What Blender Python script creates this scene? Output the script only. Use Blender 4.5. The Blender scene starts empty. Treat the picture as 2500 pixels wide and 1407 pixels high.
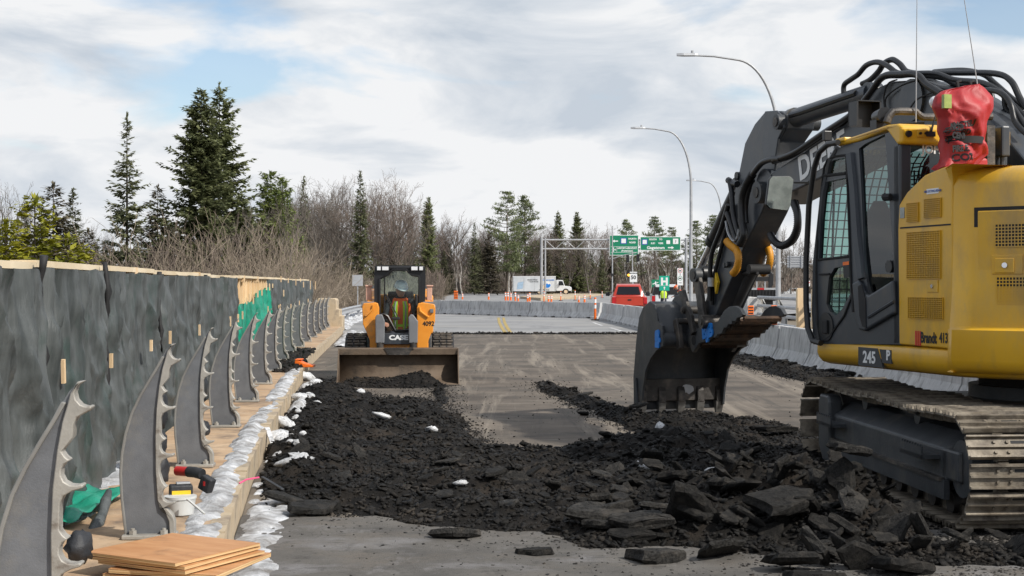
import bpy, math, random
import numpy as np
from mathutils import Vector, Matrix, Euler
random.seed(7); RNG = np.random.default_rng(11)
SC = bpy.context.scene
COL = SC.collection
R = math.radians

# ------------------------------------------------------------------ camera
F, H, UC, VH = 3472.0, 1.7, 1250.0, 700.0          # photo focal length (px), eye height (m), principal column, horizon row
cam_d = bpy.data.cameras.new("camera"); cam = bpy.data.objects.new("camera", cam_d); COL.objects.link(cam)
cam.location = (0, 0, H); cam.rotation_euler = (R(90), 0, 0)
cam_d.sensor_width = 36.0; cam_d.lens = 36.0 * F / 2500.0
cam_d.shift_y = -3.5 / 2500.0
cam_d.clip_start = 0.1; cam_d.clip_end = 6000
SC.camera = cam

# ------------------------------------------------------------------ sky
SUN_EL, SUN_AZ = R(41), R(127)                        # azimuth clockwise from +Y (the view direction)
world = bpy.data.worlds.new("World"); SC.world = world; world.use_nodes = True
nt = world.node_tree; nt.nodes.clear()
def N(t, **kw):
    n = nt.nodes.new(t)
    for k, v in kw.items(): setattr(n, k, v)
    return n
out = N("ShaderNodeOutputWorld"); mixs = N("ShaderNodeMixShader")
sky = N("ShaderNodeTexSky", sky_type='NISHITA', sun_disc=False, sun_elevation=SUN_EL, sun_rotation=SUN_AZ)
sky.air_density = 1.0; sky.dust_density = 1.2
bg1 = N("ShaderNodeBackground"); bg1.inputs[1].default_value = 0.15
nt.links.new(sky.outputs[0], bg1.inputs[0])
bg2 = N("ShaderNodeBackground"); bg2.inputs[1].default_value = 0.95
tc = N("ShaderNodeTexCoord")
def skynoise(scale, loc, detail, rough, dist):
    m = N("ShaderNodeMapping"); m.inputs['Scale'].default_value = scale; m.inputs['Location'].default_value = loc
    n = N("ShaderNodeTexNoise"); n.inputs['Scale'].default_value = 1.0
    n.inputs['Detail'].default_value = detail; n.inputs['Roughness'].default_value = rough; n.inputs['Distortion'].default_value = dist
    nt.links.new(tc.outputs['Generated'], m.inputs[0]); nt.links.new(m.outputs[0], n.inputs['Vector'])
    return n
def skyramp(src, stops):
    r = N("ShaderNodeValToRGB"); el = r.color_ramp.elements
    while len(el) < len(stops): el.new(0.5)
    for e, (p, c) in zip(el, stops): e.position = p; e.color = (*c, 1)
    nt.links.new(src, r.inputs[0]); return r
cover = skynoise((5.5, 5.5, 15), (2.35, 0.0, 4.13), 7, 0.50, 0.35)
mask = skyramp(cover.outputs['Fac'], [(0.40, (0.10,)*3), (0.52, (1,)*3)])
shade = skynoise((6.5, 6.5, 21), (7.1, 3.0, 1.2), 8, 0.54, 0.45)
ccol = skyramp(shade.outputs['Fac'], [(0.34, (0.60, 0.665, 0.745)), (0.46, (0.77, 0.81, 0.86)), (0.56, (0.945, 0.955, 0.97))])
nt.links.new(ccol.outputs[0], bg2.inputs[0])
sep = N("ShaderNodeSeparateXYZ"); nt.links.new(tc.outputs['Generated'], sep.inputs[0])
low = N("ShaderNodeMapRange"); low.inputs[1].default_value = 0.07; low.inputs[2].default_value = 0.17; low.inputs[3].default_value = 0.16; low.inputs[4].default_value = 0.0; low.interpolation_type = 'SMOOTHSTEP'   # cloud decks overlap toward the horizon
nt.links.new(sep.outputs[2], low.inputs[0]); addc = N("ShaderNodeMath", operation='ADD'); nt.links.new(cover.outputs['Fac'], addc.inputs[0]); nt.links.new(low.outputs[0], addc.inputs[1]); nt.links.new(addc.outputs[0], mask.inputs[0])
nt.links.new(mask.outputs[0], mixs.inputs[0]); nt.links.new(bg1.outputs[0], mixs.inputs[1]); nt.links.new(bg2.outputs[0], mixs.inputs[2])
nt.links.new(mixs.outputs[0], out.inputs[0])

# ------------------------------------------------------------------ sun, exposure
sun_d = bpy.data.lights.new("sun", 'SUN'); sun_d.energy = 4.5; sun_d.angle = R(1.2); sun_d.color = (1.0, 0.95, 0.87)
sun = bpy.data.objects.new("sun", sun_d); COL.objects.link(sun)
sdir = Vector((math.sin(SUN_AZ)*math.cos(SUN_EL), math.cos(SUN_AZ)*math.cos(SUN_EL), math.sin(SUN_EL)))
sun.rotation_euler = (-sdir).to_track_quat('-Z', 'Y').to_euler(); sun.location = (20, -20, 30)
vs = SC.view_settings; vs.view_transform = 'Standard'; vs.look = 'None'; vs.exposure = 0.0; vs.gamma = 1.0; vs.use_curve_mapping = False
SC.cycles.max_bounces = 8; SC.cycles.transparent_max_bounces = 16; SC.cycles.use_denoising = True
SC.cycles.caustics_reflective = False; SC.cycles.caustics_refractive = False

# ------------------------------------------------------------------ helpers
def P(u, v, y):                       # photo pixel at depth y -> world point
    return Vector(((u-UC)*y/F, y, H-(v-VH)*y/F))
def G(u, v, z=0.0):                   # photo pixel lying on the level z -> world point
    y = F*(H-z)/(v-VH); return Vector(((u-UC)*y/F, y, z))

class MB:
    """collects geometry for one mesh object"""
    def __init__(s): s.v = []; s.f = []
    def add(s, vs, fs):
        o = len(s.v); s.v.extend([tuple(p) for p in vs]); s.f.extend([tuple(i+o for i in f) for f in fs]); return s
    def box(s, x0, x1, y0, y1, z0, z1):
        return s.add([(x0,y0,z0),(x1,y0,z0),(x1,y1,z0),(x0,y1,z0),(x0,y0,z1),(x1,y0,z1),(x1,y1,z1),(x0,y1,z1)],
                     [(3,2,1,0),(4,5,6,7),(0,1,5,4),(1,2,6,5),(2,3,7,6),(3,0,4,7)])
    def obox(s, c, size, rot=None):
        a, b, d = size[0]/2, size[1]/2, size[2]/2
        pts = [Vector(p) for p in ((-a,-b,-d),(a,-b,-d),(a,b,-d),(-a,b,-d),(-a,-b,d),(a,-b,d),(a,b,d),(-a,b,d))]
        if rot is not None: pts = [rot @ p for p in pts]
        c = Vector(c)
        return s.add([p+c for p in pts], [(3,2,1,0),(4,5,6,7),(0,1,5,4),(1,2,6,5),(2,3,7,6),(3,0,4,7)])
    def prism(s, poly, axis, a0, a1):
        area = sum(poly[i][0]*poly[(i+1)%len(poly)][1]-poly[(i+1)%len(poly)][0]*poly[i][1] for i in range(len(poly)))
        if area < 0: poly = poly[::-1]
        n = len(poly)
        if axis == 'x': f = lambda p, a: (a, p[0], p[1])
        elif axis == 'y': f = lambda p, a: (p[0], a, p[1])
        else: f = lambda p, a: (p[0], p[1], a)
        vs = [f(p, a0) for p in poly] + [f(p, a1) for p in poly]
        fs = [tuple(range(n-1, -1, -1)), tuple(range(n, 2*n))] + [(i, (i+1) % n, n+(i+1) % n, n+i) for i in range(n)]
        if axis == 'y': fs = [f[::-1] for f in fs]
        return s.add(vs, fs)
    def cyl(s, p0, p1, r0, r1=None, n=12, caps=True):
        r1 = r0 if r1 is None else r1
        p0, p1 = Vector(p0), Vector(p1); d = (p1-p0).normalized()
        a = d.orthogonal().normalized(); b = d.cross(a)
        vs = []
        for p, r in ((p0, r0), (p1, r1)):
            vs += [p + a*r*math.cos(2*math.pi*i/n) + b*r*math.sin(2*math.pi*i/n) for i in range(n)]
        fs = [(i, (i+1) % n, n+(i+1) % n, n+i) for i in range(n)]
        if caps: fs += [tuple(range(n-1, -1, -1)), tuple(range(n, 2*n))]
        return s.add(vs, fs)
    def tube(s, path, r, n=6, caps=True):
        path = [Vector(p) for p in path]; m = len(path); rs = r if isinstance(r, (list, tuple)) else [r]*m
        vs = []; nrm = None
        for i, p in enumerate(path):
            d = (path[min(i+1, m-1)]-path[max(i-1, 0)])
            d = d.normalized() if d.length > 1e-9 else Vector((0, 0, 1))
            nrm = d.orthogonal().normalized() if nrm is None else (nrm - d*nrm.dot(d)).normalized()
            b = d.cross(nrm)
            vs += [p + nrm*rs[i]*math.cos(2*math.pi*k/n) + b*rs[i]*math.sin(2*math.pi*k/n) for k in range(n)]
        fs = [(i*n+k, i*n+(k+1) % n, (i+1)*n+(k+1) % n, (i+1)*n+k) for i in range(m-1) for k in range(n)]
        if caps: fs += [tuple(range(n-1, -1, -1)), tuple(range((m-1)*n, m*n))]
        return s.add(vs, fs)
    def loft(s, rings, caps=True, closed=True):
        n = len(rings[0]); o = [p for r in rings for p in r]; m = len(rings)
        fs = [(i*n+k, i*n+(k+1) % n, (i+1)*n+(k+1) % n, (i+1)*n+k) for i in range(m-1) for k in range(n if closed else n-1)]
        if caps and closed: fs += [tuple(range(n-1, -1, -1)), tuple(range((m-1)*n, m*n))]
        return s.add(o, fs)
    def sheet(s, pts, nu, nv):
        return s.add(pts, [(j*nu+i, j*nu+i+1, (j+1)*nu+i+1, (j+1)*nu+i) for j in range(nv-1) for i in range(nu-1)])
    def ball(s, c, r, nu=12, nv=8, sc=(1,1,1)):
        c = Vector(c); rings = []
        for j in range(1, nv):
            t = math.pi*j/nv
            rings.append([c+Vector((r*sc[0]*math.sin(t)*math.cos(2*math.pi*i/nu), r*sc[1]*math.sin(t)*math.sin(2*math.pi*i/nu), -r*sc[2]*math.cos(t))) for i in range(nu)])
        return s.loft(rings)
    def xf(s, m):
        s.v = [tuple(m @ Vector(p)) for p in s.v]; return s
    def mesh(s, name, mats=None, smooth=None):
        me = bpy.data.meshes.new(name); me.from_pydata(s.v, [], s.f)
        finish(me, mats, smooth); return me
    def build(s, name, mat=None, parent=None, smooth=35, bevel=0, seg=2, solid=0):
        o = obj(name, s.mesh(name, mat, smooth), parent)
        if solid:
            m = o.modifiers.new("solid", 'SOLIDIFY'); m.thickness = solid; m.offset = 0
        if bevel:
            m = o.modifiers.new("bevel", 'BEVEL'); m.width = bevel; m.segments = seg; m.limit_method = 'ANGLE'; m.angle_limit = R(40)
        return o
def finish(me, mats=None, smooth=None):
    if mats is not None:
        for m in (mats if isinstance(mats, (list, tuple)) else [mats]): me.materials.append(MAT[m] if isinstance(m, str) else m)
    if smooth:
        me.polygons.foreach_set("use_smooth", np.ones(len(me.polygons), dtype=bool))
        if smooth < 180: me.set_sharp_from_angle(angle=R(smooth))
    me.update()
def npmesh(name, v, f, mat=None, smooth=None):
    """fast mesh from numpy arrays, all faces with the same corner count"""
    v = np.asarray(v, dtype=np.float32); f = np.asarray(f, dtype=np.int32)
    me = bpy.data.meshes.new(name); k = f.shape[1]
    me.vertices.add(len(v)); me.vertices.foreach_set("co", v.ravel())
    me.loops.add(f.size); me.loops.foreach_set("vertex_index", f.ravel())
    me.polygons.add(len(f)); me.polygons.foreach_set("loop_start", np.arange(len(f), dtype=np.int32)*k)
    me.polygons.foreach_set("loop_total", np.full(len(f), k, dtype=np.int32))
    me.update(calc_edges=True); finish(me, mat, smooth); return me
def obj(name, me, parent=None, loc=None, rot=None, scale=None):
    o = bpy.data.objects.new(name, me); COL.objects.link(o)
    if parent is not None: o.parent = parent
    if loc is not None: o.location = loc
    if rot is not None: o.rotation_euler = rot
    if scale is not None: o.scale = scale if isinstance(scale, (tuple, list, Vector)) else (scale,)*3
    return o
def tag(o, label=None, cat=None, group=None, kind=None):
    if label: o["label"] = label
    if cat: o["category"] = cat
    if group: o["group"] = group
    if kind: o["kind"] = kind
    return o
def thing(name, label, cat, loc=(0, 0, 0), rz=0.0, group=None):
    o = obj(name, None, None, loc, (0, 0, rz)); o.empty_display_size = 0.2
    return tag(o, label, cat, group)
def copy_tree(src, parent=None):
    c = src.copy(); COL.objects.link(c); c.parent = parent
    for ch in list(src.children): copy_tree(ch, c)
    return c

# value noise on numpy arrays
_tab = RNG.random((256, 256))
def vnoise(x, y):
    xi = np.floor(x).astype(int); yi = np.floor(y).astype(int); fx = x-xi; fy = y-yi
    fx = fx*fx*(3-2*fx); fy = fy*fy*(3-2*fy); a = _tab[xi & 255, yi & 255]; b = _tab[(xi+1) & 255, yi & 255]
    c = _tab[xi & 255, (yi+1) & 255]; d = _tab[(xi+1) & 255, (yi+1) & 255]
    return (a*(1-fx)+b*fx)*(1-fy)+(c*(1-fx)+d*fx)*fy
def fbm(x, y, o=5, gain=0.5):
    x = np.asarray(x, float); y = np.asarray(y, float); s = 0; a = 1.0; t = 0
    for k in range(o):
        s = s+a*vnoise(x*2**k+17.3*k, y*2**k+5.1*k); t += a; a *= gain
    return s/t
def inpoly(px, py, poly):
    ins = np.zeros(px.shape, bool); n = len(poly); j = n-1
    for i in range(n):
        xi, yi = poly[i]; xj, yj = poly[j]
        c = ((yi > py) != (yj > py)) & (px < (xj-xi)*(py-yi)/((yj-yi) or 1e-9)+xi); ins ^= c; j = i
    return ins
def polydist(px, py, poly, closed=True):
    d = np.full(px.shape, 1e9); n = len(poly)
    for i in range(n if closed else n-1):
        ax, ay = poly[i]; bx, by = poly[(i+1) % n]; ex, ey = bx-ax, by-ay
        t = np.clip(((px-ax)*ex+(py-ay)*ey)/(ex*ex+ey*ey+1e-12), 0, 1)
        d = np.minimum(d, np.hypot(px-ax-t*ex, py-ay-t*ey))
    return d

# lettering -> mesh
def text_mesh(s, size, depth=0.002, bold=0.0, align='CENTER', shear=0.0, sx=1.0):
    c = bpy.data.curves.new("lettering", 'FONT'); c.body = s; c.size = size; c.extrude = depth; c.offset = bold
    c.align_x = align; c.align_y = 'CENTER'; c.shear = shear; c.resolution_u = 3
    o = bpy.data.objects.new("lettering", c); me = bpy.data.meshes.new_from_object(o)
    bpy.data.objects.remove(o); bpy.data.curves.remove(c)
    if sx != 1.0: me.transform(Matrix.Diagonal((sx, 1, 1, 1)))
    return me
def lettering(s, size, mat, parent, origin, xdir, updir, depth=0.002, bold=0.0, align='CENTER', shear=0.0, sx=1.0, name="lettering"):
    me = text_mesh(s, size, depth, bold, align, shear, sx); me.materials.clear(); me.materials.append(MAT[mat])
    x = Vector(xdir).normalized(); y = Vector(updir); y = (y-x*y.dot(x)).normalized(); z = x.cross(y)
    m = Matrix((x, y, z)).transposed().to_4x4(); m.translation = Vector(origin); me.transform(m)
    return obj(name, me, parent)

# ------------------------------------------------------------------ materials
MAT = {}
def M(name, col, rough=0.6, metal=0.0, var=0.12, scale=4.0, bump=0.0, bscale=60.0, col2=None, stretch=(1, 1, 1),
      dirt=None, rnd=0.0, spec=0.5, detail=6, sub=None, coat=0.0, pos=(0.35, 0.65), transl=0.0):
    m = bpy.data.materials.new(name); m.use_nodes = True; t = m.node_tree; L = t.links.new
    b = t.nodes["Principled BSDF"]; b.inputs['Roughness'].default_value = rough; b.inputs['Metallic'].default_value = metal
    b.inputs['Specular IOR Level'].default_value = spec
    if coat: b.inputs['Coat Weight'].default_value = coat; b.inputs['Coat Roughness'].default_value = 0.12
    c = t.nodes.new("ShaderNodeTexCoord"); mp = t.nodes.new("ShaderNodeMapping"); mp.inputs['Scale'].default_value = stretch
    L(c.outputs['Object'], mp.inputs[0])
    def noise(sc, det=6, ro=0.6, vec=None):
        n = t.nodes.new("ShaderNodeTexNoise"); n.inputs['Scale'].default_value = sc; n.inputs['Detail'].default_value = det
        n.inputs['Roughness'].default_value = ro; L(vec or mp.outputs[0], n.inputs['Vector']); return n.outputs['Fac']
    def ramp(src, stops):
        r = t.nodes.new("ShaderNodeValToRGB"); el = r.color_ramp.elements
        while len(el) < len(stops): el.new(0.5)
        for e, (p, k) in zip(el, stops): e.position = p; e.color = (*k, 1)
        L(src, r.inputs[0]); return r.outputs[0]
    c2 = col2 or tuple(min(1, x*(1+var)) for x in col); c1 = col if col2 else tuple(x*(1-var) for x in col)
    res = ramp(noise(scale, detail), [(pos[0], c1), (pos[1], c2)])
    if dirt:
        dc, amt, dsc = dirt[:3]; dst = dirt[3] if len(dirt) > 3 else (1, 1, 1)
        dm = t.nodes.new("ShaderNodeMapping"); dm.inputs['Scale'].default_value = dst; L(c.outputs['Object'], dm.inputs[0])
        f = ramp(noise(dsc, 8, 0.65, dm.outputs[0]), [(0.62-amt*0.4, (0, 0, 0)), (0.80-amt*0.3, (1, 1, 1))])
        mx = t.nodes.new("ShaderNodeMixRGB"); L(f, mx.inputs[0]); L(res, mx.inputs[1]); mx.inputs[2].default_value = (*dc, 1); res = mx.outputs[0]
    if rnd:
        oi = t.nodes.new("ShaderNodeObjectInfo"); mr = t.nodes.new("ShaderNodeMapRange"); L(oi.outputs['Random'], mr.inputs[0])
        mr.inputs[3].default_value = 1-rnd; mr.inputs[4].default_value = 1+rnd
        hs = t.nodes.new("ShaderNodeHueSaturation"); L(mr.outputs[0], hs.inputs['Value']); L(res, hs.inputs['Color']); res = hs.outputs[0]
    L(res, b.inputs['Base Color'])
    if bump:
        bn = t.nodes.new("ShaderNodeBump"); bn.inputs['Strength'].default_value = min(1, bump); bn.inputs['Distance'].default_value = 0.02
        L(noise(bscale, 5, 0.7), bn.inputs['Height']); L(bn.outputs[0], b.inputs['Normal'])
    if transl:
        tr = t.nodes.new("ShaderNodeBsdfTranslucent"); L(res, tr.inputs[0]); ms = t.nodes.new("ShaderNodeMixShader"); ms.inputs[0].default_value = transl
        o = t.nodes["Material Output"]; L(b.outputs[0], ms.inputs[1]); L(tr.outputs[0], ms.inputs[2]); L(ms.outputs[0], o.inputs[0])
    MAT[name] = m; return m
def glass(name, tint, refl=0.12, rough=0.02):
    m = bpy.data.materials.new(name); m.use_nodes = True; t = m.node_tree; t.nodes.clear(); L = t.links.new
    o = t.nodes.new("ShaderNodeOutputMaterial"); a = t.nodes.new("ShaderNodeBsdfTransparent"); a.inputs[0].default_value = (*tint, 1)
    g = t.nodes.new("ShaderNodeBsdfGlossy"); g.inputs['Roughness'].default_value = rough
    lw = t.nodes.new("ShaderNodeLayerWeight"); pw = t.nodes.new("ShaderNodeMath"); pw.operation = 'POWER'; pw.inputs[1].default_value = 4.0; L(lw.outputs['Facing'], pw.inputs[0]); lw.inputs[0].default_value = 0.5
    ad = t.nodes.new("ShaderNodeMath"); ad.operation = 'MULTIPLY_ADD'; ad.inputs[1].default_value = 0.6; ad.inputs[2].default_value = refl*0.6; ad.use_clamp = True; L(pw.outputs[0], ad.inputs[0])
    mx = t.nodes.new("ShaderNodeMixShader"); L(ad.outputs[0], mx.inputs[0]); L(a.outputs[0], mx.inputs[1]); L(g.outputs[0], mx.inputs[2]); L(mx.outputs[0], o.inputs[0])
    MAT[name] = m; return m
def emit(name, col, st):
    m = bpy.data.materials.new(name); m.use_nodes = True; b = m.node_tree.nodes["Principled BSDF"]
    b.inputs['Base Color'].default_value = (*col, 1); b.inputs['Emission Color'].default_value = (*col, 1); b.inputs['Emission Strength'].default_value = st
    MAT[name] = m; return m

# setting
M('concrete', (0.41, 0.41, 0.41), 0.85, col2=(0.56, 0.558, 0.552), scale=2.0, bump=0.25, bscale=25, rnd=0.07, dirt=((0.17, 0.165, 0.155), 0.30, 2.2, (3.5, 3.5, 0.6)))
M('tan_concrete', (0.42, 0.33, 0.22), 0.9, col2=(0.52, 0.43, 0.31), scale=3, bump=0.3, bscale=30, dirt=((0.20, 0.16, 0.12), 0.32, 3.0))
M('ledge', (0.40, 0.26, 0.15), 0.9, col2=(0.52, 0.38, 0.25), scale=2.5, bump=0.25, bscale=40, dirt=((0.16, 0.12, 0.09), 0.38, 2.2))
M('asphalt', (0.115, 0.117, 0.120), 0.85, col2=(0.165, 0.168, 0.175), scale=0.5, bump=0.3, bscale=120, dirt=((0.085, 0.084, 0.082), 0.35, 0.25, (1, 3, 1)))
M('asphalt_far', (0.20, 0.20, 0.202), 0.85, col2=(0.27, 0.27, 0.272), scale=0.3, dirt=((0.30, 0.29, 0.27), 0.3, 0.12, (1, 3, 1)))
M('salted_asphalt', (0.075, 0.070, 0.064), 0.85, col2=(0.135, 0.125, 0.112), scale=1.3, bump=0.45, bscale=90, dirt=((0.22, 0.215, 0.22), 0.22, 0.9, (1, 1.6, 1)))
M('black_rubble', (0.0045, 0.0042, 0.004), 0.7, col2=(0.019, 0.017, 0.015), scale=9, bump=1.0, bscale=60, spec=0.14, dirt=((0.045, 0.036, 0.028), 0.32, 1.4))
M('asphalt_chip', (0.006, 0.0057, 0.0054), 0.62, col2=(0.024, 0.0225, 0.021), scale=2.2, bump=0.6, bscale=90, rnd=0.35, spec=0.2, dirt=((0.050, 0.042, 0.034), 0.30, 1.8))
M('asphalt_slab', (0.009, 0.0085, 0.008), 0.72, col2=(0.042, 0.040, 0.037), scale=22, bump=1.0, bscale=45, rnd=0.45, spec=0.2, dirt=((0.070, 0.062, 0.053), 0.26, 3.0))
M('snow', (0.44, 0.455, 0.48), 0.85, col2=(0.72, 0.735, 0.76), scale=10, bump=0.8, bscale=60, spec=.2, dirt=((0.20, 0.19, 0.18), 0.50, 4.0))
M('snow_dirty', (0.48, 0.49, 0.50), 0.75, col2=(0.74, 0.75, 0.77), scale=7, bump=0.6, bscale=30, rnd=0.15, dirt=((0.10, 0.10, 0.10), 0.30, 6.0))
M('soil', (0.10, 0.08, 0.055), 0.95, col2=(0.20, 0.165, 0.12), scale=0.4, bump=0.4, bscale=6, dirt=((0.55, 0.56, 0.58), 0.10, 0.06))
M('grass_dead', (0.24, 0.19, 0.11), 0.95, col2=(0.36, 0.30, 0.19), scale=0.5)
M('yellow_paint', (0.42, 0.30, 0.08), 0.8, var=0.25, scale=5, dirt=((0.14, 0.14, 0.14), 0.35, 5))
M('white_paint', (0.55, 0.55, 0.55), 0.8, var=0.2, scale=5, dirt=((0.16, 0.16, 0.16), 0.3, 4))
# metal, wood, cloth
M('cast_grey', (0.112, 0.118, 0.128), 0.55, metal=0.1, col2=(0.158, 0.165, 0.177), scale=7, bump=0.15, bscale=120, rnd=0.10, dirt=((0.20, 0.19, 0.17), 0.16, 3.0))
M('cast_sunlit', (0.30, 0.285, 0.255), 0.55, metal=0.2, col2=(0.42, 0.40, 0.36), scale=6, bump=0.15, bscale=60, rnd=0.08, dirt=((0.14, 0.11, 0.085), 0.24, 12.0))  # same casting in a paler tan: sunlight painted into its colour
M('cast_sunlit2', (0.19, 0.185, 0.175), 0.55, metal=0.15, col2=(0.25, 0.245, 0.23), scale=6, rnd=0.08)
M('galvanised', (0.33, 0.34, 0.355), 0.55, metal=0.35, col2=(0.43, 0.44, 0.455), scale=3, rnd=0.05)
M('lumber', (0.58, 0.40, 0.22), 0.75, col2=(0.74, 0.57, 0.37), scale=3, stretch=(1, 1, 0.2), bump=0.15, bscale=40, rnd=0.10)
M('lumber_top', (0.62, 0.50, 0.33), 0.75, col2=(0.78, 0.67, 0.49), scale=2.5, stretch=(1, 0.3, 1), rnd=0.05)
M('plywood', (0.44, 0.205, 0.080), 0.6, col2=(0.55, 0.29, 0.13), scale=2.5, stretch=(1, 5, 1), rnd=0.06, dirt=((0.22, 0.11, 0.05), 0.14, 3.5))
M('plywood_edge', (0.46, 0.28, 0.12), 0.8, col2=(0.74, 0.52, 0.28), scale=60, stretch=(0.02, 0.02, 3), pos=(0.42, 0.58))
M('tarp', (0.040, 0.047, 0.047), 0.5, col2=(0.100, 0.110, 0.110), scale=7.0, stretch=(1, 1.0, 0.14), bump=0.5, bscale=30, spec=0.5, dirt=((0.024, 0.052, 0.043), 0.24, 1.6))
M('tarp_seam', (0.012, 0.012, 0.013), 0.7)
M('green_tarp', (0.0, 0.19, 0.115), 0.45, col2=(0.005, 0.31, 0.20), scale=2.2, stretch=(1, 1, .4), bump=0.5, bscale=10)
M('black_cloth', (0.012, 0.013, 0.016), 0.6, col2=(0.03, 0.032, 0.037), scale=6, bump=0.5, bscale=12)
M('tool_yellow', (0.75, 0.48, 0.02), 0.5); M('tool_red', (0.45, 0.02, 0.02), 0.5); M('tub_plastic', (0.55, 0.56, 0.55), 0.5); M('pink', (0.8, 0.1, 0.25), 0.6)
M('safety_orange', (0.85, 0.16, 0.01), 0.5, var=0.08, rnd=0.08); M('sign_back', (0.36, 0.37, 0.39), 0.5, var=.06); M('reflective_white', (0.72, 0.72, 0.72), 0.5, var=0.06)
M('rubber', (0.014, 0.014, 0.015), 0.75, var=.3); M('black_paint', (0.012, 0.0125, 0.014), 0.4, var=.2)
# machines
M('deere_dark', (0.032, 0.038, 0.047), 0.38, col2=(0.045, 0.052, 0.062), scale=3, spec=0.5, dirt=((0.075, 0.070, 0.062), 0.22, 3.0, (1, 1, .5)), coat=.08)
M('worn_dark', (0.030, 0.034, 0.039), 0.5, col2=(0.052, 0.056, 0.061), scale=5, bump=.2, bscale=40, dirt=((0.11, 0.10, 0.085), 0.18, 4.0, (1, 1, .4)))
M('worn_steel', (0.035, 0.031, 0.028), 0.5, metal=.4, col2=(0.085, 0.078, 0.072), scale=5, bump=.3, bscale=50, dirt=((0.17, 0.14, 0.11), 0.22, 5.0))
M('rusty_steel', (0.030, 0.019, 0.013), 0.75, metal=.2, col2=(0.10, 0.055, 0.030), scale=7, bump=.5, bscale=40, dirt=((0.012, 0.010, 0.009), .35, 4))
M('deere_yellow', (0.64, 0.350, 0.014), 0.38, col2=(0.72, 0.41, 0.020), scale=1.5, spec=0.5, coat=.12, bump=.06, bscale=8, dirt=((0.36, 0.235, 0.075), 0.24, 1.6, (1, 1, .45)))
M('case_orange', (0.70, 0.245, 0.018), 0.42, col2=(0.78, 0.30, 0.03), scale=3, dirt=((0.33, 0.16, 0.05), 0.18, 4.0))
M('case_grey', (0.16, 0.165, 0.175), 0.5, var=.12); M('faded_sunlit_pink', (0.55, 0.33, 0.25), 0.6, var=.12, scale=8)  # pink: faded orange of the arm hump, with sunlight painted into the colour
M('track_shoe', (0.135, 0.110, 0.080), 0.6, metal=.3, col2=(0.27, 0.235, 0.185), scale=7, bump=.3, bscale=40, rnd=.15, dirt=((0.040, 0.031, 0.024), 0.46, 5.0))
M('tooth_steel', (0.10, 0.098, 0.095), 0.45, metal=.5, col2=(0.20, 0.195, 0.185), scale=9, bump=.2, bscale=50)
M('bucket_brown', (0.085, 0.058, 0.038), 0.7, metal=.15, col2=(0.185, 0.135, 0.092), scale=3, bump=.3, bscale=30, dirt=((0.045, 0.034, 0.026), 0.34, 3.0))
M('chrome', (0.75, 0.76, 0.80), 0.12, metal=1.0, var=.02); M('lamp_glass', (0.72, 0.73, 0.75), 0.15, var=.1, coat=.5); M('seat_black', (0.012, 0.012, 0.013), 0.7)
M('hose_orange', (0.62, 0.27, 0.015), 0.5, var=.15); M('logo_blue', (0.01, 0.19, 0.62), 0.45, var=.1); M('bag_red', (0.31, 0.016, 0.020), 0.55, col2=(0.42, 0.027, 0.031), scale=4, bump=.2, bscale=6)
M('window_film', (0.30, 0.36, 0.10), 0.3, var=.3, scale=9); M('mirror_dirty', (0.17, 0.19, 0.18), 0.25, metal=.25, col2=(0.30, 0.33, 0.31), scale=6, coat=.3)
glass('cab_glass', (0.50, 0.68, 0.64), 0.13); glass('dark_glass', (0.26, 0.33, 0.33), 0.14); glass('car_glass', (0.10, 0.12, 0.13), 0.16); glass('skid_glass', (0.84, 0.95, 0.93), 0.07)
# clothing
M('hardhat_white', (0.70, 0.72, 0.74), 0.35, var=.05); M('hardhat_orange', (0.85, 0.13, 0.02), 0.35, var=.05); M('vest_orange', (0.90, 0.14, 0.02), 0.7, var=.12); M('vest_lime', (0.52, 0.78, 0.04), 0.6, var=.1)
M('jacket_dark', (0.022, 0.022, 0.03), 0.8, var=.3); M('skin', (0.42, 0.24, 0.17), 0.55, var=.08); M('trousers', (0.02, 0.024, 0.035), 0.8, var=.3)
# signs and cars
M('sign_green', (0.0, 0.19, 0.095), 0.45, var=.06); M('sign_teal', (0.0, 0.36, 0.24), 0.45, var=.05); M('sign_blue', (0.02, 0.09, 0.36), 0.45); M('sign_white', (0.75, 0.76, 0.76), 0.45, var=.03); M('sign_black', (0.008, 0.008, 0.01), 0.5); M('sign_red', (0.55, 0.015, 0.02), 0.45)
M('car_red', (0.46, 0.032, 0.010), 0.28, var=.05, coat=.6); M('car_white', (0.66, 0.68, 0.70), 0.3, var=.04, coat=.5); M('tail_red', (0.45, 0.008, 0.012), 0.3); M('truck_panel', (0.50, 0.53, 0.56), 0.45, col2=(0.64, 0.66, 0.68), scale=.8); M('tan_box', (0.62, 0.48, 0.33), .6)
M('bumper_dark', (0.03, 0.031, 0.033), 0.5); emit('amber_lamp', (1.0, 0.45, 0.05), 1.5)
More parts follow.
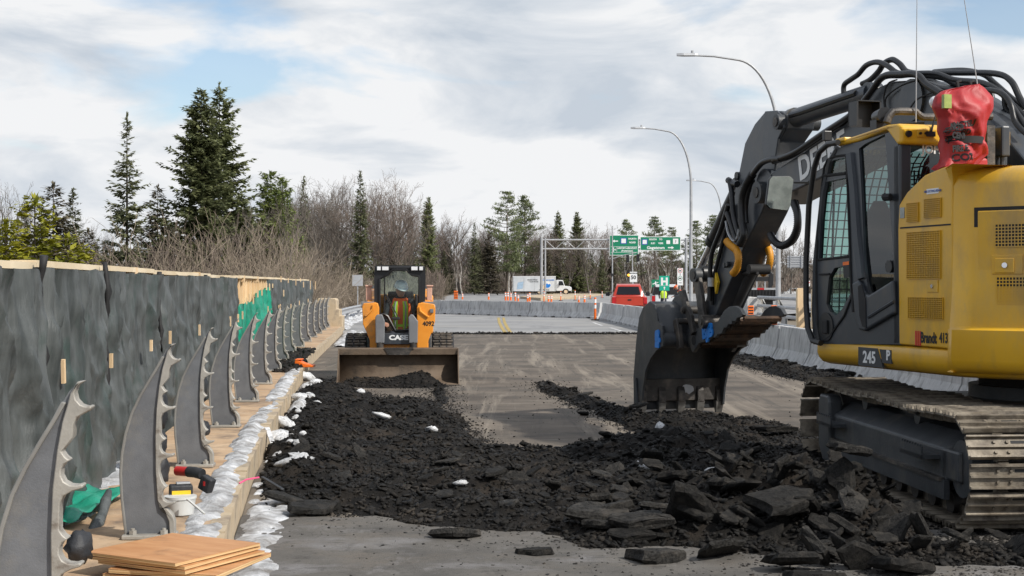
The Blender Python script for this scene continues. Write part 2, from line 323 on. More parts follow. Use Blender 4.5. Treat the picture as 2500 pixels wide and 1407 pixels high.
# ================================================================== PEOPLE (body meshes are grown once, used further down)
def body_mesh(J, name):
    """J: joints dict. One continuous skin-modifier body with hands and fingers, plus a shaped head; material 0 clothing, 1 trousers, 2 skin, 3 boots."""
    V, E, RAD = [], [], []
    def add(p, r): V.append(Vector(p)); RAD.append(r); return len(V)-1
    def link(a, b): E.append((a, b))
    pel = add(J['pelvis'], .145); bel = add(J['belly'], .14); che = add(J['chest'], .165); nek = add(J['neck'], .068); hd0 = add(J['headbase'], .062)
    for a, b in ((pel, bel), (bel, che), (che, nek), (nek, hd0)): link(a, b)
    for s in ('l', 'r'):
        sh = add(J['sh'+s], .078); ua = add(Vector(J['sh'+s]).lerp(Vector(J['el'+s]), .5), .058); el = add(J['el'+s], .047); fa = add(Vector(J['el'+s]).lerp(Vector(J['wr'+s]), .4), .045); wr = add(J['wr'+s], .030)
        for a, b in ((che, sh), (sh, ua), (ua, el), (el, fa), (fa, wr)): link(a, b)
        d = (Vector(J['wr'+s])-Vector(J['el'+s])).normalized(); side = d.cross(Vector((0, 0, 1))); side = side.normalized() if side.length > .1 else Vector((1, 0, 0)); dn = side.cross(d).normalized()
        if dn.z > 0: dn = -dn
        palm = add(Vector(J['wr'+s])+d*.055, .036); link(wr, palm)
        for k, (off, ln) in enumerate(((-.030, .062), (-.010, .075), (.010, .070), (.030, .055))):
            a = add(V[palm]+d*.035+side*off, .0105); b = add(V[a]+d*ln*.5+dn*.012, .0095); c = add(V[b]+d*ln*.25+dn*ln*.40, .008); link(palm, a); link(a, b); link(b, c)
        t0 = add(V[palm]-side*.035-d*.01, .012); t1 = add(V[t0]-side*.022+d*.03+dn*.015, .0105); link(palm, t0); link(t0, t1)
        hp = add(J['hip'+s], .10); th_ = add(Vector(J['hip'+s]).lerp(Vector(J['kn'+s]), .45), .083); kn = add(J['kn'+s], .060); ca = add(Vector(J['kn'+s]).lerp(Vector(J['an'+s]), .35), .058); an = add(J['an'+s], .042); toe = add(J['to'+s], .040)
        for a, b in ((pel, hp), (hp, th_), (th_, kn), (kn, ca), (ca, an), (an, toe)): link(a, b)
    me = bpy.data.meshes.new(name); me.from_pydata([tuple(v) for v in V], E, []); o = bpy.data.objects.new(name, me); COL.objects.link(o)
    m = o.modifiers.new("skin", 'SKIN'); sv = me.skin_vertices[0].data
    for i, r_ in enumerate(RAD): sv[i].radius = (r_, r_*(.72 if i in (1, 2) else 1)); sv[i].use_root = (i == 0)
    s = o.modifiers.new("sub", 'SUBSURF'); s.levels = 2; s.render_levels = 2
    dg = bpy.context.evaluated_depsgraph_get(); out = bpy.data.meshes.new_from_object(o.evaluated_get(dg)); bpy.data.objects.remove(o)
    # head: lofted, facing J['face'] with nose, brow and chin, joined into the same mesh
    up = (Vector(J['head'])-Vector(J['headbase'])).normalized(); f = Vector(J['face']); f = (f-up*f.dot(up)).normalized(); sd = f.cross(up)
    c = Vector(J['head']); rings = []
    for z, rx, ry, fy in ((-.125, .03, .035, .035), (-.11, .05, .062, .030), (-.085, .062, .078, .020), (-.05, .070, .088, .008), (-.015, .074, .094, 0), (.02, .077, .097, 0), (.06, .076, .097, -.004), (.095, .062, .080, -.006), (.118, .035, .045, -.006)):
        ring = []
        for k in range(20):
            a = 2*math.pi*k/20; x = rx*math.sin(a); y = ry*math.cos(a)+fy
            if k in (0,): y += {-.05: .016, -.015: .024, .02: .006, -.085: .006}.get(z, 0)
            if k in (2, 18) and z in (.02, -.015): y -= .010
            if k in (5, 15) and -.06 < z < .03: x *= 1.16
            ring.append(c+sd*x+f*y+up*z)
        rings.append(ring)
    hb = MB().loft(rings); vs = [tuple(v.co) for v in out.vertices]; fs = [tuple(p.vertices) for p in out.polygons]; nb = len(fs); off = len(vs)
    vs += hb.v and [tuple(p) for p in hb.v]; fs += [tuple(i+off for i in q) for q in hb.f]
    fin = bpy.data.meshes.new(name); fin.from_pydata(vs, [], fs)
    for k in ('jacket_dark', 'trousers', 'skin', 'rubber'): fin.materials.append(MAT[k])
    wl, wr_ = Vector(J['wrl']), Vector(J['wrr']); pz = Vector(J['belly'])
    for p in fin.polygons:
        q = p.center
        if p.index >= nb: p.material_index = 2
        elif min((q-wl).length, (q-wr_).length) < .17 and min((q-wl).dot((wl-Vector(J['ell'])).normalized()) if (q-wl).length < (q-wr_).length else (q-wr_).dot((wr_-Vector(J['elr'])).normalized()), 9) > 0.0: p.material_index = 2
        elif min((q-Vector(J['anl'])).length, (q-Vector(J['anr'])).length, (q-Vector(J['tol'])).length, (q-Vector(J['tor'])).length) < .085: p.material_index = 3
        elif (q-Vector(J['headbase'])).length < .075 and (q-Vector(J['neck'])).dot(up) > .03: p.material_index = 2
        elif (q-pz).dot(Vector(J['chest'])-pz) < -.01 and min((q-wl).length, (q-wr_).length) > .12: p.material_index = 1
        p.use_smooth = True
    bpy.data.meshes.remove(out); return fin
def hat_parts(root, J, mat):
    up = (Vector(J['head'])-Vector(J['headbase'])).normalized(); f = Vector(J['face']); f = (f-up*f.dot(up)).normalized(); sd = f.cross(up); c = Vector(J['head'])+up*.045
    mb = MB(); rings = []
    for z, r_ in ((0, 1.0), (.03, .99), (.06, .93), (.085, .78), (.10, .55), (.108, .25)): rings.append([c+sd*.112*r_*math.sin(a)+f*.132*r_*math.cos(a)+up*z for a in np.linspace(0, 2*math.pi, 24, endpoint=False)])
    mb.loft(rings); h = mb.build("hard_hat", mat, root, 50)
    mb = MB(); mb.loft([[c+sd*.125*k*math.sin(a)+f*(.145+.055*max(0, math.cos(a)))*k*math.cos(a)+up*z for a in np.linspace(0, 2*math.pi, 24, endpoint=False)] for k, z in ((1, -.006), (1, .006), (.85, .010))]); mb.build("hat_brim", mat, h, 50)
    for s in (-1, 1): MB().ball(Vector(J['head'])+sd*.030*s+f*.088+up*.018, .010, 8, 6).build("eye", 'sign_black', root, 180)
    MB().obox(Vector(J['head'])+f*.094-up*.062, (.045, .008, .008), Matrix((sd, f, up)).transposed()).build("mouth", 'tool_red', root, smooth=None)
def vest_parts(root, J, base='vest_orange'):
    a, b = Vector(J['belly']), Vector(J['chest']); up = (b-a).normalized(); sh = (Vector(J['shr'])-Vector(J['shl'])); sh = (sh-up*sh.dot(up)).normalized(); f = up.cross(sh); 
    if f.dot(Vector(J['face'])) < 0: f = -f
    rings = []; n = 28
    hgt = (b-a).length
    for t, rx, ry in ((-.75, .180, .135), (-.3, .185, .14), (.2, .195, .145), (.7, .205, .150), (1.15, .205, .145), (1.5, .165, .115), (1.68, .10, .085)):
        rings.append([a+up*hgt*t+sh*rx*math.cos(q)+f*ry*math.sin(q) for q in np.linspace(0, 2*math.pi, n, endpoint=False)])
    mb = MB(); mb.loft(rings, caps=False); v = mb.build("vest", base, root, 60)
    for s in (-1, 1):
        rg = [[p+(p-(a+up*hgt*t)).normalized()*.006 for k, p in enumerate(r_) if True] for r_, t in zip(rings, (-.75, -.3, .2, .7, 1.15, 1.5, 1.68))]
        idx = (4, 5, 6) if s > 0 else (8, 9, 10)
        pts = [rg[j][i] for j in range(6) for i in idx]; MB().sheet(pts, 3, 6).build("lime_stripe", 'vest_lime', v, 60)
        pts = [rg[j][i]+f*.003 for j in range(6) for i in idx[1:2]]; MB().tube(pts, .014, 6).build("silver_stripe", 'sign_back', v, 60)
    for t in (0, 1):
        r_ = [p+(p-a).normalized()*.008 for p in rings[t]]; r2 = [p+up*.045 for p in r_]; MB().loft([r_, r2], caps=False).build("waist_stripe", 'vest_lime', v, 60)
# seated operator (facing -y), z measured from the seat foot level
J_OP = dict(pelvis=(0, .10, .62), belly=(0, .10, .82), chest=(0, .06, 1.06), neck=(0, .03, 1.25), headbase=(0.0, .0, 1.29), head=(.01, -.03, 1.37), face=(.30, -1, -.12), shl=(.21, .05, 1.17), shr=(-.21, .05, 1.17), ell=(.27, -.05, .86), elr=(-.27, -.05, .86), wrl=(.24, -.28, .80), wrr=(-.24, -.28, .80),
            hipl=(.10, .06, .60), hipr=(-.10, .06, .60), knl=(.13, -.36, .62), knr=(-.13, -.36, .62), anl=(.13, -.42, .20), anr=(-.13, -.42, .20), tol=(.14, -.56, .15), tor=(-.14, -.56, .15))
# bending worker and standing worker (facing -x / +y)
J_W1 = dict(pelvis=(0, 0, .98), belly=(-.06, 0, 1.13), chest=(-.16, .02, 1.30), neck=(-.26, .03, 1.46), headbase=(-.30, .03, 1.51), head=(-.36, .04, 1.58), face=(-1, .2, -.35), shl=(-.18, -.19, 1.38), shr=(-.18, .21, 1.38), ell=(-.32, -.24, 1.14), elr=(-.34, .24, 1.14), wrl=(-.54, -.18, 1.06), wrr=(-.54, .18, 1.06),
            hipl=(0, -.10, .93), hipr=(0, .10, .93), knl=(-.03, -.11, .50), knr=(-.03, .11, .50), anl=(.02, -.12, .09), anr=(.05, .12, .09), tol=(-.12, -.13, .05), tor=(-.10, .13, .05))
J_W2 = dict(pelvis=(0, 0, .98), belly=(0, 0, 1.15), chest=(0, 0, 1.33), neck=(0, .01, 1.50), headbase=(0, .01, 1.55), head=(0, .02, 1.64), face=(.2, 1, -.2), shl=(-.2, 0, 1.42), shr=(.2, 0, 1.42), ell=(-.27, .06, 1.16), elr=(.27, .06, 1.16), wrl=(-.22, .26, 1.06), wrr=(.22, .26, 1.06),
            hipl=(-.1, 0, .93), hipr=(.1, 0, .93), knl=(-.11, .02, .50), knr=(.11, .02, .50), anl=(-.12, 0, .09), anr=(.12, 0, .09), tol=(-.13, .14, .05), tor=(.13, .14, .05))
BODIES = {id(J): body_mesh(J, "body") for J in (J_OP, J_W1, J_W2)}
def person(name, J, label, loc, rz_, hat, vest, sc=1.0):
    root = thing(name, label, "person", loc, rz_); root.scale = (sc,)*3
    obj("body", BODIES[id(J)], root); hat_parts(root, J, hat); vest_parts(root, J, vest); return root
# ================================================================== SETTING
def xl(y): return np.interp(y, [0, 8.43, 12.8, 30.3, 50, 62, 90, 140], [-0.55, -1.71, -2.31, -4.3, -6.0, -7.05, -8.2, -8.6])
def xr(y): return np.interp(y, [0, 10, 23.8, 34.5, 72, 80], [6.75, 6.62, 6.35, 6.03, 4.6, 4.3])
def smooth(a, b, t):
    t = np.clip((t-a)/(b-a), 0, 1); return t*t*(3-2*t)
def gz(x, y):                                      # natural ground level
    x = np.asarray(x, float); y = np.asarray(y, float)
    base = 0.30*smooth(80, 150, y)+0.18*smooth(150, 225, y)+1.2*smooth(300, 900, y)
    left = -3.2*smooth(1.6, 7, xl(np.minimum(y, 140))-x)*(1-0.7*smooth(60, 170, y))
    right = -0.9*smooth(11, 22, x)*(1-smooth(60, 130, y))
    under = -0.25*(1-smooth(50, 60, y))
    return base+left+right+under+0.12*(fbm(x*0.08, y*0.08, 3)-0.5)*smooth(4, 20, np.abs(x))
xs = np.unique(np.concatenate([np.linspace(-40, 40, 81), np.linspace(-200, 200, 41), np.linspace(-2500, 2500, 41)]))
ys = np.unique(np.concatenate([np.linspace(-20, 120, 71), np.linspace(120, 400, 57), np.linspace(400, 4200, 39), [-300, -100]]))
X, Y = np.meshgrid(xs, ys); Z = gz(X, Y)-0.03
nu, nv = len(xs), len(ys)
def gridfaces(nu, nv):
    j, i = np.meshgrid(np.arange(nv-1), np.arange(nu-1), indexing='ij'); a = (j*nu+i).ravel()
    return np.stack([a, a+1, a+nu+1, a+nu], 1)
tag(obj("ground", npmesh("ground", np.stack([X, Y, Z], -1).reshape(-1, 3), gridfaces(nu, nv), 'soil', 180)), kind="structure")

# scraped bridge deck: custom material with lateral scrape streaks and machine tracks
def deck_material():
    m = M('deck', (0.062, 0.050, 0.039), 0.86, col2=(0.140, 0.115, 0.090), scale=0.9, stretch=(0.8, 1.0, 1), bump=0.3, bscale=70,
          dirt=((0.045, 0.040, 0.035), 0.30, 0.55, (0.5, 1.2, 1)))
    t = m.node_tree; L = t.links.new; b = t.nodes["Principled BSDF"]; src = b.inputs['Base Color'].links[0].from_socket
    c = t.nodes.new("ShaderNodeTexCoord")
    for sc, st, lo, hi, col in ((0.7, (0.7, 0.9, 1), 0.50, 0.68, (0.20, 0.168, 0.132)), (1.1, (1.6, 0.09, 1), 0.52, 0.62, (0.26, 0.222, 0.176)), (2.2, (1.8, 0.12, 1), 0.54, 0.64, (0.055, 0.047, 0.039)), (2.6, (0.3, 1.6, 1), 0.58, 0.70, (0.27, 0.238, 0.195)), (30.0, (0.5, 1.3, 1), 0.64, 0.78, (0.40, 0.36, 0.31))):
        mp = t.nodes.new("ShaderNodeMapping"); mp.inputs['Scale'].default_value = st; mp.inputs['Rotation'].default_value = (0, 0, -0.10); L(c.outputs['Object'], mp.inputs[0])
        n = t.nodes.new("ShaderNodeTexNoise"); n.inputs['Scale'].default_value = sc; n.inputs['Detail'].default_value = 9; n.inputs['Roughness'].default_value = 0.72
        n.inputs['Distortion'].default_value = 0.6; L(mp.outputs[0], n.inputs['Vector'])
        r = t.nodes.new("ShaderNodeValToRGB"); r.color_ramp.elements[0].position = lo; r.color_ramp.elements[1].position = hi
        r.color_ramp.elements[1].color = (0.7, 0.7, 0.7, 1); L(n.outputs['Fac'], r.inputs[0])
        mx = t.nodes.new("ShaderNodeMixRGB"); L(r.outputs[0], mx.inputs[0]); L(src, mx.inputs[1]); mx.inputs[2].default_value = (*col, 1); src = mx.outputs[0]
    L(src, b.inputs['Base Color'])
deck_material()
yy = np.linspace(-6, 53, 60); nn = 14
pts = [(float(xl(y)+(xr(y)+2.5-xl(y))*i/(nn-1)), float(y), 0.0) for y in yy for i in range(nn)]
deck = MB().sheet(pts, nn, len(yy)).build("bridge_deck", 'deck', smooth=None); tag(deck, kind="structure")
# bare grey asphalt left in the foreground, with a ragged far edge
edge = [G(*p) for p in ((545, 1262), (640, 1262), (760, 1262), (900, 1258), (1050, 1255), (1250, 1252), (1450, 1262), (1700, 1290), (2000, 1290), (2300, 1290), (2560, 1290), (3400, 1290))]
mb = MB(); row = []
for k, e in enumerate(edge):
    for j in range(10):
        y = -6+(e.y+0.15*math.sin(k*2.1)+6)*j/9; x = xl(y)+(e.x-edge[0].x)/(edge[-1].x-edge[0].x)*(7.5-xl(y)); row.append((x, y, 0.012))
mb.sheet(row, 10, len(edge)); mb.f = [f[::-1] for f in mb.f]
tag(mb.build("road_foreground", 'salted_asphalt', smooth=None), kind="structure")
def layers(m, rows):
    t = m.node_tree; L = t.links.new; b = t.nodes["Principled BSDF"]; src = b.inputs['Base Color'].links[0].from_socket; c = t.nodes.new("ShaderNodeTexCoord")
    for sc, st, lo, hi, col, op in rows:
        mp = t.nodes.new("ShaderNodeMapping"); mp.inputs['Scale'].default_value = st; L(c.outputs['Object'], mp.inputs[0]); n = t.nodes.new("ShaderNodeTexNoise"); n.inputs['Scale'].default_value = sc; n.inputs['Detail'].default_value = 9; n.inputs['Roughness'].default_value = 0.75; L(mp.outputs[0], n.inputs['Vector'])
        r = t.nodes.new("ShaderNodeValToRGB"); r.color_ramp.elements[0].position = lo; r.color_ramp.elements[1].position = hi; r.color_ramp.elements[1].color = (op, op, op, 1); L(n.outputs['Fac'], r.inputs[0])
        mx = t.nodes.new("ShaderNodeMixRGB"); L(r.outputs[0], mx.inputs[0]); L(src, mx.inputs[1]); mx.inputs[2].default_value = (*col, 1); src = mx.outputs[0]
    L(src, b.inputs['Base Color'])
layers(MAT['salted_asphalt'], ((1.4, (1, 1.5, 1), .50, .66, (.13, .112, .092), .8), (2.3, (1, .5, 1), .57, .70, (.27, .262, .265), .55), (5.0, (1, 1, 1), .54, .66, (.045, .041, .037), .7), (45, (1, 1, 1), .56, .66, (.022, .021, .020), .9), (70, (1, 1, 1), .64, .72, (.36, .34, .32), .8)))
layers(MAT['deere_yellow'], ((1.3, (1, 1, .35), .52, .70, (.40, .29, .13), .45), (6.0, (1, 1, .5), .62, .74, (.30, .24, .16), .35), (60, (1, 1, 1), .70, .76, (.16, .12, .07), .6)))
layers(MAT['case_orange'], ((4.0, (1, 1, .4), .54, .70, (.36, .22, .11), .6), (40, (1, 1, 1), .68, .74, (.12, .08, .05), .7)))
layers(MAT['deere_dark'], ((5.0, (1, 1, .4), .56, .72, (.11, .105, .098), .5), (60, (1, 1, 1), .68, .75, (.16, .15, .14), .5)))
layers(MAT['asphalt_far'], ((.25, (1, .2, 1), .52, .62, (.15, .152, .158), .8), (1.2, (.6, 2, 1), .60, .70, (.30, .29, .27), .6), (9, (1, 1, 1), .66, .74, (.09, .088, .085), .7)))
# asphalt beyond the milled joint: a sheet 7 cm higher with a broken front edge
def far_z(x, y): return float(np.maximum(gz(np.clip(x, -3, 9), y)+0.06, 0.06+0.30*smooth(80, 150, y)+0.18*smooth(150, 225, y)))
mb = MB(); ysr = [51.2, 51.6, 53, 56, 60, 66, 72, 80, 90, 100, 112, 125, 140, 155, 170, 185, 200, 215, 229]
nx = 60; rows = []
for y in ysr:
    a, b = float(xl(y))+0.0, float(8+np.interp(y, [50, 75, 100, 150, 229], [1, 4, 16, 60, 130]))
    for i in range(nx):
        x = a+(b-a)*(i/(nx-1))**1.3
        jag = 0.30*(random.random()-0.5)+0.25*math.sin(x*1.7) if y == 51.2 else 0
        rows.append((x, y+jag, 0.0 if y == 51.2 else far_z(x, y)+0.012))
mb.sheet(rows, nx, len(ysr)); tag(mb.build("road", 'asphalt_far', smooth=None), kind="structure")
def ribbon(name, path, w, mat, dz=0.020):
    m = MB(); pts = []
    for i, (x, y) in enumerate(path):
        a = path[max(i-1, 0)]; b = path[min(i+1, len(path)-1)]; d = Vector((b[0]-a[0], b[1]-a[1])).normalized()
        for s in (-0.5, 0.5): pts.append((x+d.y*s*w, y-d.x*s*w, far_z(x, y)+dz))
    m.sheet(pts, 2, len(path)); m.f = [f[::-1] for f in m.f]; return tag(m.build(name, mat, smooth=None), kind="structure")
def onroad(pp): return [(G(u, v, 0.07).x, G(u, v, 0.07).y) for u, v in pp]
ribbon("road_marking", onroad([(1233, 812), (1225, 800), (1219, 788), (1217, 776)]), 0.13, 'yellow_paint')
ribbon("road_marking", onroad([(1246, 812), (1238, 800), (1232, 788), (1229, 776)]), 0.13, 'yellow_paint')
ribbon("road_marking", onroad([(1448, 788), (1470, 796)]), 0.12, 'white_paint')
ribbon("road_marking", onroad([(1490, 801), (1520, 810)]), 0.12, 'white_paint')
for (a, b) in (((-3, 118), (6, 112)), ((2, 140), (12, 140)), ((8, 165), (24, 160)), ((-6, 190), (18, 186))): ribbon("road_marking", [a, b], 0.25, 'white_paint')
# raised traffic island beyond the barriers, with dirty snow on it
mb = MB(); ip = [(1270, 727), (1330, 717), (1440, 716), (1465, 722), (1400, 728), (1320, 731)]
zz = 0.48; ring = [((u-UC)*y/F, y) for u, v in ip for y in [F*(H-zz)/(v-VH)]]
mb.prism([(x*1.0, min(y, 222)) for x, y in ring], 'z', 0.30, 0.62); tag(mb.build("traffic_island", 'tan_concrete', smooth=None, bevel=0.05), kind="structure")

# ------------------------------------------------------------------ sidewalk ledge under the railing posts, with its curb blocks
LZ = 0.22
yy = np.linspace(-2, 53.5, 80)
mb = MB(); pts = []
for y in yy:
    for off, z in ((-0.10, LZ-0.006), (-0.34, LZ-0.004), (-0.62, LZ), (-1.02, LZ), (-1.02, -1.5)): pts.append((float(xl(y))+off, float(y), z))
mb.sheet(pts, 5, len(yy)); mb.f = [f[::-1] for f in mb.f]
sidewalk = tag(mb.build("sidewalk", 'ledge', smooth=None), kind="structure")
y = 1.0
blk = MB().box(-0.11, 0, 0, 1, -0.05, LZ).mesh("curb_block", 'tan_concrete')
while y < 53:
    L_ = 0.95; a = float(xl(y)); b = float(xl(y+L_)); rot = -math.atan2(b-a, L_)
    o = obj("curb_block", blk, sidewalk, (a+random.uniform(-.008, .008), y, random.uniform(-.012, .006)), (0, 0, -math.atan2(b-a, L_)*1.0), (1, L_-0.018, 1)); y += L_
tag(obj("bridge_edge", MB().box(-0.6, 0, -3, 52, -1.6, -0.1).mesh("bridge_edge", 'concrete'), None, (9.0, 0, 0)), kind="structure")

# ------------------------------------------------------------------ rubble bed (milled black asphalt)
def gpoly(pp): return [(G(u, v).x, G(u, v).y) for u, v in pp]
RUB = [gpoly([(632, 1165), (655, 1080), (690, 1010), (720, 960), (770, 925), (815, 932), (850, 950), (905, 962), (960, 985), (1050, 982), (1060, 940), (1085, 935), (1092, 985), (1110, 1020), (1150, 1055), (1215, 1098),
              (1350, 1108), (1480, 1092), (1585, 1088), (1570, 1062), (1510, 1036), (1560, 1024), (1640, 1018), (1750, 1022), (1800, 1032), (1880, 1042), (1950, 1046), (2050, 1090), (2180, 1200), (2270, 1300), (2330, 1345), (2600, 1352), (2700, 1400),
              (2100, 1392), (1950, 1372), (1750, 1352), (1550, 1335), (1420, 1340), (1300, 1300), (1180, 1300), (1060, 1285), (900, 1262), (780, 1250), (690, 1232), (650, 1200)]),
       gpoly([(1305, 938), (1318, 934), (1400, 962), (1480, 995), (1560, 1012), (1590, 1050), (1560, 1058), (1470, 1016), (1390, 985), (1330, 955)]),
       gpoly([(1775, 868), (1850, 878), (1960, 905), (2080, 925), (2170, 948), (2160, 962), (2040, 945), (1900, 918), (1800, 890)]),
       gpoly([(822, 930), (835, 922), (900, 935), (960, 930), (1000, 922), (1060, 930), (1080, 946), (1000, 948), (900, 947), (830, 945)])]
RUBH = [0.12, 0.12, 0.12, 0.10]
def rubble_height(x, y):
    h = np.zeros(x.shape)
    for poly, hh in zip(RUB, RUBH):
        wx = x+0.25*(fbm(x*1.3+3, y*1.3, 3)-0.5); wy = y+0.5*(fbm(x*1.3+40, y*1.3+9, 3)-0.5)
        ins = inpoly(wx, wy, poly); d = polydist(wx, wy, poly)*np.where(ins, 1, -1)
        e = smooth(-0.06, 0.60 if poly is RUB[0] else 0.24, d+0.20*(fbm(x*3+7, y*3, 4, .6)-.5))
        h = np.maximum(h, e*hh*(0.45+1.0*fbm(x*1.1, y*0.9, 3)))
    # mounds: between bucket and track, by the near track, along the curb
    for (u, v, r, a) in ((1650, 1020, .5, .04), (1740, 1035, .5, .05), (1580, 1040, .5, .06), (1500, 1110, 1.0, .06), (1700, 1130, 1.1, .08), (1990, 1255, .55, .22), (2120, 1300, .5, .14), (1800, 1260, .7, .15),
                         (720, 1030, .8, .10), (690, 1120, .6, .10), (760, 970, .9, .08), (980, 1010, .9, .05), (1070, 960, .4, .06), (1090, 1030, .5, .08), (1020, 938, .45, .12), (700, 1180, .35, .08)):
        g = G(u, v); h = h+np.where(h > 0.01, a*np.exp(-((x-g.x)**2+(0.6*(y-g.y))**2)/(r*r*0.5)), 0)
    n = fbm(x*5, y*5, 4, 0.6)-0.5; n2 = np.abs(fbm(x*2.2+9, y*2.2+4, 3)-0.5)
    return np.where(h > 0.005, np.maximum(h*(1+1.0*n)-0.10*n2*smooth(0, .1, h)+0.06*n*smooth(0, .12, h), 0.0), 0.0)
gx = np.arange(-5.6, 7.2, 0.045); gy = np.concatenate([np.arange(8.2, 16, 0.05), np.arange(16, 36, 0.08)])
X, Y = np.meshgrid(gx, gy); Z = rubble_height(X, Y); Z0 = Z.copy()
Z = np.where(X < xl(Y)+0.0, 0, Z); Z = np.where(Z > 0.004, Z, -0.03)
f = gridfaces(len(gx), len(gy)); zf = Z.ravel()[f].max(1); f = f[zf > 0.0]
used = np.unique(f); remap = -np.ones(X.size, int); remap[used] = np.arange(len(used))
V = np.stack([X, Y, Z], -1).reshape(-1, 3)[used]
tag(obj("rubble_bed", npmesh("rubble_bed", V, remap[f], 'black_rubble', 180)), "bed of crumbled black asphalt covering the torn-up bridge deck", "rubble", kind="stuff")
def rz(x, y): return float(rubble_height(np.array([x]), np.array([y]))[0])

# loose chips: thousands of small broken pieces in one object
_cube = np.array([(-1,-1,-1),(1,-1,-1),(1,1,-1),(-1,1,-1),(-1,-1,1),(1,-1,1),(1,1,1),(-1,1,1)], float)*0.5
_cf = np.array([(3,2,1,0),(4,5,6,7),(0,1,5,4),(1,2,6,5),(2,3,7,6),(3,0,4,7)])
def chips(name, xy, size, mat, flat=0.5, lift=0.3, zfn=None):
    n = len(xy); sz = size[:, None]*RNG.uniform(0.5, 1.3, (n, 3)); sz[:, 2] *= flat
    v = _cube[None]*sz[:, None, :]*RNG.uniform(0.45, 1.25, (n, 8, 3))
    a, b, c = RNG.uniform(0, 6.28, n), RNG.normal(0, 0.45, n), RNG.normal(0, 0.45, n)
    def rot(ax, t):
        m = np.zeros((n, 3, 3)); i, j = [(1, 2), (0, 2), (0, 1)][ax]; m[:, ax, ax] = 1
        m[:, i, i] = np.cos(t); m[:, j, j] = np.cos(t); m[:, i, j] = -np.sin(t); m[:, j, i] = np.sin(t); return m
    Rm = rot(2, a) @ rot(0, b) @ rot(1, c); v = np.einsum('nij,nkj->nki', Rm, v)
    z = zfn(xy[:, 0], xy[:, 1]) if zfn is not None else np.zeros(n)
    v = v+np.stack([xy[:, 0], xy[:, 1], z+size*flat*lift], 1)[:, None, :]
    f = (_cf[None]+8*np.arange(n)[:, None, None]).reshape(-1, 4)
    return obj(name, npmesh(name, v.reshape(-1, 3), f, mat))
cand = np.stack([RNG.uniform(-5, 6.6, 330000), 8.3+26*RNG.random(330000)**1.7], 1)
h = rubble_height(cand[:, 0], cand[:, 1]); ok = (h > 0.012) & (cand[:, 0] > xl(cand[:, 1])+0.05)
c1 = cand[ok][:46000]
tag(chips("asphalt_chips", c1, 0.010+0.050*RNG.random(len(c1))**3.0, 'asphalt_chip', 0.38, 0.35, rubble_height), "small black asphalt chips strewn over the rubble bed", "rubble", kind="stuff")
near = cand[(h <= 0.012) & (cand[:, 0] > xl(cand[:, 1])+0.1) & (cand[:, 0] < xr(cand[:, 1])-.5)]
dm = np.min([polydist(near[:, 0], near[:, 1], p) for p in RUB], axis=0)
keep = RNG.random(len(near)) < 0.8*np.exp(-dm/np.where(near[:, 1] < 11.5, 0.34, 0.11))+0.003
c2 = near[keep][:15000]
tag(chips("scattered_crumbs", c2, 0.007+0.018*RNG.random(len(c2))**2, 'asphalt_chip', 0.6, 0.5), "dark crumbs of asphalt scattered on the scraped deck", "rubble", kind="stuff")
c3 = [G(float(a), float(b)) for a, b in zip(RNG.uniform(2290, 2700, 5000), 1300+75*RNG.random(5000))]; c3 = np.array([(g.x, g.y) for g in c3])
tag(chips("track_crumbs", c3, 0.008+0.030*RNG.random(len(c3))**2.5, 'asphalt_chip', 0.5, 0.5), "black crumbs spread behind the near end of the crawler track", "rubble", kind="stuff")
xx = RNG.uniform(-4.5, 5.6, 1600); yj = 51.0-0.5*RNG.random(1600)**2
tag(chips("joint_debris", np.stack([xx, yj], 1), 0.02+0.10*RNG.random(1600)**2, 'asphalt_chip', 0.6, 0.4), "crumbled asphalt along the cut edge of the far road", "rubble", kind="stuff")
# dirt spilled on the ledge
n = 900; yl = RNG.uniform(24.5, 33, n); xo = xl(yl)-0.05-0.45*RNG.random(n)
tag(chips("ledge_debris", np.stack([xo, yl], 1), 0.02+0.10*RNG.random(n)**2, 'asphalt_chip', 0.6, 0.4, lambda a, b: np.full(len(a), LZ)), "black asphalt crumbs spilled on the sidewalk ledge", "rubble", kind="stuff")

# broken slabs: irregular plates, each its own object
def slab_mesh(seed, n=9, t=0.09):
    r = random.Random(seed); cor = []; ring = []
    for i in range(5+seed % 3):
        a = 2*math.pi*(i+r.uniform(-.32, .32))/(5+seed % 3); cor.append(Vector((math.cos(a)*r.uniform(.62, 1.08), math.sin(a)*r.uniform(.45, .85))))
    for i in range(len(cor)):
        a, b = cor[i], cor[(i+1) % len(cor)]
        for q in (0, .34, .68): p = a.lerp(b, q+(r.uniform(-.08, .08) if q else 0)); ring.append((p.x+r.gauss(0, .025), p.y+r.gauss(0, .025)))
    m = MB(); rings = []
    for z, s, j in ((-t, .84, .05), (-t*.3, 1.02, .05), (t*.55, .99, .04), (t, .91, .03), (t*1.05, .5, .05)):
        rings.append([((x*s+r.uniform(-j, j))*.5, (y*s+r.uniform(-j, j))*.5, z*.5+r.uniform(-.012, .012)) for x, y in ring])
    m.loft(rings, caps=True); return m.mesh("asphalt_slab", 'asphalt_slab')
SLABS = [slab_mesh(k, 7+k % 4, (0.11, 0.15, 0.19, 0.13)[k % 4]) for k in range(14)]
GRP_S = "broken asphalt slabs in the rubble"
def slab(x, y, size, k, rx, ry, rzz, label, zoff=0.0):
    z = rz(x, y)+zoff
    return tag(obj("asphalt_chunk", SLABS[k % 14], None, (x, y, z+size*0.06), (rx, ry, rzz), (size, size, size*random.uniform(.75, 1.1))), label, "rubble", GRP_S)
def slabp(u, v, size, k, rx, ry, rzz, label, zoff=0.03):
    g = G(u, v, .06+zoff*.6); return slab(g.x, g.y, size*.8, k, rx, ry, rzz, label, zoff*.45)
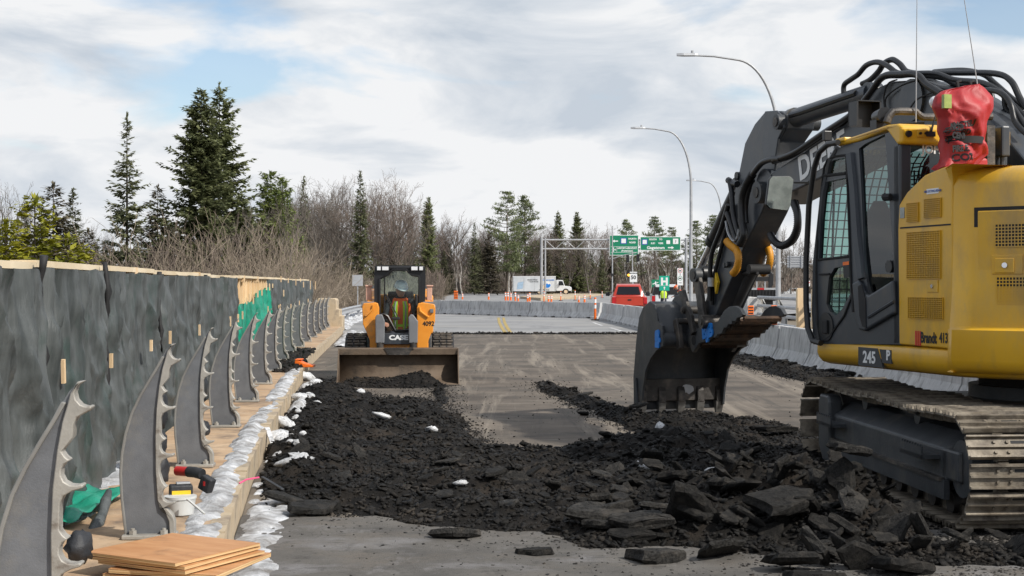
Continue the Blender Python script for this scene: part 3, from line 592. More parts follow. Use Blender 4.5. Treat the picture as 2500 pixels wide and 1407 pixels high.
slabp(765, 1226, .66, 0, .10, .05, .5, "large flat asphalt slab at the left end of the rubble near the curb snow", .06)
slabp(1110, 1288, .46, 1, -.28, .1, .3, "wedge-shaped grey slab standing alone at the front rim of the rubble")
slabp(1310, 1331, .33, 2, .05, .05, 2.9, "small slab lying flat on bare grey asphalt ahead of the rubble", .01)
slabp(1460, 1265, .62, 3, .2, .05, .15, "long thin slab tilted in the middle of the front rubble rim", .10)
slabp(1570, 1275, .66, 4, .12, -.1, .1, "long thin slab to the right of the tilted one in the front rim", .12)
slabp(1480, 1290, .45, 5, -.1, .1, .4, "slab just below the two long thin slabs", .02)
slabp(1905, 1225, .70, 6, .22, -.10, .3, "big thick slab lying against the foot of the excavator track", .36)
slabp(2070, 1195, .62, 7, -.05, .22, .2, "slab wedged under the left crawler track frame", .42)
slabp(1760, 1320, .55, 8, -.5, .2, 1.0, "rounded slab at the left end of the slab heap below the track", .10)
slabp(1930, 1345, .62, 9, -.3, .05, .2, "broad slab at the front of the heap below the track", .12)
slabp(1990, 1310, .50, 10, .3, 1.0, .5, "slab leaning on its edge in the heap below the track", .20)
slabp(2100, 1335, .42, 11, -1.0, .2, .3, "pale upright oval slab facing the camera in the heap", .16)
slabp(2060, 1318, .40, 12, .3, 1.1, .6, "dark slab standing behind the pale oval one", .20)
slabp(2200, 1362, .56, 13, -.2, .15, .1, "low slab at the front right of the heap", .08)
slabp(2245, 1322, .32, 0, -.6, .3, .8, "brownish slab near the rear end of the crawler track", .12)
slabp(2250, 1295, .46, 3, .6, .9, .9, "long slab leaning against the rear of the crawler track", .16)
slabp(1690, 1270, .6, 5, -.2, .9, .9, "sharp slab tip sticking up left of the slab heap", .14)
slabp(1985, 1398, .50, 2, -.1, .05, .1, "narrow slab on the bare asphalt in front of the heap", .03)
slabp(1600, 1345, .55, 6, -.1, .05, .2, "half-buried rough slab at the lower right rim", .02)
slabp(1890, 1060, .75, 4, -.1, .05, .2, "flat slab beyond the front end of the crawler track", .10)
slabp(1830, 1115, .32, 9, .4, .3, .9, "small tilted slab left of the track front", .10)
slabp(700, 1205, .55, 3, .1, .3, .5, "dark thin slab leaning on the curb end of the rubble", .06)
r = random.Random(5); made = 0
zones = [((2150, 1340), 1.0, 26, (.16, .36), .08, "black asphalt slab piled in the heap beside the near end of the track"),
         ((1850, 1290), .95, 28, (.16, .38), .07, "black asphalt slab piled in the heap left of the track"),
         ((1560, 1290), 1.0, 30, (.14, .40), .05, "black asphalt slab in the front right rim of the rubble"),
         ((1250, 1240), 1.4, 34, (.10, .30), .03, "black asphalt piece in the middle of the foreground rubble"),
         ((900, 1180), 1.3, 26, (.08, .26), .02, "black asphalt piece in the left foreground rubble"),
         ((1650, 1130), 1.6, 40, (.10, .32), .03, "black asphalt piece in the rubble between bucket and track"),
         ((1000, 1040), 1.8, 24, (.10, .26), .02, "black asphalt piece in the rubble ahead of the skid steer")]
for (u, v), rad, cnt, (s0, s1), zo, lab in zones:
    c = G(u, v); k = 0; tries = 0
    while k < cnt and tries < 900:
        tries += 1; x = c.x+r.gauss(0, rad*.55); y = c.y+r.gauss(0, rad*.8)
        if y < 8.2 or rz(x, y) < 0.03: continue
        s = s0+(s1-s0)*r.random()**1.5; st = 0.55 if s0 > .15 else 0.35
        slab(x, y, s, r.randrange(14), r.gauss(0, st), r.gauss(0, st), r.uniform(0, 6.28), lab, zo*r.random()); k += 1
# rubble beside the right barrier and along the ridge
for lab, pa, pb, cnt in (("black asphalt piece along the foot of the right hand barrier row", (1790, 880), (2160, 952), 36), ("asphalt piece in the thin ridge left by the grader", (1320, 940), (1560, 1030), 22)):
    for k in range(cnt):
        t = r.random(); g = G(pa[0]+(pb[0]-pa[0])*t, pa[1]+(pb[1]-pa[1])*t); x, y = g.x+r.gauss(0, .12), g.y+r.gauss(0, .35)
        slab(x, y, .10+.22*r.random()**2 + (.12 if pa[0] > 1700 and r.random() < .25 else 0), r.randrange(14), r.gauss(0, .3), r.gauss(0, .3), r.uniform(0, 6), lab, 0.01)

# ------------------------------------------------------------------ snow
def blob(name, seed, n=10, m=7, rough=.28):
    r = random.Random(seed); mb = MB(); rings = []
    for j in range(1, m):
        t = math.pi*j/m; rings.append([(.5*math.sin(t)*math.cos(2*math.pi*i/n)*r.uniform(1-rough, 1+rough), .5*math.sin(t)*math.sin(2*math.pi*i/n)*r.uniform(1-rough, 1+rough), -.4*math.cos(t)*r.uniform(1-rough, 1+rough)) for i in range(n)])
    mb.loft(rings); return mb.mesh(name, 'snow_dirty', 60)
LUMPS = [blob("snow_lump", k) for k in range(6)]
def lump(u, v, w, hgt, label, z=None, k=0, mat=None):
    g = G(u, v); zz = rz(g.x, g.y) if z is None else z
    return tag(obj("snow_lump", LUMPS[k % 6], None, (g.x, g.y, zz+hgt*.25), (random.gauss(0, .2), random.gauss(0, .2), random.uniform(0, 6)), (w, w*.7, hgt)), label, "snow", "snow lumps in the rubble")
lump(938, 1046, .28, .10, "longest white snow lump on the black rubble ahead of the skid steer", k=0)
lump(1055, 1082, .18, .10, "grey snow lump right of the long white one", k=1)
lump(882, 975, .16, .10, "small snow lump on the rubble left of the bucket", k=2)
lump(1612, 1103, .15, .16, "upright white snow lump on the rim below the scraped strip", k=3)
lump(1573, 1187, .16, .09, "small snow lump in the middle of the right rubble", k=4)
lump(720, 1165, .34, .12, "dirty snow block leaning at the curb end of the rubble", k=5)
lump(735, 1160, .22, .16, "pale ice block beside the dirty snow block", k=1)
lump(1125, 1232, .12, .06, "snow fleck at the centre of the foreground rubble", k=2)
lump(1735, 1195, .12, .06, "snow fleck left of the slab heap", k=3)
lump(775, 1005, .14, .06, "snow fleck on the rubble near the curb snow", k=4)
lump(700, 1050, .30, .16, "snow heap against the curb beside a broken board", k=0); lump(672, 1085, .34, .2, "snow heap against the curb below the broken board", k=2)
lump(745, 930, .42, .26, "snow heap in the curb gap by the fourth post", k=3); lump(770, 945, .35, .16, "snow clod beside the curb gap heap", k=1)
lump(735, 985, .3, .14, "snow clod on the rubble below the curb gap", k=5); lump(1230, 1265, .10, .05, "snow fleck on the front rubble rim", k=0)
for k in range(26):
    t = random.random(); y = 11+14*t; x = float(xl(y))+.12+.25*random.random(); w = .07+.12*random.random()
    tag(obj("snow_lump", LUMPS[k % 6], None, (x, y, rz(x, y)+.02), (0, 0, random.uniform(0, 6)), (w, w*.8, w*.7)), "small snow clod lying along the foot of the curb", "snow", "snow clods along the curb")
def snow_strip(name, y0, y1, off0, off1, zb, hgt, seed, label, thr=0.40, edge=0.0):
    ny = int((y1-y0)/(0.03 if y1 < 30 else .1)); nx = 30; yy = np.linspace(y0, y1, ny); t = np.linspace(0, 1, nx); T, Yg = np.meshgrid(t, yy)
    Xg = xl(Yg)+off0+(off1-off0)*T
    n = 0.72*fbm(Xg*3.6+seed, Yg*1.3+seed*2, 3, .5)+0.28*fbm(Xg*9+seed, Yg*6+seed*2, 3, .5); prof = np.sin(np.pi*np.clip(T, 0, 1))**0.6
    h = (n-thr+0.25*(prof-0.55))*prof; h2 = fbm(Xg*9+seed, Yg*7, 3, .45)
    Zg = zb+hgt*1.25*np.clip(h*3.0, 0, 1)*(0.55+0.9*h2)-0.012*(h <= 0)
    f = gridfaces(nx, ny); ok = h.ravel()[f].max(1) > 0; f = f[ok]
    used = np.unique(f); rm = -np.ones(Xg.size, int); rm[used] = np.arange(len(used))
    return tag(obj(name, npmesh(name, np.stack([Xg, Yg, Zg], -1).reshape(-1, 3)[used], rm[f], 'snow', 180)), label, "snow", kind="stuff")
snow_strip("ledge_snow", 7.6, 26.5, -0.28, -0.03, LZ, 0.036, 3.1, "strip of melting snow along the edge of the sidewalk ledge", 0.42)
snow_strip("gutter_snow", 6.6, 12.2, 0.0, 0.36, 0.012, 0.030, 8.4, "slushy snow at the foot of the curb in the foreground", 0.41)
snow_strip("gutter_snow", 12.5, 25, 0.0, 0.30, 0.03, 0.09, 12.4, "patchy snow between curb and rubble", 0.52)
snow_strip("shoulder_snow", 40, 53, 0.05, 0.9, 0.01, 0.07, 5.4, "snow left behind the skid steer at the curb end", 0.40)
snow_strip("wall_snow", 4, 12, -1.5, -0.8, LZ-.01, 0.04, 17.4, "snow behind the first railing posts at the tarp foot", 0.40)
snow_strip("verge_snow", 54, 90, -2.6, 0.2, 0.06, 0.16, 25.4, "snow bank along the guardrail beyond the railing", 0.33)
# ================================================================== LEFT SIDE: railing posts, tarped formwork, tools
def heading(y): return -math.atan2(float(xl(y+.5)-xl(y-.5)), 1.0)
POSTS_Y = [5.1+3.3*k for k in range(15)]
def make_post():
    front = [(0.0, 0.02), (0.0, 0.10), (-0.012, 0.135), (-0.045, 0.175)]
    for k, (zk, x0) in enumerate(((.205, -.078), (.485, -.088), (.765, -.082), (1.045, -.035))):
        tip = x0+(0.078 if k < 3 else 0.060)
        if k: front += [(x0-0.002, zk-0.10), (x0, zk-0.055)]
        front += [(x0+0.012, zk-0.030), (x0+0.045, zk-0.013), (tip, zk-0.004), (tip+0.004, zk+0.008), (tip-0.006, zk+0.010)]
        if k < 3:
            front += [(x0+.058, zk+.006), (x0+.034, zk+.008), (x0+.014, zk+.020), (x0+.003, zk+.042), (x0+.004, zk+.066), (x0+.014, zk+.084), (x0+.034, zk+.096), (x0+.018, zk+.108), (x0+.004, zk+.128)]
        else:
            front += [(x0+.046, zk+.006), (x0+.024, zk+.014), (x0+.008, zk+.032), (x0+.002, zk+.058), (x0+.012, zk+.082), (x0+.034, zk+.098)]
    back = [(-.29, .02), (-.302, .12), (-.316, .25), (-.322, .38), (-.315, .50), (-.294, .62), (-.258, .74), (-.210, .84), (-.158, .93), (-.110, 1.01), (-.078, 1.07), (-.054, 1.112), (-.014, 1.150)]
    root = thing("railing_post", "", "railing post")
    inner = [(-.030, .02), (-.034, .10), (-.060, .16), (-.100, .22), (-.112, .40), (-.114, .60), (-.108, .76), (-.092, .90), (-.074, 1.00), (-.056, 1.06), (-.046, 1.10), (-.022, 1.142)]
    zz_ = np.linspace(.02, 1.145, 30); web = []
    for z in zz_: xa_, xb_ = np.interp(z, [q[1] for q in back], [q[0] for q in back]), np.interp(z, [q[1] for q in inner], [q[0] for q in inner]); web += [(xa_+.004, -.012, z), (max(xb_, xa_+.006)+.004, -.012, z)]
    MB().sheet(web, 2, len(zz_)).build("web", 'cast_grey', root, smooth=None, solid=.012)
    MB().prism(front+inner[::-1], 'y', -.036, .030).build("front_flange", 'cast_sunlit', root, smooth=60, bevel=.005)
    bk = back[:-2]; bi = [(x+.016, z-.004) for x, z in bk]; MB().prism(bk+bi[::-1], 'y', -.034, .030).build("back_flange", 'cast_sunlit2', root, smooth=60, bevel=.004)
    MB().box(-.30, .006, -.085, .085, 0.0, .026).build("base_plate", 'cast_sunlit', root, smooth=None, bevel=.006)
    nut = MB(); nut.cyl((0, 0, .024), (0, 0, .05), .024, n=6); nut.cyl((0, 0, .05), (0, 0, .062), .012, n=8); me = nut.mesh("anchor_nut", 'cast_sunlit', 30)
    for x, y in ((-.06, -.045), (-.06, .045), (-.24, -.045), (-.24, .045)): obj("anchor_nut", me, root, (x, y, 0))
    return root
proto = make_post()
ORD = ["first", "second", "third", "fourth", "fifth", "sixth", "seventh", "eighth", "ninth", "tenth", "eleventh", "twelfth", "thirteenth", "fourteenth", "fifteenth"]
for k, y in enumerate(POSTS_Y):
    o = proto if k == 0 else copy_tree(proto)
    x = float(xl(y))-0.28-0.004*max(0, y-8); o.location = (x, y, LZ); o.rotation_euler = (random.gauss(0, .004), random.gauss(0, .006), -heading(y)*0.0+math.atan2(float(xl(y+.5)-xl(y-.5)), 1.0)*-1.0*0.6)
    lab = {0: "nearest curved grey railing post, cut off by the lower picture corner", 1: "second curved grey railing post, behind the plywood sheets", 14: "last curved grey railing post beside the tan end pillar"}.get(k, ORD[k]+" curved grey railing post from the camera along the ledge")
    tag(o, lab, "railing post", "row of bare railing posts")
# tan end pillar
mb = MB(); mb.prism([(-.95, 0), (0, 0), (0, .55), (-.10, .55), (-.10, .80), (-.22, .80), (-.22, 1.12), (-.28, 1.2), (-.9, 1.2), (-.95, 1.12)], 'y', 0, .7)
o = mb.build("end_pillar", 'tan_concrete', None, smooth=None, bevel=.03); o.location = (float(xl(53))-.02, 52.7, LZ-.15); tag(o, "tan concrete end pillar with stepped side at the end of the post row", "pillar")

# ---- formwork wall, wood top, plywood, studs, blocks
WOFF = 1.28
def wx(y): return float(xl(y))-WOFF
def wz(y): return float(np.interp(y, [6, 8, 52], [1.855, 1.862, 1.955]))
form = thing("formwork_wall", "long wooden formwork wall with pale board top behind the posts", "formwork", (wx(30), 30, 0))
def fpart(mb, name, mat, **k):
    mb.v = [(x-wx(30), y-30, z) for x, y, z in mb.v]; return mb.build(name, mat, form, **k)
y = 6.0
while y < 51.5:                                     # plank by plank along the top
    L_ = min(3.05, 51.9-y); mb = MB(); r0 = random.uniform(-.012, .012)
    mb.add([(wx(y)+a, y, wz(y)+b+r0) for a, b in ((-.12, -.045), (.05, -.045), (.05, 0), (-.12, 0))]+[(wx(y+L_-.012)+a, y+L_-.012, wz(y+L_)+b+r0) for a, b in ((-.12, -.045), (.05, -.045), (.05, 0), (-.12, 0))],
           [(3, 2, 1, 0), (4, 5, 6, 7), (0, 1, 5, 4), (1, 2, 6, 5), (2, 3, 7, 6), (3, 0, 4, 7)])
    fpart(mb, "top_plank", 'lumber_top', smooth=None); y += L_
y = 6.0
while y < 51.5:                                     # facing boards under the planks (visible where the tarps are pulled down)
    L_ = min(2.44, 51.9-y); mb = MB(); a, b = (wx(y), y), (wx(y+L_-.01), y+L_-.01)
    for (px, py) in (a, b): mb.v += [(px-.06, py, -1.2), (px-.04, py, -1.2), (px-.04, py, wz(py)-.05), (px-.06, py, wz(py)-.05)]
    mb.f = [(3, 2, 1, 0), (4, 5, 6, 7), (0, 1, 5, 4), (1, 2, 6, 5), (2, 3, 7, 6), (3, 0, 4, 7)]
    fpart(mb, "plywood_panel", 'lumber_top', smooth=None); y += L_
for y in np.arange(25.5, 35, .62): fpart(MB().box(wx(y)-.038, wx(y)+.012, y-.02, y+.02, 1.0, wz(y)-.048), "stud", 'lumber', smooth=None)
for y in (13.8, 19.6, 27.9, 31.5): fpart(MB().box(wx(y)-.03, wx(y)+.062, y-.05, y+.05, wz(y)-.11, wz(y)+.012), "cleat", 'lumber', smooth=None)
def wall_y(u):                                      # depth at which the wall passes photo column u
    lo, hi = 5.0, 60.0
    for _ in range(40):
        m = (lo+hi)/2
        if wx(m)/m*F+UC < u: lo = m
        else: hi = m
    return lo
for (u, v, w, h, t) in ((79, 907, .045, .155, .08), (210, 881, .055, .115, 0), (319, 844, .055, .11, 0), (370, 824, .05, .14, 0), (449, 806, .05, .14, 0), (532, 785, .06, .16, 0), (553, 777, .08, .14, 0), (565, 770, .05, .14, 0),
                     (576, 735, .05, .12, 0), (583, 728, .07, .16, 0), (594, 733, .06, .15, 0), (606, 717, .08, .16, 0), (617, 713, .08, .16, 0), (629, 700, .08, .16, 0), (637, 701, .06, .16, 0), (645, 698, .06, .1, 0), (633, 756, .05, .16, 0),
                     (661, 751, .06, .12, 0), (665, 750, .05, .15, 0), (674, 716, .06, .17, 0), (667, 682, .06, .15, 0), (686, 685, .06, .14, 0), (706, 689, .06, .2, 0), (718, 684, .06, .12, 0), (726, 695, .07, .18, 0), (744, 696, .07, .3, 0),
                     (757, 697, .07, .3, 0), (693, 748, .05, .13, 0), (738, 735, .05, .16, 0), (715, 740, .05, .14, 0), (180, 1300, .035, .05, 0), (265, 1225, .035, .05, 0)):
    y = wall_y(u) if v < 1200 else (8.7 if u < 200 else 11.0); z = H-(v-VH)*y/F; x = wx(y)+.20
    mb = MB().obox((x, y, z), (.022, w*.7, h), Matrix.Rotation(t, 3, 'X')); fpart(mb, "batten_block", 'lumber', smooth=None)

# ---- tarps
def tarp(name, y0, y1, label, mat='tarp', top=None, seed=0.0, zbot=-.55, out=.075, group="dark insulated tarps on the formwork", ends=(0, 0)):
    ny = max(24, int((y1-y0)/(.0035*(y0+y1)/2))); nz = int(np.interp((y0+y1)/2, [8, 30], [96, 44])); yy = np.linspace(y0, y1, ny); tt = np.linspace(0, 1, nz); T, Yg = np.meshgrid(tt, yy)
    tz = np.array([(top(y) if top else wz(y)-.045) for y in yy])[:, None]
    tz = tz+0.055*(fbm(Yg*2.3+seed, Yg*0+seed, 3)-.55)*(1.0 if top is None else 2.2)
    Zg = tz+(zbot-tz)*T
    sag = 0.5+0.5*T
    warp = 0.35*fbm(Yg*.7+seed, Zg*1.1+seed, 2)+.12*fbm(Yg*2+seed, Zg*2.5, 2)
    n1 = fbm(Yg*2.4+seed+warp*2, Zg*.28+seed*3, 3, .5)-.5                                      # broad vertical drapes
    rd = (1-np.abs(2*fbm(Yg*3.6+seed*2+warp*3, Zg*.22+seed, 2, .5)-1))**3                        # narrow standing folds
    n3 = (1-np.abs(2*fbm(Yg*1.5+seed*5+Zg*1.3, Zg*.8-Yg*.9+seed, 3, .55)-1))**3                  # slanting creases
    n5 = (1-np.abs(2*fbm(Yg*5+seed-Zg*2.6, Zg*2.6+Yg*1.5+seed, 3, .55)-1))**2
    X_ = xl(Yg)-WOFF+out+sag*(.36*n1+.11*rd+.11*n3+.040*n5)-.06
    e = np.minimum(Yg-y0, y1-Yg); X_ = X_-.06*np.exp(-e/.07)+.04*np.exp(-((e-.16)/.09)**2)
    v = np.stack([X_, Yg+.04*n1*sag, Zg], -1).reshape(-1, 3); o = obj(name, npmesh(name, v, gridfaces(nz, ny), mat, 180))
    return tag(o, label, "tarp", group)
TP = [(6.0, 8.9, "dark tarp at the picture's left edge, nearest to the camera"), (8.9, 11.65, "wrinkled dark tarp between the first two black seams"), (11.65, 15.1, "dark tarp panel behind the third railing post"),
      (15.1, 20.2, "dark tarp panel behind the fourth railing post"), (20.2, 25.7, "dark tarp panel just before the green one"), (34.4, 43, "grey tarp panel just beyond the green one"), (43, 51.9, "last grey tarp panel by the end pillar")]
for k, (a, b, lab) in enumerate(TP): tarp("wall_tarp", a, b, lab, seed=3.7*k+1)
tarp("wall_tarp", 25.7, 34.4, "bright green tarp pulled down from the exposed formwork", 'green_tarp', lambda y: float(np.interp(y, [25.7, 29, 31.5, 33, 34.4], [1.37, 1.40, 1.58, 1.66, 1.68])), seed=9.3, group="green tarp")
for y in (8.9, 11.65, 15.1, 20.2):                # rolled black seams
    pts = [(wx(y)+.10+.03*math.sin(z*9+y)+random.uniform(-.012, .012), y+.02*math.sin(z*7+y), z) for z in np.linspace(wz(y)+(.03 if y < 12 else -.02), -.4, 30)]
    rr = [.03*random.uniform(.6, 1.3) for _ in pts]; tag(MB().tube(pts, rr, 7).build("tarp_roll", 'tarp_seam', None, 180), {8.9: "rolled black tarp seam with a knot near the left edge", 11.65: "rolled black tarp seam second from the left edge", 15.1: "thin black tarp seam behind the third post", 20.2: "thin black tarp seam behind the fifth post"}[y], "tarp seam")
def crumple(name, c, s, mat, label, cat, seed=1, rough=.35, n=18, m=12):
    r = random.Random(seed); mb = MB(); rings = []
    for j in range(1, m):
        t = math.pi*j/m; ring = []
        for i in range(n):
            a = 2*math.pi*i/n; q = 1+rough*(float(fbm(np.array([3*math.cos(a)+seed]), np.array([3*math.sin(a)+4*t]), 3, .7)[0])-.5)*2
            ring.append((c[0]+s[0]*math.sin(t)*math.cos(a)*q, c[1]+s[1]*math.sin(t)*math.sin(a)*q, c[2]-s[2]*math.cos(t)*q))
        rings.append(ring)
    mb.loft(rings); return tag(mb.build(name, mat, None, 180), label, cat)
# ---- plywood sheets stacked on the ledge
def sheet3(c, w, l, t, rz_, tilt, label, k):
    root = thing("plywood_sheet", label, "plywood", c, rz_, "stack of plywood sheets"); root.rotation_euler = (tilt[0], tilt[1], rz_)
    mb = MB().box(-w/2, w/2, -l/2, l/2, t-.002, t); mb.build("face_veneer", 'plywood', root, smooth=None)
    MB().box(-w/2+.001, w/2-.001, -l/2+.001, l/2-.001, 0, t-.0022).build("core", 'plywood_edge', root, smooth=None)
pz = LZ+.005; base = Vector((-1.76, 7.4, 0))
for k, (dx, dy, rot, w, l, lab) in enumerate(((.05, .0, -.30, .56, .62, "lowest plywood sheet, at the bottom of the stack on the ledge"), (.10, -.02, -.28, .60, .62, "second plywood sheet from below, sticking out to the right"), (.05, -.01, -.50, .58, .62, "middle plywood sheet of the stack"),
                                              (.02, .0, -.46, .60, .62, "second plywood sheet from the top of the stack"), (.0, .0, -.52, .62, .64, "topmost orange plywood sheet with a dark stain"))):
    sheet3((base.x+dx, base.y+dy, pz+.002), w, l, .022 if k < 2 else .016, rot, (0, 0), lab, k); pz += (.030 if k < 2 else .0205)
# ---- tools and litter on the ledge
g = P(437, 1250, 9.3)
root = thing("drill_box", "black and yellow power tool battery box on the ledge behind the second post", "tool", (g.x, 9.35, LZ+.15), .3)
MB().box(-.075, .075, -.05, .05, -.07, .03).build("case", 'black_cloth', root, smooth=None, bevel=.012); MB().box(-.06, .06, -.054, -.05, -.045, -.005).build("yellow_label", 'tool_yellow', root, smooth=None)
MB().box(-.03, .06, -.03, .03, .032, .045).build("terminal_block", 'galvanised', root, smooth=None, bevel=.004)
root = thing("cordless_drill", "red and black cordless drill lying beside the battery box", "tool", (g.x+.08, 9.42, LZ+.22), -.5)
MB().cyl((-.16, 0, .03), (-.06, 0, .03), .032, n=14).build("chuck", 'tool_red', root); MB().tube([(-.06, 0, .03), (.0, 0, .03), (.06, 0, .02)], .036, 12).build("motor_body", 'black_cloth', root); MB().obox((.10, 0, -.04), (.09, .06, .10), Matrix.Rotation(.4, 3, 'Y')).build("battery", 'black_cloth', root, bevel=.01); MB().box(.095, .11, -.034, -.031, -.05, -.02).build("red_tab", 'tool_red', root, smooth=None)
root = thing("plastic_bucket", "translucent white plastic tub with lid under the tools", "tub", (g.x+.02, 9.25, LZ+.002))
MB().cyl((0, 0, 0), (0, 0, .10), .085, .10, 20).build("tub_body", 'tub_plastic', root); MB().cyl((0, 0, .102), (0, 0, .118), .106, .106, 20).build("lid", 'tub_plastic', root)
o = MB().tube([(0, 0, 0), (.08, -.05, -.05), (.13, -.09, -.08)], .008, 6).build("white_strap", 'tub_plastic', None); o.location = (g.x+.1, 9.1, LZ+.12); tag(o, "white plastic strap hanging over the tub", "strap")
tag(MB().tube([(g.x+.28, 9.9, LZ+.11), (g.x+.32, 9.95, LZ+.13), (g.x+.38, 10.1, LZ+.125)], .006, 5).build("pink_ribbon", 'pink', None), "pink survey ribbon lying on the ledge snow", "ribbon")
crumple("black_bag", (P(195, 1335, 6.6).x, 6.6, P(195, 1335, 6.6).z), (.06, .09, .075), 'black_cloth', "black cloth bundle stuffed beside the nearest railing post", "cloth", 2)
for k, (u, v, y, s, lab) in enumerate(((412, 1000, 11.2, (.05, .1, .14), "black cloth bundle above the gap behind the second post"), (410, 1085, 11.0, (.05, .1, .11), "black cloth bundle in the middle gap behind the second post"), (412, 1150, 10.8, (.06, .1, .12), "black cloth bundle low behind the second post"), (512, 1050, 14.2, (.06, .1, .09), "black cloth bundle behind the third post"))):
    p = P(u, v, y); crumple("black_bag", (p.x-.06, y, p.z), s, 'black_cloth', lab, "cloth", 5+k)
pp = [P(190, 1330, 8.5), P(205, 1318, 8.6), P(222, 1300, 8.7), P(238, 1282, 8.8), P(250, 1255, 9.0), P(258, 1225, 9.1), P(266, 1200, 9.2)]
pp = [Vector((max(p.x, wx(p.y)+.10), p.y, p.z)) for p in pp]
tag(MB().tube(pp, [.02, .035, .028, .04, .03, .036, .02], 10).build("tarp_roll", 'tarp', None, 180), "bunched dark tarp end hanging behind the first gap", "tarp")
mb = MB(); g0 = (wx(9.5)+.25, 9.3); nn = 16; s = []
for j in range(nn):
    for i in range(nn):
        a, b = i/(nn-1), j/(nn-1); s.append((g0[0]+.45*(a-.5), g0[1]+1.3*(b-.5), LZ+.02+.10*float(fbm(np.array([a*4+2]), np.array([b*7]), 3)[0])))
mb.sheet(s, nn, nn); tag(mb.build("green_tarp_scrap", 'green_tarp', None, 180, solid=.004), "green tarp scrap on the ledge snow behind the posts", "tarp")
# orange scoop on the ledge
g = P(745, 845, 26.2); root = thing("orange_chute", "small orange plastic wedge lying on the ledge beside the seventh post", "chute", (g.x, 26.2, LZ))
MB().prism([(-.17, 0), (.17, 0), (.17, .035), (.0, .07), (-.13, .14), (-.17, .12)], 'y', -.15, .15).build("wedge", 'safety_orange', root, smooth=None, bevel=.01)
MB().box(-.165, -.05, -.155, .155, .13, .15).build("rim", 'safety_orange', root, smooth=None, bevel=.006)
# broken boards against the curb
for (u0, v0, u1, v1, y, w, lab) in ((618, 1028, 648, 1046, 15.6, .03, "dark splintered stick lying across the ledge snow"), (652, 1045, 668, 1090, 14.8, .05, "dirty broken board leaning on the curb by the third post"), (737, 915, 755, 950, 26.5, .07, "tilted white board stuck in the snow at the curb gap"), (640, 1165, 690, 1195, 12.0, .03, "black splintered board at the curb end of the rubble")):
    a, b = P(u0, v0, y), P(u1, v1, y-.5); d = b-a; mb = MB(); mb.obox((0, 0, 0), (d.length, w, w*.45)); q = d.to_track_quat('X', 'Z').to_matrix().to_4x4(); q.translation = (a+b)/2; mb.xf(q)
    tag(mb.build("broken_board", 'snow_dirty' if w in (.05, .07) else 'black_cloth', None, smooth=None, bevel=.004), lab, "board")
# guardrail and blank sign beyond the pillar
root = thing("guardrail", "steel guardrail half buried in snow past the end pillar", "guardrail", (0, 0, 0))
pa = [(float(xl(y))-.35, y) for y in (55, 60, 66, 74, 84)]
mb = MB(); s = []
for x, y in pa:
    for dx, z in ((0, .42), (.06, .46), (.0, .53), (0, .57), (.06, .64), (0, .70)): s.append((x+dx, y, z+far_z(x, y)))
mb.sheet(s, 6, len(pa)); mb.build("beam", 'galvanised', root, 60, solid=.01)
for x, y in pa: MB().box(x-.14, x-.02, y-.05, y+.05, 0, .68+far_z(x, y)).build("guardrail_post", 'galvanised', root, smooth=None)
p = P(873, 685, 80); root = thing("road_sign", "blank grey back of a square sign on a thin pole left of the skid steer", "sign", (p.x, 80, 0))
MB().box(-.30, .30, -.01, .01, p.z-.31, p.z+.31).build("sign_plate", 'sign_back', root, smooth=None); MB().cyl((0, .04, -.5), (0, .04, p.z+.25), .03, n=8).build("pole", 'galvanised', root)
# ================================================================== EXCAVATOR
EC = Vector((4.45, 11.65, 0)); TH = R(16.5); PH = R(3.6)
exc = thing("excavator", "yellow and dark grey crawler excavator with its bucket lowered onto the rubble", "excavator", EC)
Rh = Matrix.Rotation(TH, 3, 'Z'); Rhi = Matrix.Rotation(-TH, 3, 'Z')
CL = Rhi @ (Vector((0, 0, H))-EC)
def ray(u, v): return Rhi @ Vector(((u-UC)/F, 1, -(v-VH)/F))
def HX(u, v, X):                     # photo pixel on the house plane x = X -> (y, z)
    d = ray(u, v); t = (X-CL.x)/d.x; p = CL+d*t; return (p.y, p.z)
def HY(u, v, Y):                     # photo pixel on the house plane y = Y -> (x, z)
    d = ray(u, v); t = (Y-CL.y)/d.y; p = CL+d*t; return (p.x, p.z)
def hpart(mb, name, mat, parent=None, **k):
    o = mb.build(name, mat, parent or exc, **k)
    if parent is None: o.rotation_euler = (0, 0, TH)
    return o
def polyX(pp, X): return [HX(u, v, X) for u, v in pp]
LX, RX, CB = -1.40, -0.40, 0.08      # cab left side, right side, back
# ---- crawler tracks
TZ, TR, TL = 0.84, 0.38, 3.50         # loop height, wheel radius, wheel base
def loop(n):
    """points and tangents of the track centre line in the side plane"""
    zc, r = TZ-.40, .36; pts = []
    L1 = TL; arc = math.pi*r; per = 2*L1+2*arc
    for i in range(n):
        s = per*i/n
        if s < L1: y, z, a = -TL/2+s, zc+r-.035*math.sin(math.pi*s/L1)*abs(math.sin(2.0*math.pi*s/L1)), 0.0
        elif s < L1+arc: t = (s-L1)/r; y, z, a = TL/2+r*math.sin(t), zc+r*math.cos(t), -t
        elif s < 2*L1+arc: y, z, a = TL/2-(s-L1-arc), zc-r, -math.pi
        else: t = (s-2*L1-arc)/r; y, z, a = -TL/2-r*math.sin(t), zc-r*math.cos(t), -math.pi-t
        pts.append((y, z, a))
    return pts
W = 0.72; shoe = MB(); shoe.box(-W/2, W/2, -.082, .082, .0, .014)
for yb, hh in ((-.074, .030), (.0, .024), (.074, .030)): shoe.prism([(yb-.011, .013), (yb+.011, .013), (yb+.006, .013+hh), (yb-.006, .013+hh)], 'x', -W/2, W/2)
shoe.box(-.16, -.09, -.09, .09, -.07, .002); shoe.box(.09, .16, -.09, .09, -.07, .002)
shoe_me = shoe.mesh("track_shoe", 'track_shoe')
boltm = MB()
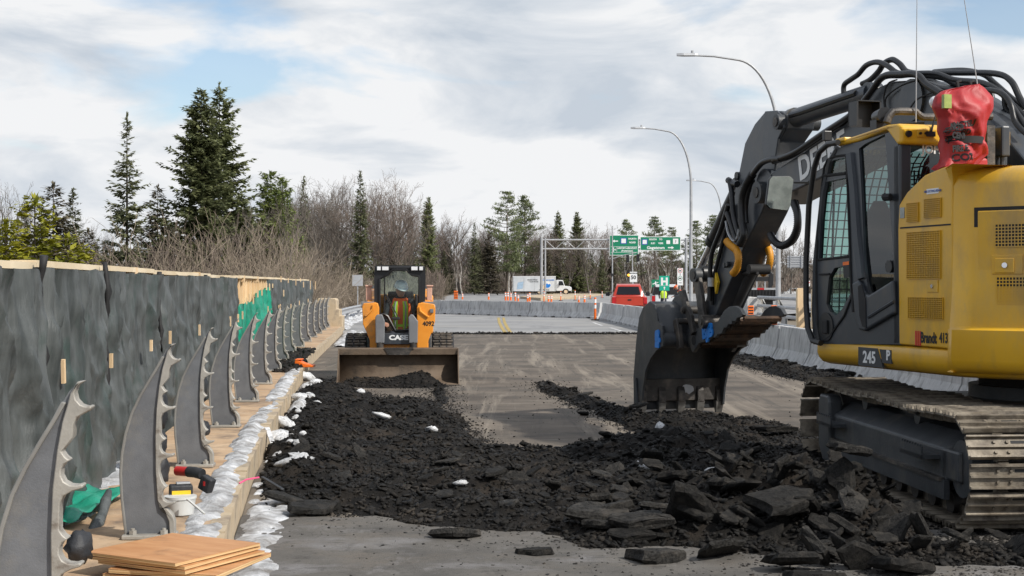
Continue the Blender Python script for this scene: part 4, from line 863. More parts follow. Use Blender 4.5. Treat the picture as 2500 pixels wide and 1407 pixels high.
for x in (-.17, -.08, .08, .17):
    for yb in (-.037, .037): boltm.cyl((x, yb, .012), (x, yb, .026), .014, .011, 6)
bolt_me = boltm.mesh("shoe_bolts", 'track_shoe')
slotm = MB(); slotm.box(-.055, .055, .026, .048, .0141, .0155); slot_me = slotm.mesh("mud_slot", 'rubber')
PHM = Matrix.Rotation(PH, 4, 'Z')
for side in (-1, 1):
    n = 49; ox = side*1.19
    for i, (y, z, a) in enumerate(loop(n)):
        m = PHM @ Matrix.Translation((ox, y, z)) @ Matrix.Rotation(a, 4, 'X')
        o = obj("track_shoe", shoe_me, exc); o.matrix_local = m
        if side < 0: obj("shoe_bolts", bolt_me, o); obj("mud_slot", slot_me, o)
    def tpart(mb, name, mat, **k):
        mb.v = [(x+ox, y, z) for x, y, z in mb.v]; o = mb.build(name, mat, exc, **k); o.rotation_euler = (0, 0, PH); return o
    s = -1
    f = MB(); f.prism([(-.30, .33), (.30, .33), (.30, .58), (.12, .66), (-.12, .66), (-.30, .55)], 'y', -1.55, 1.35); tpart(f, "track_frame", 'worn_dark', smooth=None, bevel=.015)
    tpart(MB().box(-.32, -.28, -1.55, 1.35, .20, .335), "roller_guard", 'worn_dark', smooth=None)
    tpart(MB().box(-.34, -.30, -1.5, 1.3, .325, .35), "guard_lip", 'worn_steel', smooth=None)
    tpart(MB().prism([(1.2, .12), (1.42, .12), (1.55, .25), (1.55, .66), (1.5, .72), (1.25, .72), (1.2, .66)], 'x', -.345, -.22), "idler_bracket", 'worn_dark', smooth=None, bevel=.02)
    for yy in (-1.2, 1.05):
        t = MB(); t.box(-.44, -.30, yy-.22, yy+.22, .47, .50); t.box(-.44, -.425, yy-.22, yy+.22, .47, .56)
        for j in range(8): t.box(-.445, -.43, yy-.21+j*.055, yy-.19+j*.055, .56, .575)
        tpart(t, "step", 'worn_dark', smooth=None)
    for k in range(8):
        yy = -1.35+k*.37; tpart(MB().cyl((-.2, yy, .155), (.2, yy, .155), .085, n=16), "track_roller", 'worn_steel')
    for yy in (-.55, .75): tpart(MB().cyl((-.16, yy, .70), (.16, yy, .70), .07, n=16), "carrier_roller", 'worn_dark')
    tpart(MB().cyl((-.12, TL/2, TZ-.40), (.12, TL/2, TZ-.40), .30, n=28), "idler", 'worn_steel')
    sp = MB(); pl = []
    for k in range(42): q = .30 if (k//2) % 2 else .25; a = 2*math.pi*k/42; pl.append((-TL/2+q*math.cos(a), TZ-.40+q*math.sin(a)))
    sp.prism(pl, 'x', -.04, .04); tpart(sp, "sprocket", 'worn_steel', smooth=None); tpart(MB().cyl((-.27, -TL/2, TZ-.40), (.2, -TL/2, TZ-.40), .20, n=20), "final_drive", 'worn_dark')
    tpart(MB().box(-.30, .30, -1.78, -1.45, .34, .56), "drive_frame", 'worn_dark', smooth=None, bevel=.02)
o = MB().box(-.85, .85, -.7, .7, .42, .80).build("car_body", 'worn_dark', exc, smooth=None, bevel=.04); o.rotation_euler = (0, 0, PH)
hpart(MB().cyl((0, 0, .78), (0, 0, .90), .68, n=48), "swing_ring", 'worn_dark'); hpart(MB().cyl((0, 0, .90), (0, 0, 1.03), .60, n=48), "swing_bearing", 'rubber')
# ---- upper structure
def outline(front=1.5, side=1.40):
    p = [(-side, front-.10), (-side, -.60)]
    a0 = [(-side, -.60), (-1.39, -.70), (-1.33, -.82)]; p += a0[1:]
    p += [(-.78, -1.62), (-.62, -1.78), (-.40, -1.88), (0, -1.93)]
    q = p+[(-x, y) for x, y in p[-2::-1]]
    q[0] = (-side, front-.10); q = [(-side+.10, front)] + q + [(side-.10, front)]
    return q
zb, zd = 1.02, 1.232
skirt = [(LX, 1.40), (LX, -.66), (LX+.16, -.8), (0, -.8), (0, 1.51), (LX+.1, 1.51)]
mb = MB(); rings = []
def inset(poly, d):
    out = []; n = len(poly)
    for i in range(n):
        a, b, c = Vector(poly[i-1]), Vector(poly[i]), Vector(poly[(i+1) % n]); e1 = (b-a).normalized(); e2 = (c-b).normalized()
        n1 = Vector((-e1.y, e1.x)); n2 = Vector((-e2.y, e2.x)); m = (n1+n2); m = m/max(.3, m.dot(n1)); out.append((b.x+m.x*d, b.y+m.y*d))
    return out
body = outline(1.51)
if sum(body[i][0]*body[(i+1) % len(body)][1]-body[(i+1) % len(body)][0]*body[i][1] for i in range(len(body))) < 0: body = body[::-1]
hpart(MB().loft([[(x, y, z) for x, y in inset(body, d)] for z, d in ((zb, .10), (zb+.02, .045), (zb+.06, .012), (zb+.10, .0), (zd-.03, .0), (zd-.012, .01), (zd, .03))]), "platform", 'deere_yellow', smooth=40)
# counterweight and engine hood: lofted rings, front edge slopes down toward the cab
cw = [(x, y) for x, y in body if y < -.5]
def hood_ring(z, d, yf):
    p = [(-1.40, yf), (-1.40, -.58), (-1.395, -.70), (-1.335, -.83), (-.78, -1.62), (-.62, -1.78), (-.40, -1.88), (0, -1.93), (.40, -1.88), (.62, -1.78), (.78, -1.62), (1.335, -.83), (1.395, -.70), (1.40, -.58), (1.40, yf)]
    return [(x, y, z) for x, y in inset(p, d)]
hpart(MB().loft([hood_ring(z, d, yf) for z, d, yf in ((1.06, .02, -.66), (1.10, -.035, -.66), (1.16, -.06, -.66), (1.38, -.055, -.66), (1.405, -.02, -.66), (2.45, .0, -.66), (2.52, .02, -.66), (2.56, .06, -.67), (2.585, .12, -.70), (2.59, .2, -.75))]), "counterweight", 'deere_yellow', smooth=38)
# left side cover with sloping hood
side_prof = polyX([(2196, 841), (2193, 560), (2196, 500), (2215, 470), (2258, 428), (2300, 410), (2330, 402)], LX)+[(-.655, 2.585), (-.655, zd)]
hpart(MB().prism(side_prof, 'x', LX-.004, -.36), "side_cover", 'deere_yellow', smooth=None, bevel=.025, seg=3)
hpart(MB().prism([(-.66, zd), (.05, zd), (.05, 2.1), (-.66, 2.45)], 'x', -.36, 1.38), "engine_cover", 'deere_yellow', smooth=None, bevel=.03)
cov_y0, cov_y1 = HX(2196, 700, LX)[0], -.655
XS = LX-.0045
sm = MB(); z0 = HX(2200, 557, LX)[1]; sm.box(XS-.003, XS, cov_y1+.02, cov_y0-.02, z0-.006, z0+.006); hpart(sm, "cover_seam", 'rubber', smooth=None)
def grille(name, frame, X, nx, nz, bar=.22, mat='deere_yellow'):
    """square-hole vent on the left side: dark recess plus a lattice of bars"""
    ys = [HX(u, v, X)[0] for u, v in frame]; zs = [HX(u, v, X)[1] for u, v in frame]; y0, y1, z0, z1 = min(ys), max(ys), min(zs), max(zs)
    b = hpart(MB().box(X-.002, X+.001, y0, y1, z0, z1), name, 'rubber', smooth=None); g = MB()
    for i in range(nx+1): y = y0+(y1-y0)*i/nx; w = (y1-y0)/nx*bar/2; g.box(X-.012, X-.0021, y-w, y+w, z0, z1)
    for i in range(nz+1): z = z0+(z1-z0)*i/nz; w = (z1-z0)/nz*bar/2; g.box(X-.0125, X-.0022, y0, y1, z-w, z+w)
    o = g.build("lattice", mat, b, smooth=None); return b
grille("vent_grille", [(2216, 497), (2243, 541)], XS, 9, 10, .24); grille("vent_grille", [(2258, 487), (2298, 530)], XS, 11, 10, .24)
grille("vent_grille", [(2216, 568), (2297, 680)], XS, 20, 22, .22); grille("vent_grille", [(2219, 726), (2303, 780)], XS, 20, 11, .22)
ys = [HX(u, 700, LX)[0] for u in (2266, 2292)]; zs = [HX(2280, v, LX)[1] for v in (684, 714)]
l = hpart(MB().box(XS-.006, XS, min(ys), max(ys), min(zs), max(zs)), "door_latch", 'deere_yellow', smooth=None, bevel=.004); MB().cyl((XS-.014, sum(ys)/2, sum(zs)/2), (XS-.005, sum(ys)/2, sum(zs)/2), .016, n=12).build("lock", 'chrome', l)
ys = [HX(u, 500, LX)[0] for u in (2199, 2210)]; zs = [HX(2204, v, LX)[1] for v in (507, 533)]; hpart(MB().box(XS-.004, XS, min(ys), max(ys), min(zs), max(zs)), "reflector", 'mirror_dirty', smooth=None)
a = HX(2275, 468, LX); hpart(MB().box(XS-.003, XS+.004, a[0]-.10, a[0]+.06, a[1]-.018, a[1]+.022), "sticker", 'sign_white', smooth=None)
def htext(s, size, mat, u, v, X, **k):
    y, z = HX(u, v, X); o = lettering(s, size, mat, exc, (X, y, z), (0, -1, 0), (0, 0, 1), depth=.001, **k); o.rotation_euler = (0, 0, TH); return o
htext("FIRE EXTINGUISHER", .026, 'sign_blue', 2277, 467, XS-.004)
htext("Brandt", .115, 'sign_black', 2247, 825, XS-.002, bold=.004, align='LEFT', sx=.70); htext("4137", .105, 'sign_black', 2293, 826, XS-.002, bold=.003, align='LEFT', sx=.72)
y0, z0 = HX(2236, 825, LX); st = MB()
for k in range(3): st.box(XS-.003, XS, y0-.03*k-.018, y0-.03*k, z0-.06, z0+.055)
hpart(st, "red_stripes", 'sign_red', smooth=None)
# platform badge
y0, z0 = HX(2096, 872, LX); y1, _ = HX(2150, 880, LX); XB = LX-.003
hpart(MB().prism([(y0, z0-.07), (y0, z0+.085), (y1+.04, z0+.085), (y1-.04, z0-.07)], 'x', XB, XB+.02), "badge", 'deere_dark', smooth=None)
y2 = HX(2177, 878, LX)[0]; hpart(MB().prism([(y1+.015, z0+.08), (y2, z0+.08), (y2, z0-.03), (y1-.03, z0-.03)], 'x', XB, XB+.02), "badge", 'deere_dark', smooth=None)
htext("245", .135, 'sign_white', 2122, 874, XB-.002, bold=.004); htext("P", .11, 'sign_white', 2168, 869, XB-.002, bold=.004)
# door on the slanted rear corner of the counterweight
A, B = Vector((-1.335, -.83, 0)), Vector((-.78, -1.62, 0)); D = (B-A).normalized(); NN = Vector((D.y, -D.x, 0))
if NN.x > 0: NN = -NN
def slant(t, z, o): p = A+D*t+NN*o; return (p.x, p.y, z)
def spanel(t0, t1, z0, z1, o0, o1, name, mat, parent=None, bevel=0):
    m = MB(); m.add([slant(t, z, o) for o in (o0, o1) for t, z in ((t0, z0), (t1, z0), (t1, z1), (t0, z1))], [(0, 1, 2, 3), (7, 6, 5, 4), (0, 4, 5, 1), (1, 5, 6, 2), (2, 6, 7, 3), (3, 7, 4, 0)]); return hpart(m, name, mat, parent, smooth=None, bevel=bevel)
spanel(.0, .94, 1.418, 2.282, -.02, .006, "door_gap", 'rubber'); dr = spanel(.028, .915, 1.445, 2.255, -.01, .012, "engine_door", 'deere_yellow', bevel=.006)
def sgrille(t0, t1, z0, z1, nx, nz):
    b = spanel(t0, t1, z0, z1, .0125, .0145, "vent_grille", 'rubber'); g = MB()
    for i in range(nx+1): t = t0+(t1-t0)*i/nx; w = (t1-t0)/nx*.16; g.add([slant(q, z, .02) for q, z in ((t-w, z0), (t+w, z0), (t+w, z1), (t-w, z1))], [(0, 1, 2, 3)])
    for i in range(nz+1): z = z0+(z1-z0)*i/nz; w = (z1-z0)/nz*.16; g.add([slant(t, q, .0203) for t, q in ((t0, z-w), (t1, z-w), (t1, z+w), (t0, z+w))], [(0, 1, 2, 3)])
    g.build("lattice", 'deere_yellow', b, smooth=None)
sgrille(.16, .83, 1.99, 2.155, 28, 7); sgrille(.40, .83, 1.90, 1.99, 18, 4); sgrille(.40, .83, 1.77, 1.84, 18, 3); sgrille(.17, .83, 1.575, 1.77, 28, 8)
l = spanel(.135, .36, 1.79, 1.93, .013, .02, "door_latch", 'deere_yellow', bevel=.004); spanel(.16, .30, 1.80, 1.905, .0205, .028, "latch_plate", 'deere_yellow', None, .004)
c = slant(.235, 1.855, .028); c2 = slant(.235, 1.855, .04); hpart(MB().cyl(c, c2, .02, n=14), "lock", 'chrome')
# ---- cab
cabp = polyX([(1992, 841), (1986, 760), (1989, 640), (2007, 470), (2014, 430), (2024, 394), (2040, 368), (2062, 355), (2100, 346), (2160, 327), (2192, 316), (2201, 841)], LX)
def frame_ring(outer, holes, X, t, name, mat, parent=None, bev=.006):
    """plate in the side plane with window openings (holes bridged to the rim)"""
    import bmesh
    bm = bmesh.new()
    loops = [outer]+holes
    for lp in loops:
        vs = [bm.verts.new((X, y, z)) for y, z in lp]
        for i in range(len(vs)): bm.edges.new((vs[i], vs[(i+1) % len(vs)]))
    bmesh.ops.triangle_fill(bm, edges=bm.edges[:], use_beauty=True, normal=(1, 0, 0))
    me = bpy.data.meshes.new(name); bm.to_mesh(me); bm.free(); finish(me, mat)
    o = obj(name, me, parent or exc)
    if parent is None: o.rotation_euler = (0, 0, TH)
    s = o.modifiers.new("solid", 'SOLIDIFY'); s.thickness = t; s.offset = 0
    return o
def c5(pp): return [(1950+x/2.345, 280+y/2.345) for x, y in pp]
w_top = polyX(c5([(152, 356), (160, 300), (176, 272), (205, 260), (268, 247), (268, 346)]), LX)
w_main = polyX(c5([(116, 826), (130, 560), (148, 388), (272, 362), (286, 806)]), LX)
w_low = polyX(c5([(158, 1085), (172, 935), (205, 878), (288, 862), (294, 1028), (250, 1110), (215, 1152), (180, 1130)]), LX)
w_rear = polyX(c5([(344, 196), (380, 168), (494, 112), (520, 500), (550, 945), (432, 1030), (405, 1015), (390, 960), (376, 830), (358, 420)]), LX)
frame_ring(cabp, [w_top, w_main, w_low, w_rear], LX+.02, .04, "cab_side", 'deere_dark')
for nm, w, m in (("door_window", w_top, 'cab_glass'), ("door_window", w_main, 'cab_glass'), ("door_window", w_low, 'cab_glass'), ("side_window", w_rear, 'dark_glass')):
    hpart(MB().add([(LX+.022, y, z) for y, z in w], [tuple(range(len(w)))]), nm, m, smooth=None)
# door outline trim, hinges, handle, lower panel
def strip(pp, w, X, name, mat, h=.012):
    q = polyX(pp, X); return hpart(MB().tube([(X, y, z) for y, z in q], w, 6), name, mat)
strip(c5([(272, 232), (280, 420), (296, 830), (304, 1040), (262, 1150), (215, 1215), (180, 1270), (125, 1302), (108, 1200), (100, 900), (108, 700), (132, 420), (146, 300), (166, 258), (205, 240), (272, 232)]), .011, LX-.004, "door_seal", 'rubber')
strip(c5([(305, 225), (325, 420), (345, 700), (372, 940)]), .055, LX+.012, "door_pillar", 'deere_dark')
strip(c5([(282, 290), (283, 370)]), .022, LX-.012, "door_hinge", 'rubber'); strip(c5([(312, 1020), (318, 1130)]), .022, LX-.012, "door_hinge", 'rubber')
strip(c5([(138, 352), (270, 336)]), .014, LX-.004, "window_bar", 'rubber'); strip(c5([(205, 375), (192, 815)]), .010, LX+.03, "window_bar", 'rubber'); strip(c5([(112, 832), (290, 812)]), .012, LX-.002, "window_bar", 'rubber')
hc = HX(*c5([(160, 1215)])[0], LX); hd = hpart(MB().cyl((LX-.012, hc[0], hc[1]), (LX+.01, hc[0], hc[1]), .125, n=28), "handle_dish", 'black_paint'); MB().box(LX-.03, LX-.013, hc[0]-.05, hc[0]+.04, hc[1]-.06, hc[1]+.06).build("door_handle", 'rubber', hd, smooth=None, bevel=.01)
strip(c5([(118, 915), (176, 913)]), .010, LX-.012, "grab_bar", 'rubber')
st_ = polyX(c5([(254, 845), (289, 840), (290, 932), (258, 936)]), LX-.002); hpart(MB().add([(LX-.003, y, z) for y, z in st_], [(0, 1, 2, 3)]), "warning_sticker", 'sign_black', smooth=None); st_ = polyX(c5([(254, 845), (289, 840), (289, 860), (254, 864)]), LX-.002); hpart(MB().add([(LX-.0045, y, z) for y, z in st_], [(0, 1, 2, 3)]), "warning_sticker", 'safety_orange', smooth=None)
lp = polyX(c5([(322, 965), (362, 945), (392, 1020), (420, 1032), (556, 948), (566, 1140), (395, 1240), (365, 1235), (340, 1180)]), LX)
hpart(MB().prism(lp, 'x', LX-.035, LX+.01), "lower_panel", 'deere_dark', smooth=None, bevel=.02, seg=3)
vs_ = polyX(c5([(342, 985), (362, 970), (385, 1060), (388, 1222), (368, 1215), (350, 1150)]), LX-.036); hpart(MB().prism(vs_, 'x', LX-.042, LX-.034), "air_vent", 'rubber', smooth=None)
q = polyX(c5([(400, 1160), (545, 1070)]), LX-.036); hpart(MB().tube([(LX-.036, y, z) for y, z in q], .015, 6), "panel_rib", 'deere_dark')
hc = HX(*c5([(520, 870)])[0], LX); hpart(MB().cyl((LX-.01, hc[0], hc[1]), (LX+.02, hc[0], hc[1]), .05, n=18), "filler_cap", 'black_paint')
hc = HX(*c5([(525, 475)])[0], LX); hpart(MB().tube([(LX-.03, hc[0]-.05, hc[1]), (LX-.05, hc[0], hc[1]), (LX-.02, hc[0]+.05, hc[1]+.01)], .03, 8), "marker_lamp", 'rubber')
# roof: yellow, sloping slightly to the front
rt = polyX([(2042, 346), (2100, 330), (2165, 306), (2192, 300)], LX); zr = 2.985
rp = [(1.14, 2.86), (1.12, 2.93), (1.02, 2.965), (.5, 2.995), (CB+.02, 3.02), (CB-.03, 2.99), (CB-.03, 2.84), (CB+.1, 2.82)]
rp = polyX([(2044, 358), (2046, 345), (2090, 331), (2140, 314), (2166, 305)], LX)+[(CB+.02, 3.00), (CB-.04, 2.975), (CB-.04, 2.835), (CB+.02, 2.83)]+polyX([(2166, 318), (2100, 345)], LX)
hpart(MB().prism(rp, 'x', LX-.01, RX+.01), "cab_roof", 'deere_yellow', smooth=None, bevel=.03, seg=3)
# back wall: posts, big rear window with lettering
bx0, bx1 = LX, RX
for x0, x1 in ((bx0, bx0+.105), (bx1-.10, bx1)): hpart(MB().box(x0, x1, CB-.01, CB+.09, zd, 2.835), "cab_post", 'deere_dark', smooth=None, bevel=.015)
hpart(MB().box(bx0+.105, bx1-.10, CB, CB+.05, zd, 1.95), "back_panel", 'deere_dark', smooth=None)
hpart(MB().add([(bx0+.1, CB+.02, 1.9), (bx1-.1, CB+.02, 1.9), (bx1-.1, CB+.02, 2.835), (bx0+.1, CB+.02, 2.835)], [(0, 1, 2, 3)]), "rear_window", 'dark_glass', smooth=None)
x0, z0 = HY(2275, 366, CB+.01); o = lettering("JOHN DEERE", .098, 'sign_white', exc, (x0-.09, CB+.012, z0), (1, 0, 0), (0, 0, 1), depth=.001, bold=.003, align='LEFT'); o.rotation_euler = (0, 0, TH)
# right side wall with guard grid, front frame, floor, seat
frame_ring(cabp, [[(y, z) for y, z in [(.22, 1.65), (.22, 2.72), (.98, 2.72), (1.30, 1.9), (1.36, 1.62)]]], RX-.02, .04, "cab_side", 'deere_dark')
gf = polyX([(1990, 835), (1986, 760), (1989, 640), (2007, 470), (2024, 394), (2038, 368)], LX); gm = MB(); acc = 0.0
for i in range(13): x = LX+.06+i*(RX-LX-.12)/12; gm.tube([(x, y+.045, z) for y, z in gf], .0065, 4)
for (ya, za), (yb_, zb2) in zip(gf[:-1], gf[1:]):
    L2 = math.hypot(yb_-ya, zb2-za)
    while acc < L2: q = acc/L2; gm.tube([(LX+.05, ya+(yb_-ya)*q+.046, za+(zb2-za)*q), (RX-.05, ya+(yb_-ya)*q+.046, za+(zb2-za)*q)], .0065, 4); acc += .078
    acc -= L2
hpart(gm, "windshield_guard", 'black_paint', smooth=None)
gm = MB()
for i in range(17): y = .18+i*.075; gm.box(RX-.047, RX-.037, y-.0065, y+.0065, 1.3, 2.75)
for i in range(20): z = 1.35+i*.075; gm.box(RX-.048, RX-.038, .15, 1.42, z-.0065, z+.0065)
hpart(gm, "guard_grid", 'black_paint', smooth=None)
hpart(MB().box(LX+.03, RX-.03, CB+.05, 1.44, zd, zd+.05), "cab_floor", 'seat_black', smooth=None)
fr = polyX([(1990, 841), (1986, 760), (1989, 640), (2007, 470), (2024, 394), (2042, 364)], LX)
for x in (LX+.02, RX-.02): hpart(MB().tube([(x, y, z) for y, z in fr], .035, 8), "front_pillar", 'deere_dark')
hpart(MB().sheet([(x, y-.01, z) for y, z in fr for x in (LX+.04, RX-.04)], 2, len(fr)), "windshield", 'cab_glass', smooth=None)
se = MB(); se.obox((-.90, .55, 1.75), (.50, .50, .14)); se.obox((-.90, .30, 2.12), (.48, .14, .70), Matrix.Rotation(-.15, 3, 'X')); se.obox((-.90, .25, 2.55), (.26, .10, .22)); se.box(-1.0, -.8, .4, .7, zd+.05, 1.7); hpart(se, "driver_seat", 'seat_black', smooth=None, bevel=.03)
for sx in (-1.22, -.58):
    cs = MB(); cs.box(sx-.09, sx+.09, .35, .95, 1.3, 1.88); cs.tube([(sx, .85, 1.86), (sx+.02, .92, 2.05), (sx, .95, 2.12)], [.03, .018, .035], 8); hpart(cs, "control_console", 'seat_black', smooth=None, bevel=.02)
hpart(MB().obox((-.62, 1.15, 2.1), (.22, .06, .18)), "monitor", 'seat_black', smooth=None)
jk = []; jr = random.Random(3)
for z, r_ in ((1.85, .16), (2.0, .2), (2.2, .19), (2.35, .13), (2.45, .07)): jk.append([(-.93+r_*.8*math.cos(a)*jr.uniform(.8, 1.2), 1.16+r_*.6*math.sin(a)*jr.uniform(.75, 1.25), z) for a in np.linspace(0, 2*math.pi, 12, endpoint=False)])
hpart(MB().loft(jk), "hanging_jacket", 'jacket_dark', smooth=180)
# roof fittings
zt = 3.0
bar = [HY(u, v, .35) for u, v in ((2165, 300), (2170, 285), (2180, 273), (2196, 272), (2235, 273), (2244, 282), (2252, 286), (2300, 287), (2420, 285))]
hpart(MB().tube([(x, .35, z) for x, z in bar], .032, 10), "roof_rail", 'worn_steel')
bl = HY(2145, 285, .55); k_ = hpart(MB().cyl((bl[0]-.02, .42, bl[1]), (bl[0]+.02, .60, bl[1]), .062, .055, 18), "work_lamp", 'black_paint'); MB().box(bl[0]-.05, bl[0]+.05, .5, .6, 3.0, bl[1]-.03).build("lamp_foot", 'black_paint', k_, smooth=None)
cx, cz = HY(2100, 278, 1.2); cm = MB(); cm.box(cx-.12, cx+.12, 1.18, 1.20, cz-.12, cz+.10); cm.box(cx-.12, cx-.105, 1.05, 1.2, cz-.12, cz+.10); cm.box(cx+.105, cx+.12, 1.05, 1.2, cz-.12, cz+.10); cm.box(cx-.12, cx+.12, 1.05, 1.2, cz+.09, cz+.10); hpart(cm, "lamp_shroud", 'black_paint', smooth=None)
hpart(MB().tube([(cx+.1, 1.2, cz-.11), (cx+.45, .9, cz-.10)], .02, 6), "shroud_bracket", 'black_paint')
for u, v in ((2218, 327), (2246, 326), (2259, 326)):
    x, z = HY(u, v, CB-.045); hpart(MB().cyl((x, CB-.06, z), (x, CB-.03, z), .026 if u == 2218 else .011, n=14), "roof_socket", 'black_paint')
x, z = HY(2252, 326, CB-.04); hpart(MB().box(x-.05, x+.05, CB-.048, CB-.041, z-.03, z+.03), "socket_plate", 'deere_yellow', smooth=None, bevel=.004)
x, z = HY(2271, 327, CB-.045); hpart(MB().box(x-.04, x+.04, CB-.06, CB-.03, z-.022, z+.018), "aerial_foot", 'black_paint', smooth=None); x2, z2 = HY(2285, 278, CB-.05); hpart(MB().tube([(x, CB-.05, z), (x2, CB-.05, z2)], [.011, .004], 6), "stub_aerial", 'rubber')
x, z = HY(2236, 290, .3); x2, z2 = HY(2239, -40, .3); hpart(MB().tube([(x, .3, z-.03), (x2, .3, z2)], [.006, .0028], 5), "whip_aerial", 'galvanised')
x, z = HY(2386, 205, .2); x2, z2 = HY(2348, -40, .2); hpart(MB().tube([(x, .2, z-.3), (x, .2, z), (x2, .2, z2)], [.006, .005, .0028], 5), "whip_aerial", 'galvanised')
x, z = HY(2447, 345, .0); hpart(MB().box(x-.045, x+.035, -.06, .06, z-.13, z+.12), "tail_lamp_post", 'deere_dark', smooth=None, bevel=.015); hpart(MB().tube([(x, 0, 2.5), (x, 0, z)], .02, 8), "lamp_pole", 'deere_dark')
hpart(MB().box(HY(2405, 330, -.05)[0], HY(2424, 330, -.05)[0], -.08, .02, 2.5, 2.99), "bag_post", 'worn_steel', smooth=None)
# handrail and mirror at the cab front
hr = [(1.16, 2.94), (1.28, 2.93), (1.42, 2.80)]
rail_px = [(2046, 348), (2022, 352), (2000, 372), (1988, 410), (1975, 500), (1968, 640), (1968, 740), (1972, 800), (1984, 832), (2004, 838)]
XH = LX-.06; hpart(MB().tube([(XH, *HX(u, v, XH)) for u, v in rail_px], .026, 10), "grab_rail", 'black_paint')
mp = [HX(u, v, XH) for u, v in ((1975, 445), (1940, 445))]; hpart(MB().tube([(XH, *mp[0]), (XH, *mp[1])], .014, 6), "mirror_arm", 'black_paint')
mq = [(1885, 430), (1930, 430), (1938, 438), (1930, 505), (1922, 515), (1880, 510), (1870, 500), (1878, 438)]
my = HX(1908, 470, XH)[0]; mq2 = [HY(u, v, my) for u, v in mq]
mi = hpart(MB().prism(mq2, 'y', my, my+.04), "mirror", 'black_paint', smooth=None, bevel=.01); MB().prism([(x*.96+np.mean([a for a, b in mq2])*.04, z*.97+np.mean([b for a, b in mq2])*.03) for x, z in mq2], 'y', my-.004, my-.0005).build("mirror_glass", 'mirror_dirty', mi, smooth=None)
p_ = HX(2017, 331, LX); hpart(MB().box(LX-.03, LX+.05, p_[0]-.02, p_[0]+.02, p_[1]-.05, p_[1]+.04), "front_lamp", 'black_paint', smooth=None, bevel=.008)
p_ = HX(2052, 343, LX); hpart(MB().box(LX-.02, LX+.06, p_[0]-.10, p_[0]+.06, p_[1]-.02, p_[1]+.02), "rail_bracket", 'deere_yellow', smooth=None, bevel=.012)
# ---- boom, stick, cylinders
BX0, BX1, SX0, SX1 = -.23, .23, -.17, .17
boom_px = [(1848, 492), (1838, 470), (1846, 446), (1872, 432), (1890, 418), (1960, 372), (2040, 318), (2085, 282), (2112, 245), (2140, 215), (2175, 199), (2225, 196), (2275, 208), (2330, 236), (2400, 280), (2440, 315), (2500, 390), (2560, 480), (2620, 640),
           (2560, 700), (2480, 600), (2400, 450), (2330, 375), (2260, 330), (2180, 345), (2100, 385), (2010, 432), (1935, 468), (1880, 498)]
hpart(MB().prism(polyX(boom_px, BX0), 'x', BX0, BX1), "boom", 'deere_dark', smooth=None, bevel=.018)
o = lettering("DEERE", .36, 'sign_white', exc, (BX0-.004, *HX(1950, 418, BX0)), (0, *(Vector(HX(2090, 332, BX0))-Vector(HX(1950, 418, BX0))).normalized()), (0, 0, 1), depth=.001, bold=.010, align='LEFT'); o.rotation_euler = (0, 0, TH)
def boss(u, v, X0, X1, r, name, mat='deere_dark', cap=None):
    y, z = HX(u, v, X0); b = hpart(MB().cyl((X0, y, z), (X1, y, z), r, n=24), name, mat)
    if cap: MB().cyl((X0-.012, y, z), (X0+.001, y, z), r*cap, n=16).build("pin_cap", 'worn_steel', b)
    return b
boss(1846, 470, BX0-.10, BX1+.10, .125, "boom_pin", 'worn_dark', .5); boss(2222, 245, BX0-.03, BX0+.1, .20, "boom_boss"); boss(1865, 455, BX0-.012, BX1+.012, .2, "nose_plate")
stick_px = [(1868, 272), (1905, 271), (1925, 282), (1920, 315), (1900, 345), (1893, 400), (1888, 440), (1875, 478), (1858, 520), (1838, 560), (1815, 605), (1795, 660), (1772, 712), (1748, 768), (1737, 788), (1724, 786), (1717, 768), (1719, 744), (1735, 690), (1760, 605), (1784, 522), (1800, 440), (1818, 350), (1842, 303)]
hpart(MB().prism(polyX(stick_px, SX0), 'x', SX0, SX1), "stick", 'deere_dark', smooth=None, bevel=.015)
ear = [(1868, 272), (1895, 270), (1912, 285), (1914, 312), (1900, 340), (1892, 395), (1870, 395), (1850, 330)]
hpart(MB().prism([(y, z) for y, z in polyX(ear, SX0-.03)], 'x', SX0-.035, SX0-.001), "stick_gusset", 'deere_dark', smooth=None, bevel=.01); boss(1894, 298, SX0-.09, SX1+.09, .085, "cylinder_pin", 'worn_dark', .6)
def cylinder(p0, p1, X, r, name, split=.55, rod=.55, mat='deere_dark'):
    a = Vector((X, *HX(*p0, X))); b = Vector((X, *HX(*p1, X))); m = a+(b-a)*split
    c = hpart(MB().cyl(a, m, r, n=20), name, mat); d = (b-a).normalized()
    MB().cyl(m-d*.02, b, r*rod, n=14).build("piston_rod", 'chrome', c); MB().cyl(m-d*.06, m+d*.02, r*1.15, n=20).build("gland", mat, c)
    for q in (a, b): MB().cyl(q-Vector((.07, 0, 0)), q+Vector((.07, 0, 0)), r*1.05, n=16).build("cylinder_eye", mat, c)
    return c
cylinder((2130, 228), (1908, 300), -.05, .105, "arm_cylinder", .86, .55)
hpart(MB().tube([(-.15, *HX(u, v, -.15)) for u, v in ((2090, 228), (1955, 275), (1930, 282))], .032, 8), "cylinder_pipe", 'black_paint')
cylinder((1806, 452), (1702, 672), -.02, .085, "bucket_cylinder", .62, .6, 'black_paint'); cylinder((1836, 655), (1778, 775), .06, .085, "thumb_cylinder", .8, .55, 'worn_dark')
boss(1828, 658, -.12, .14, .06, "thumb_pin", 'rubber')
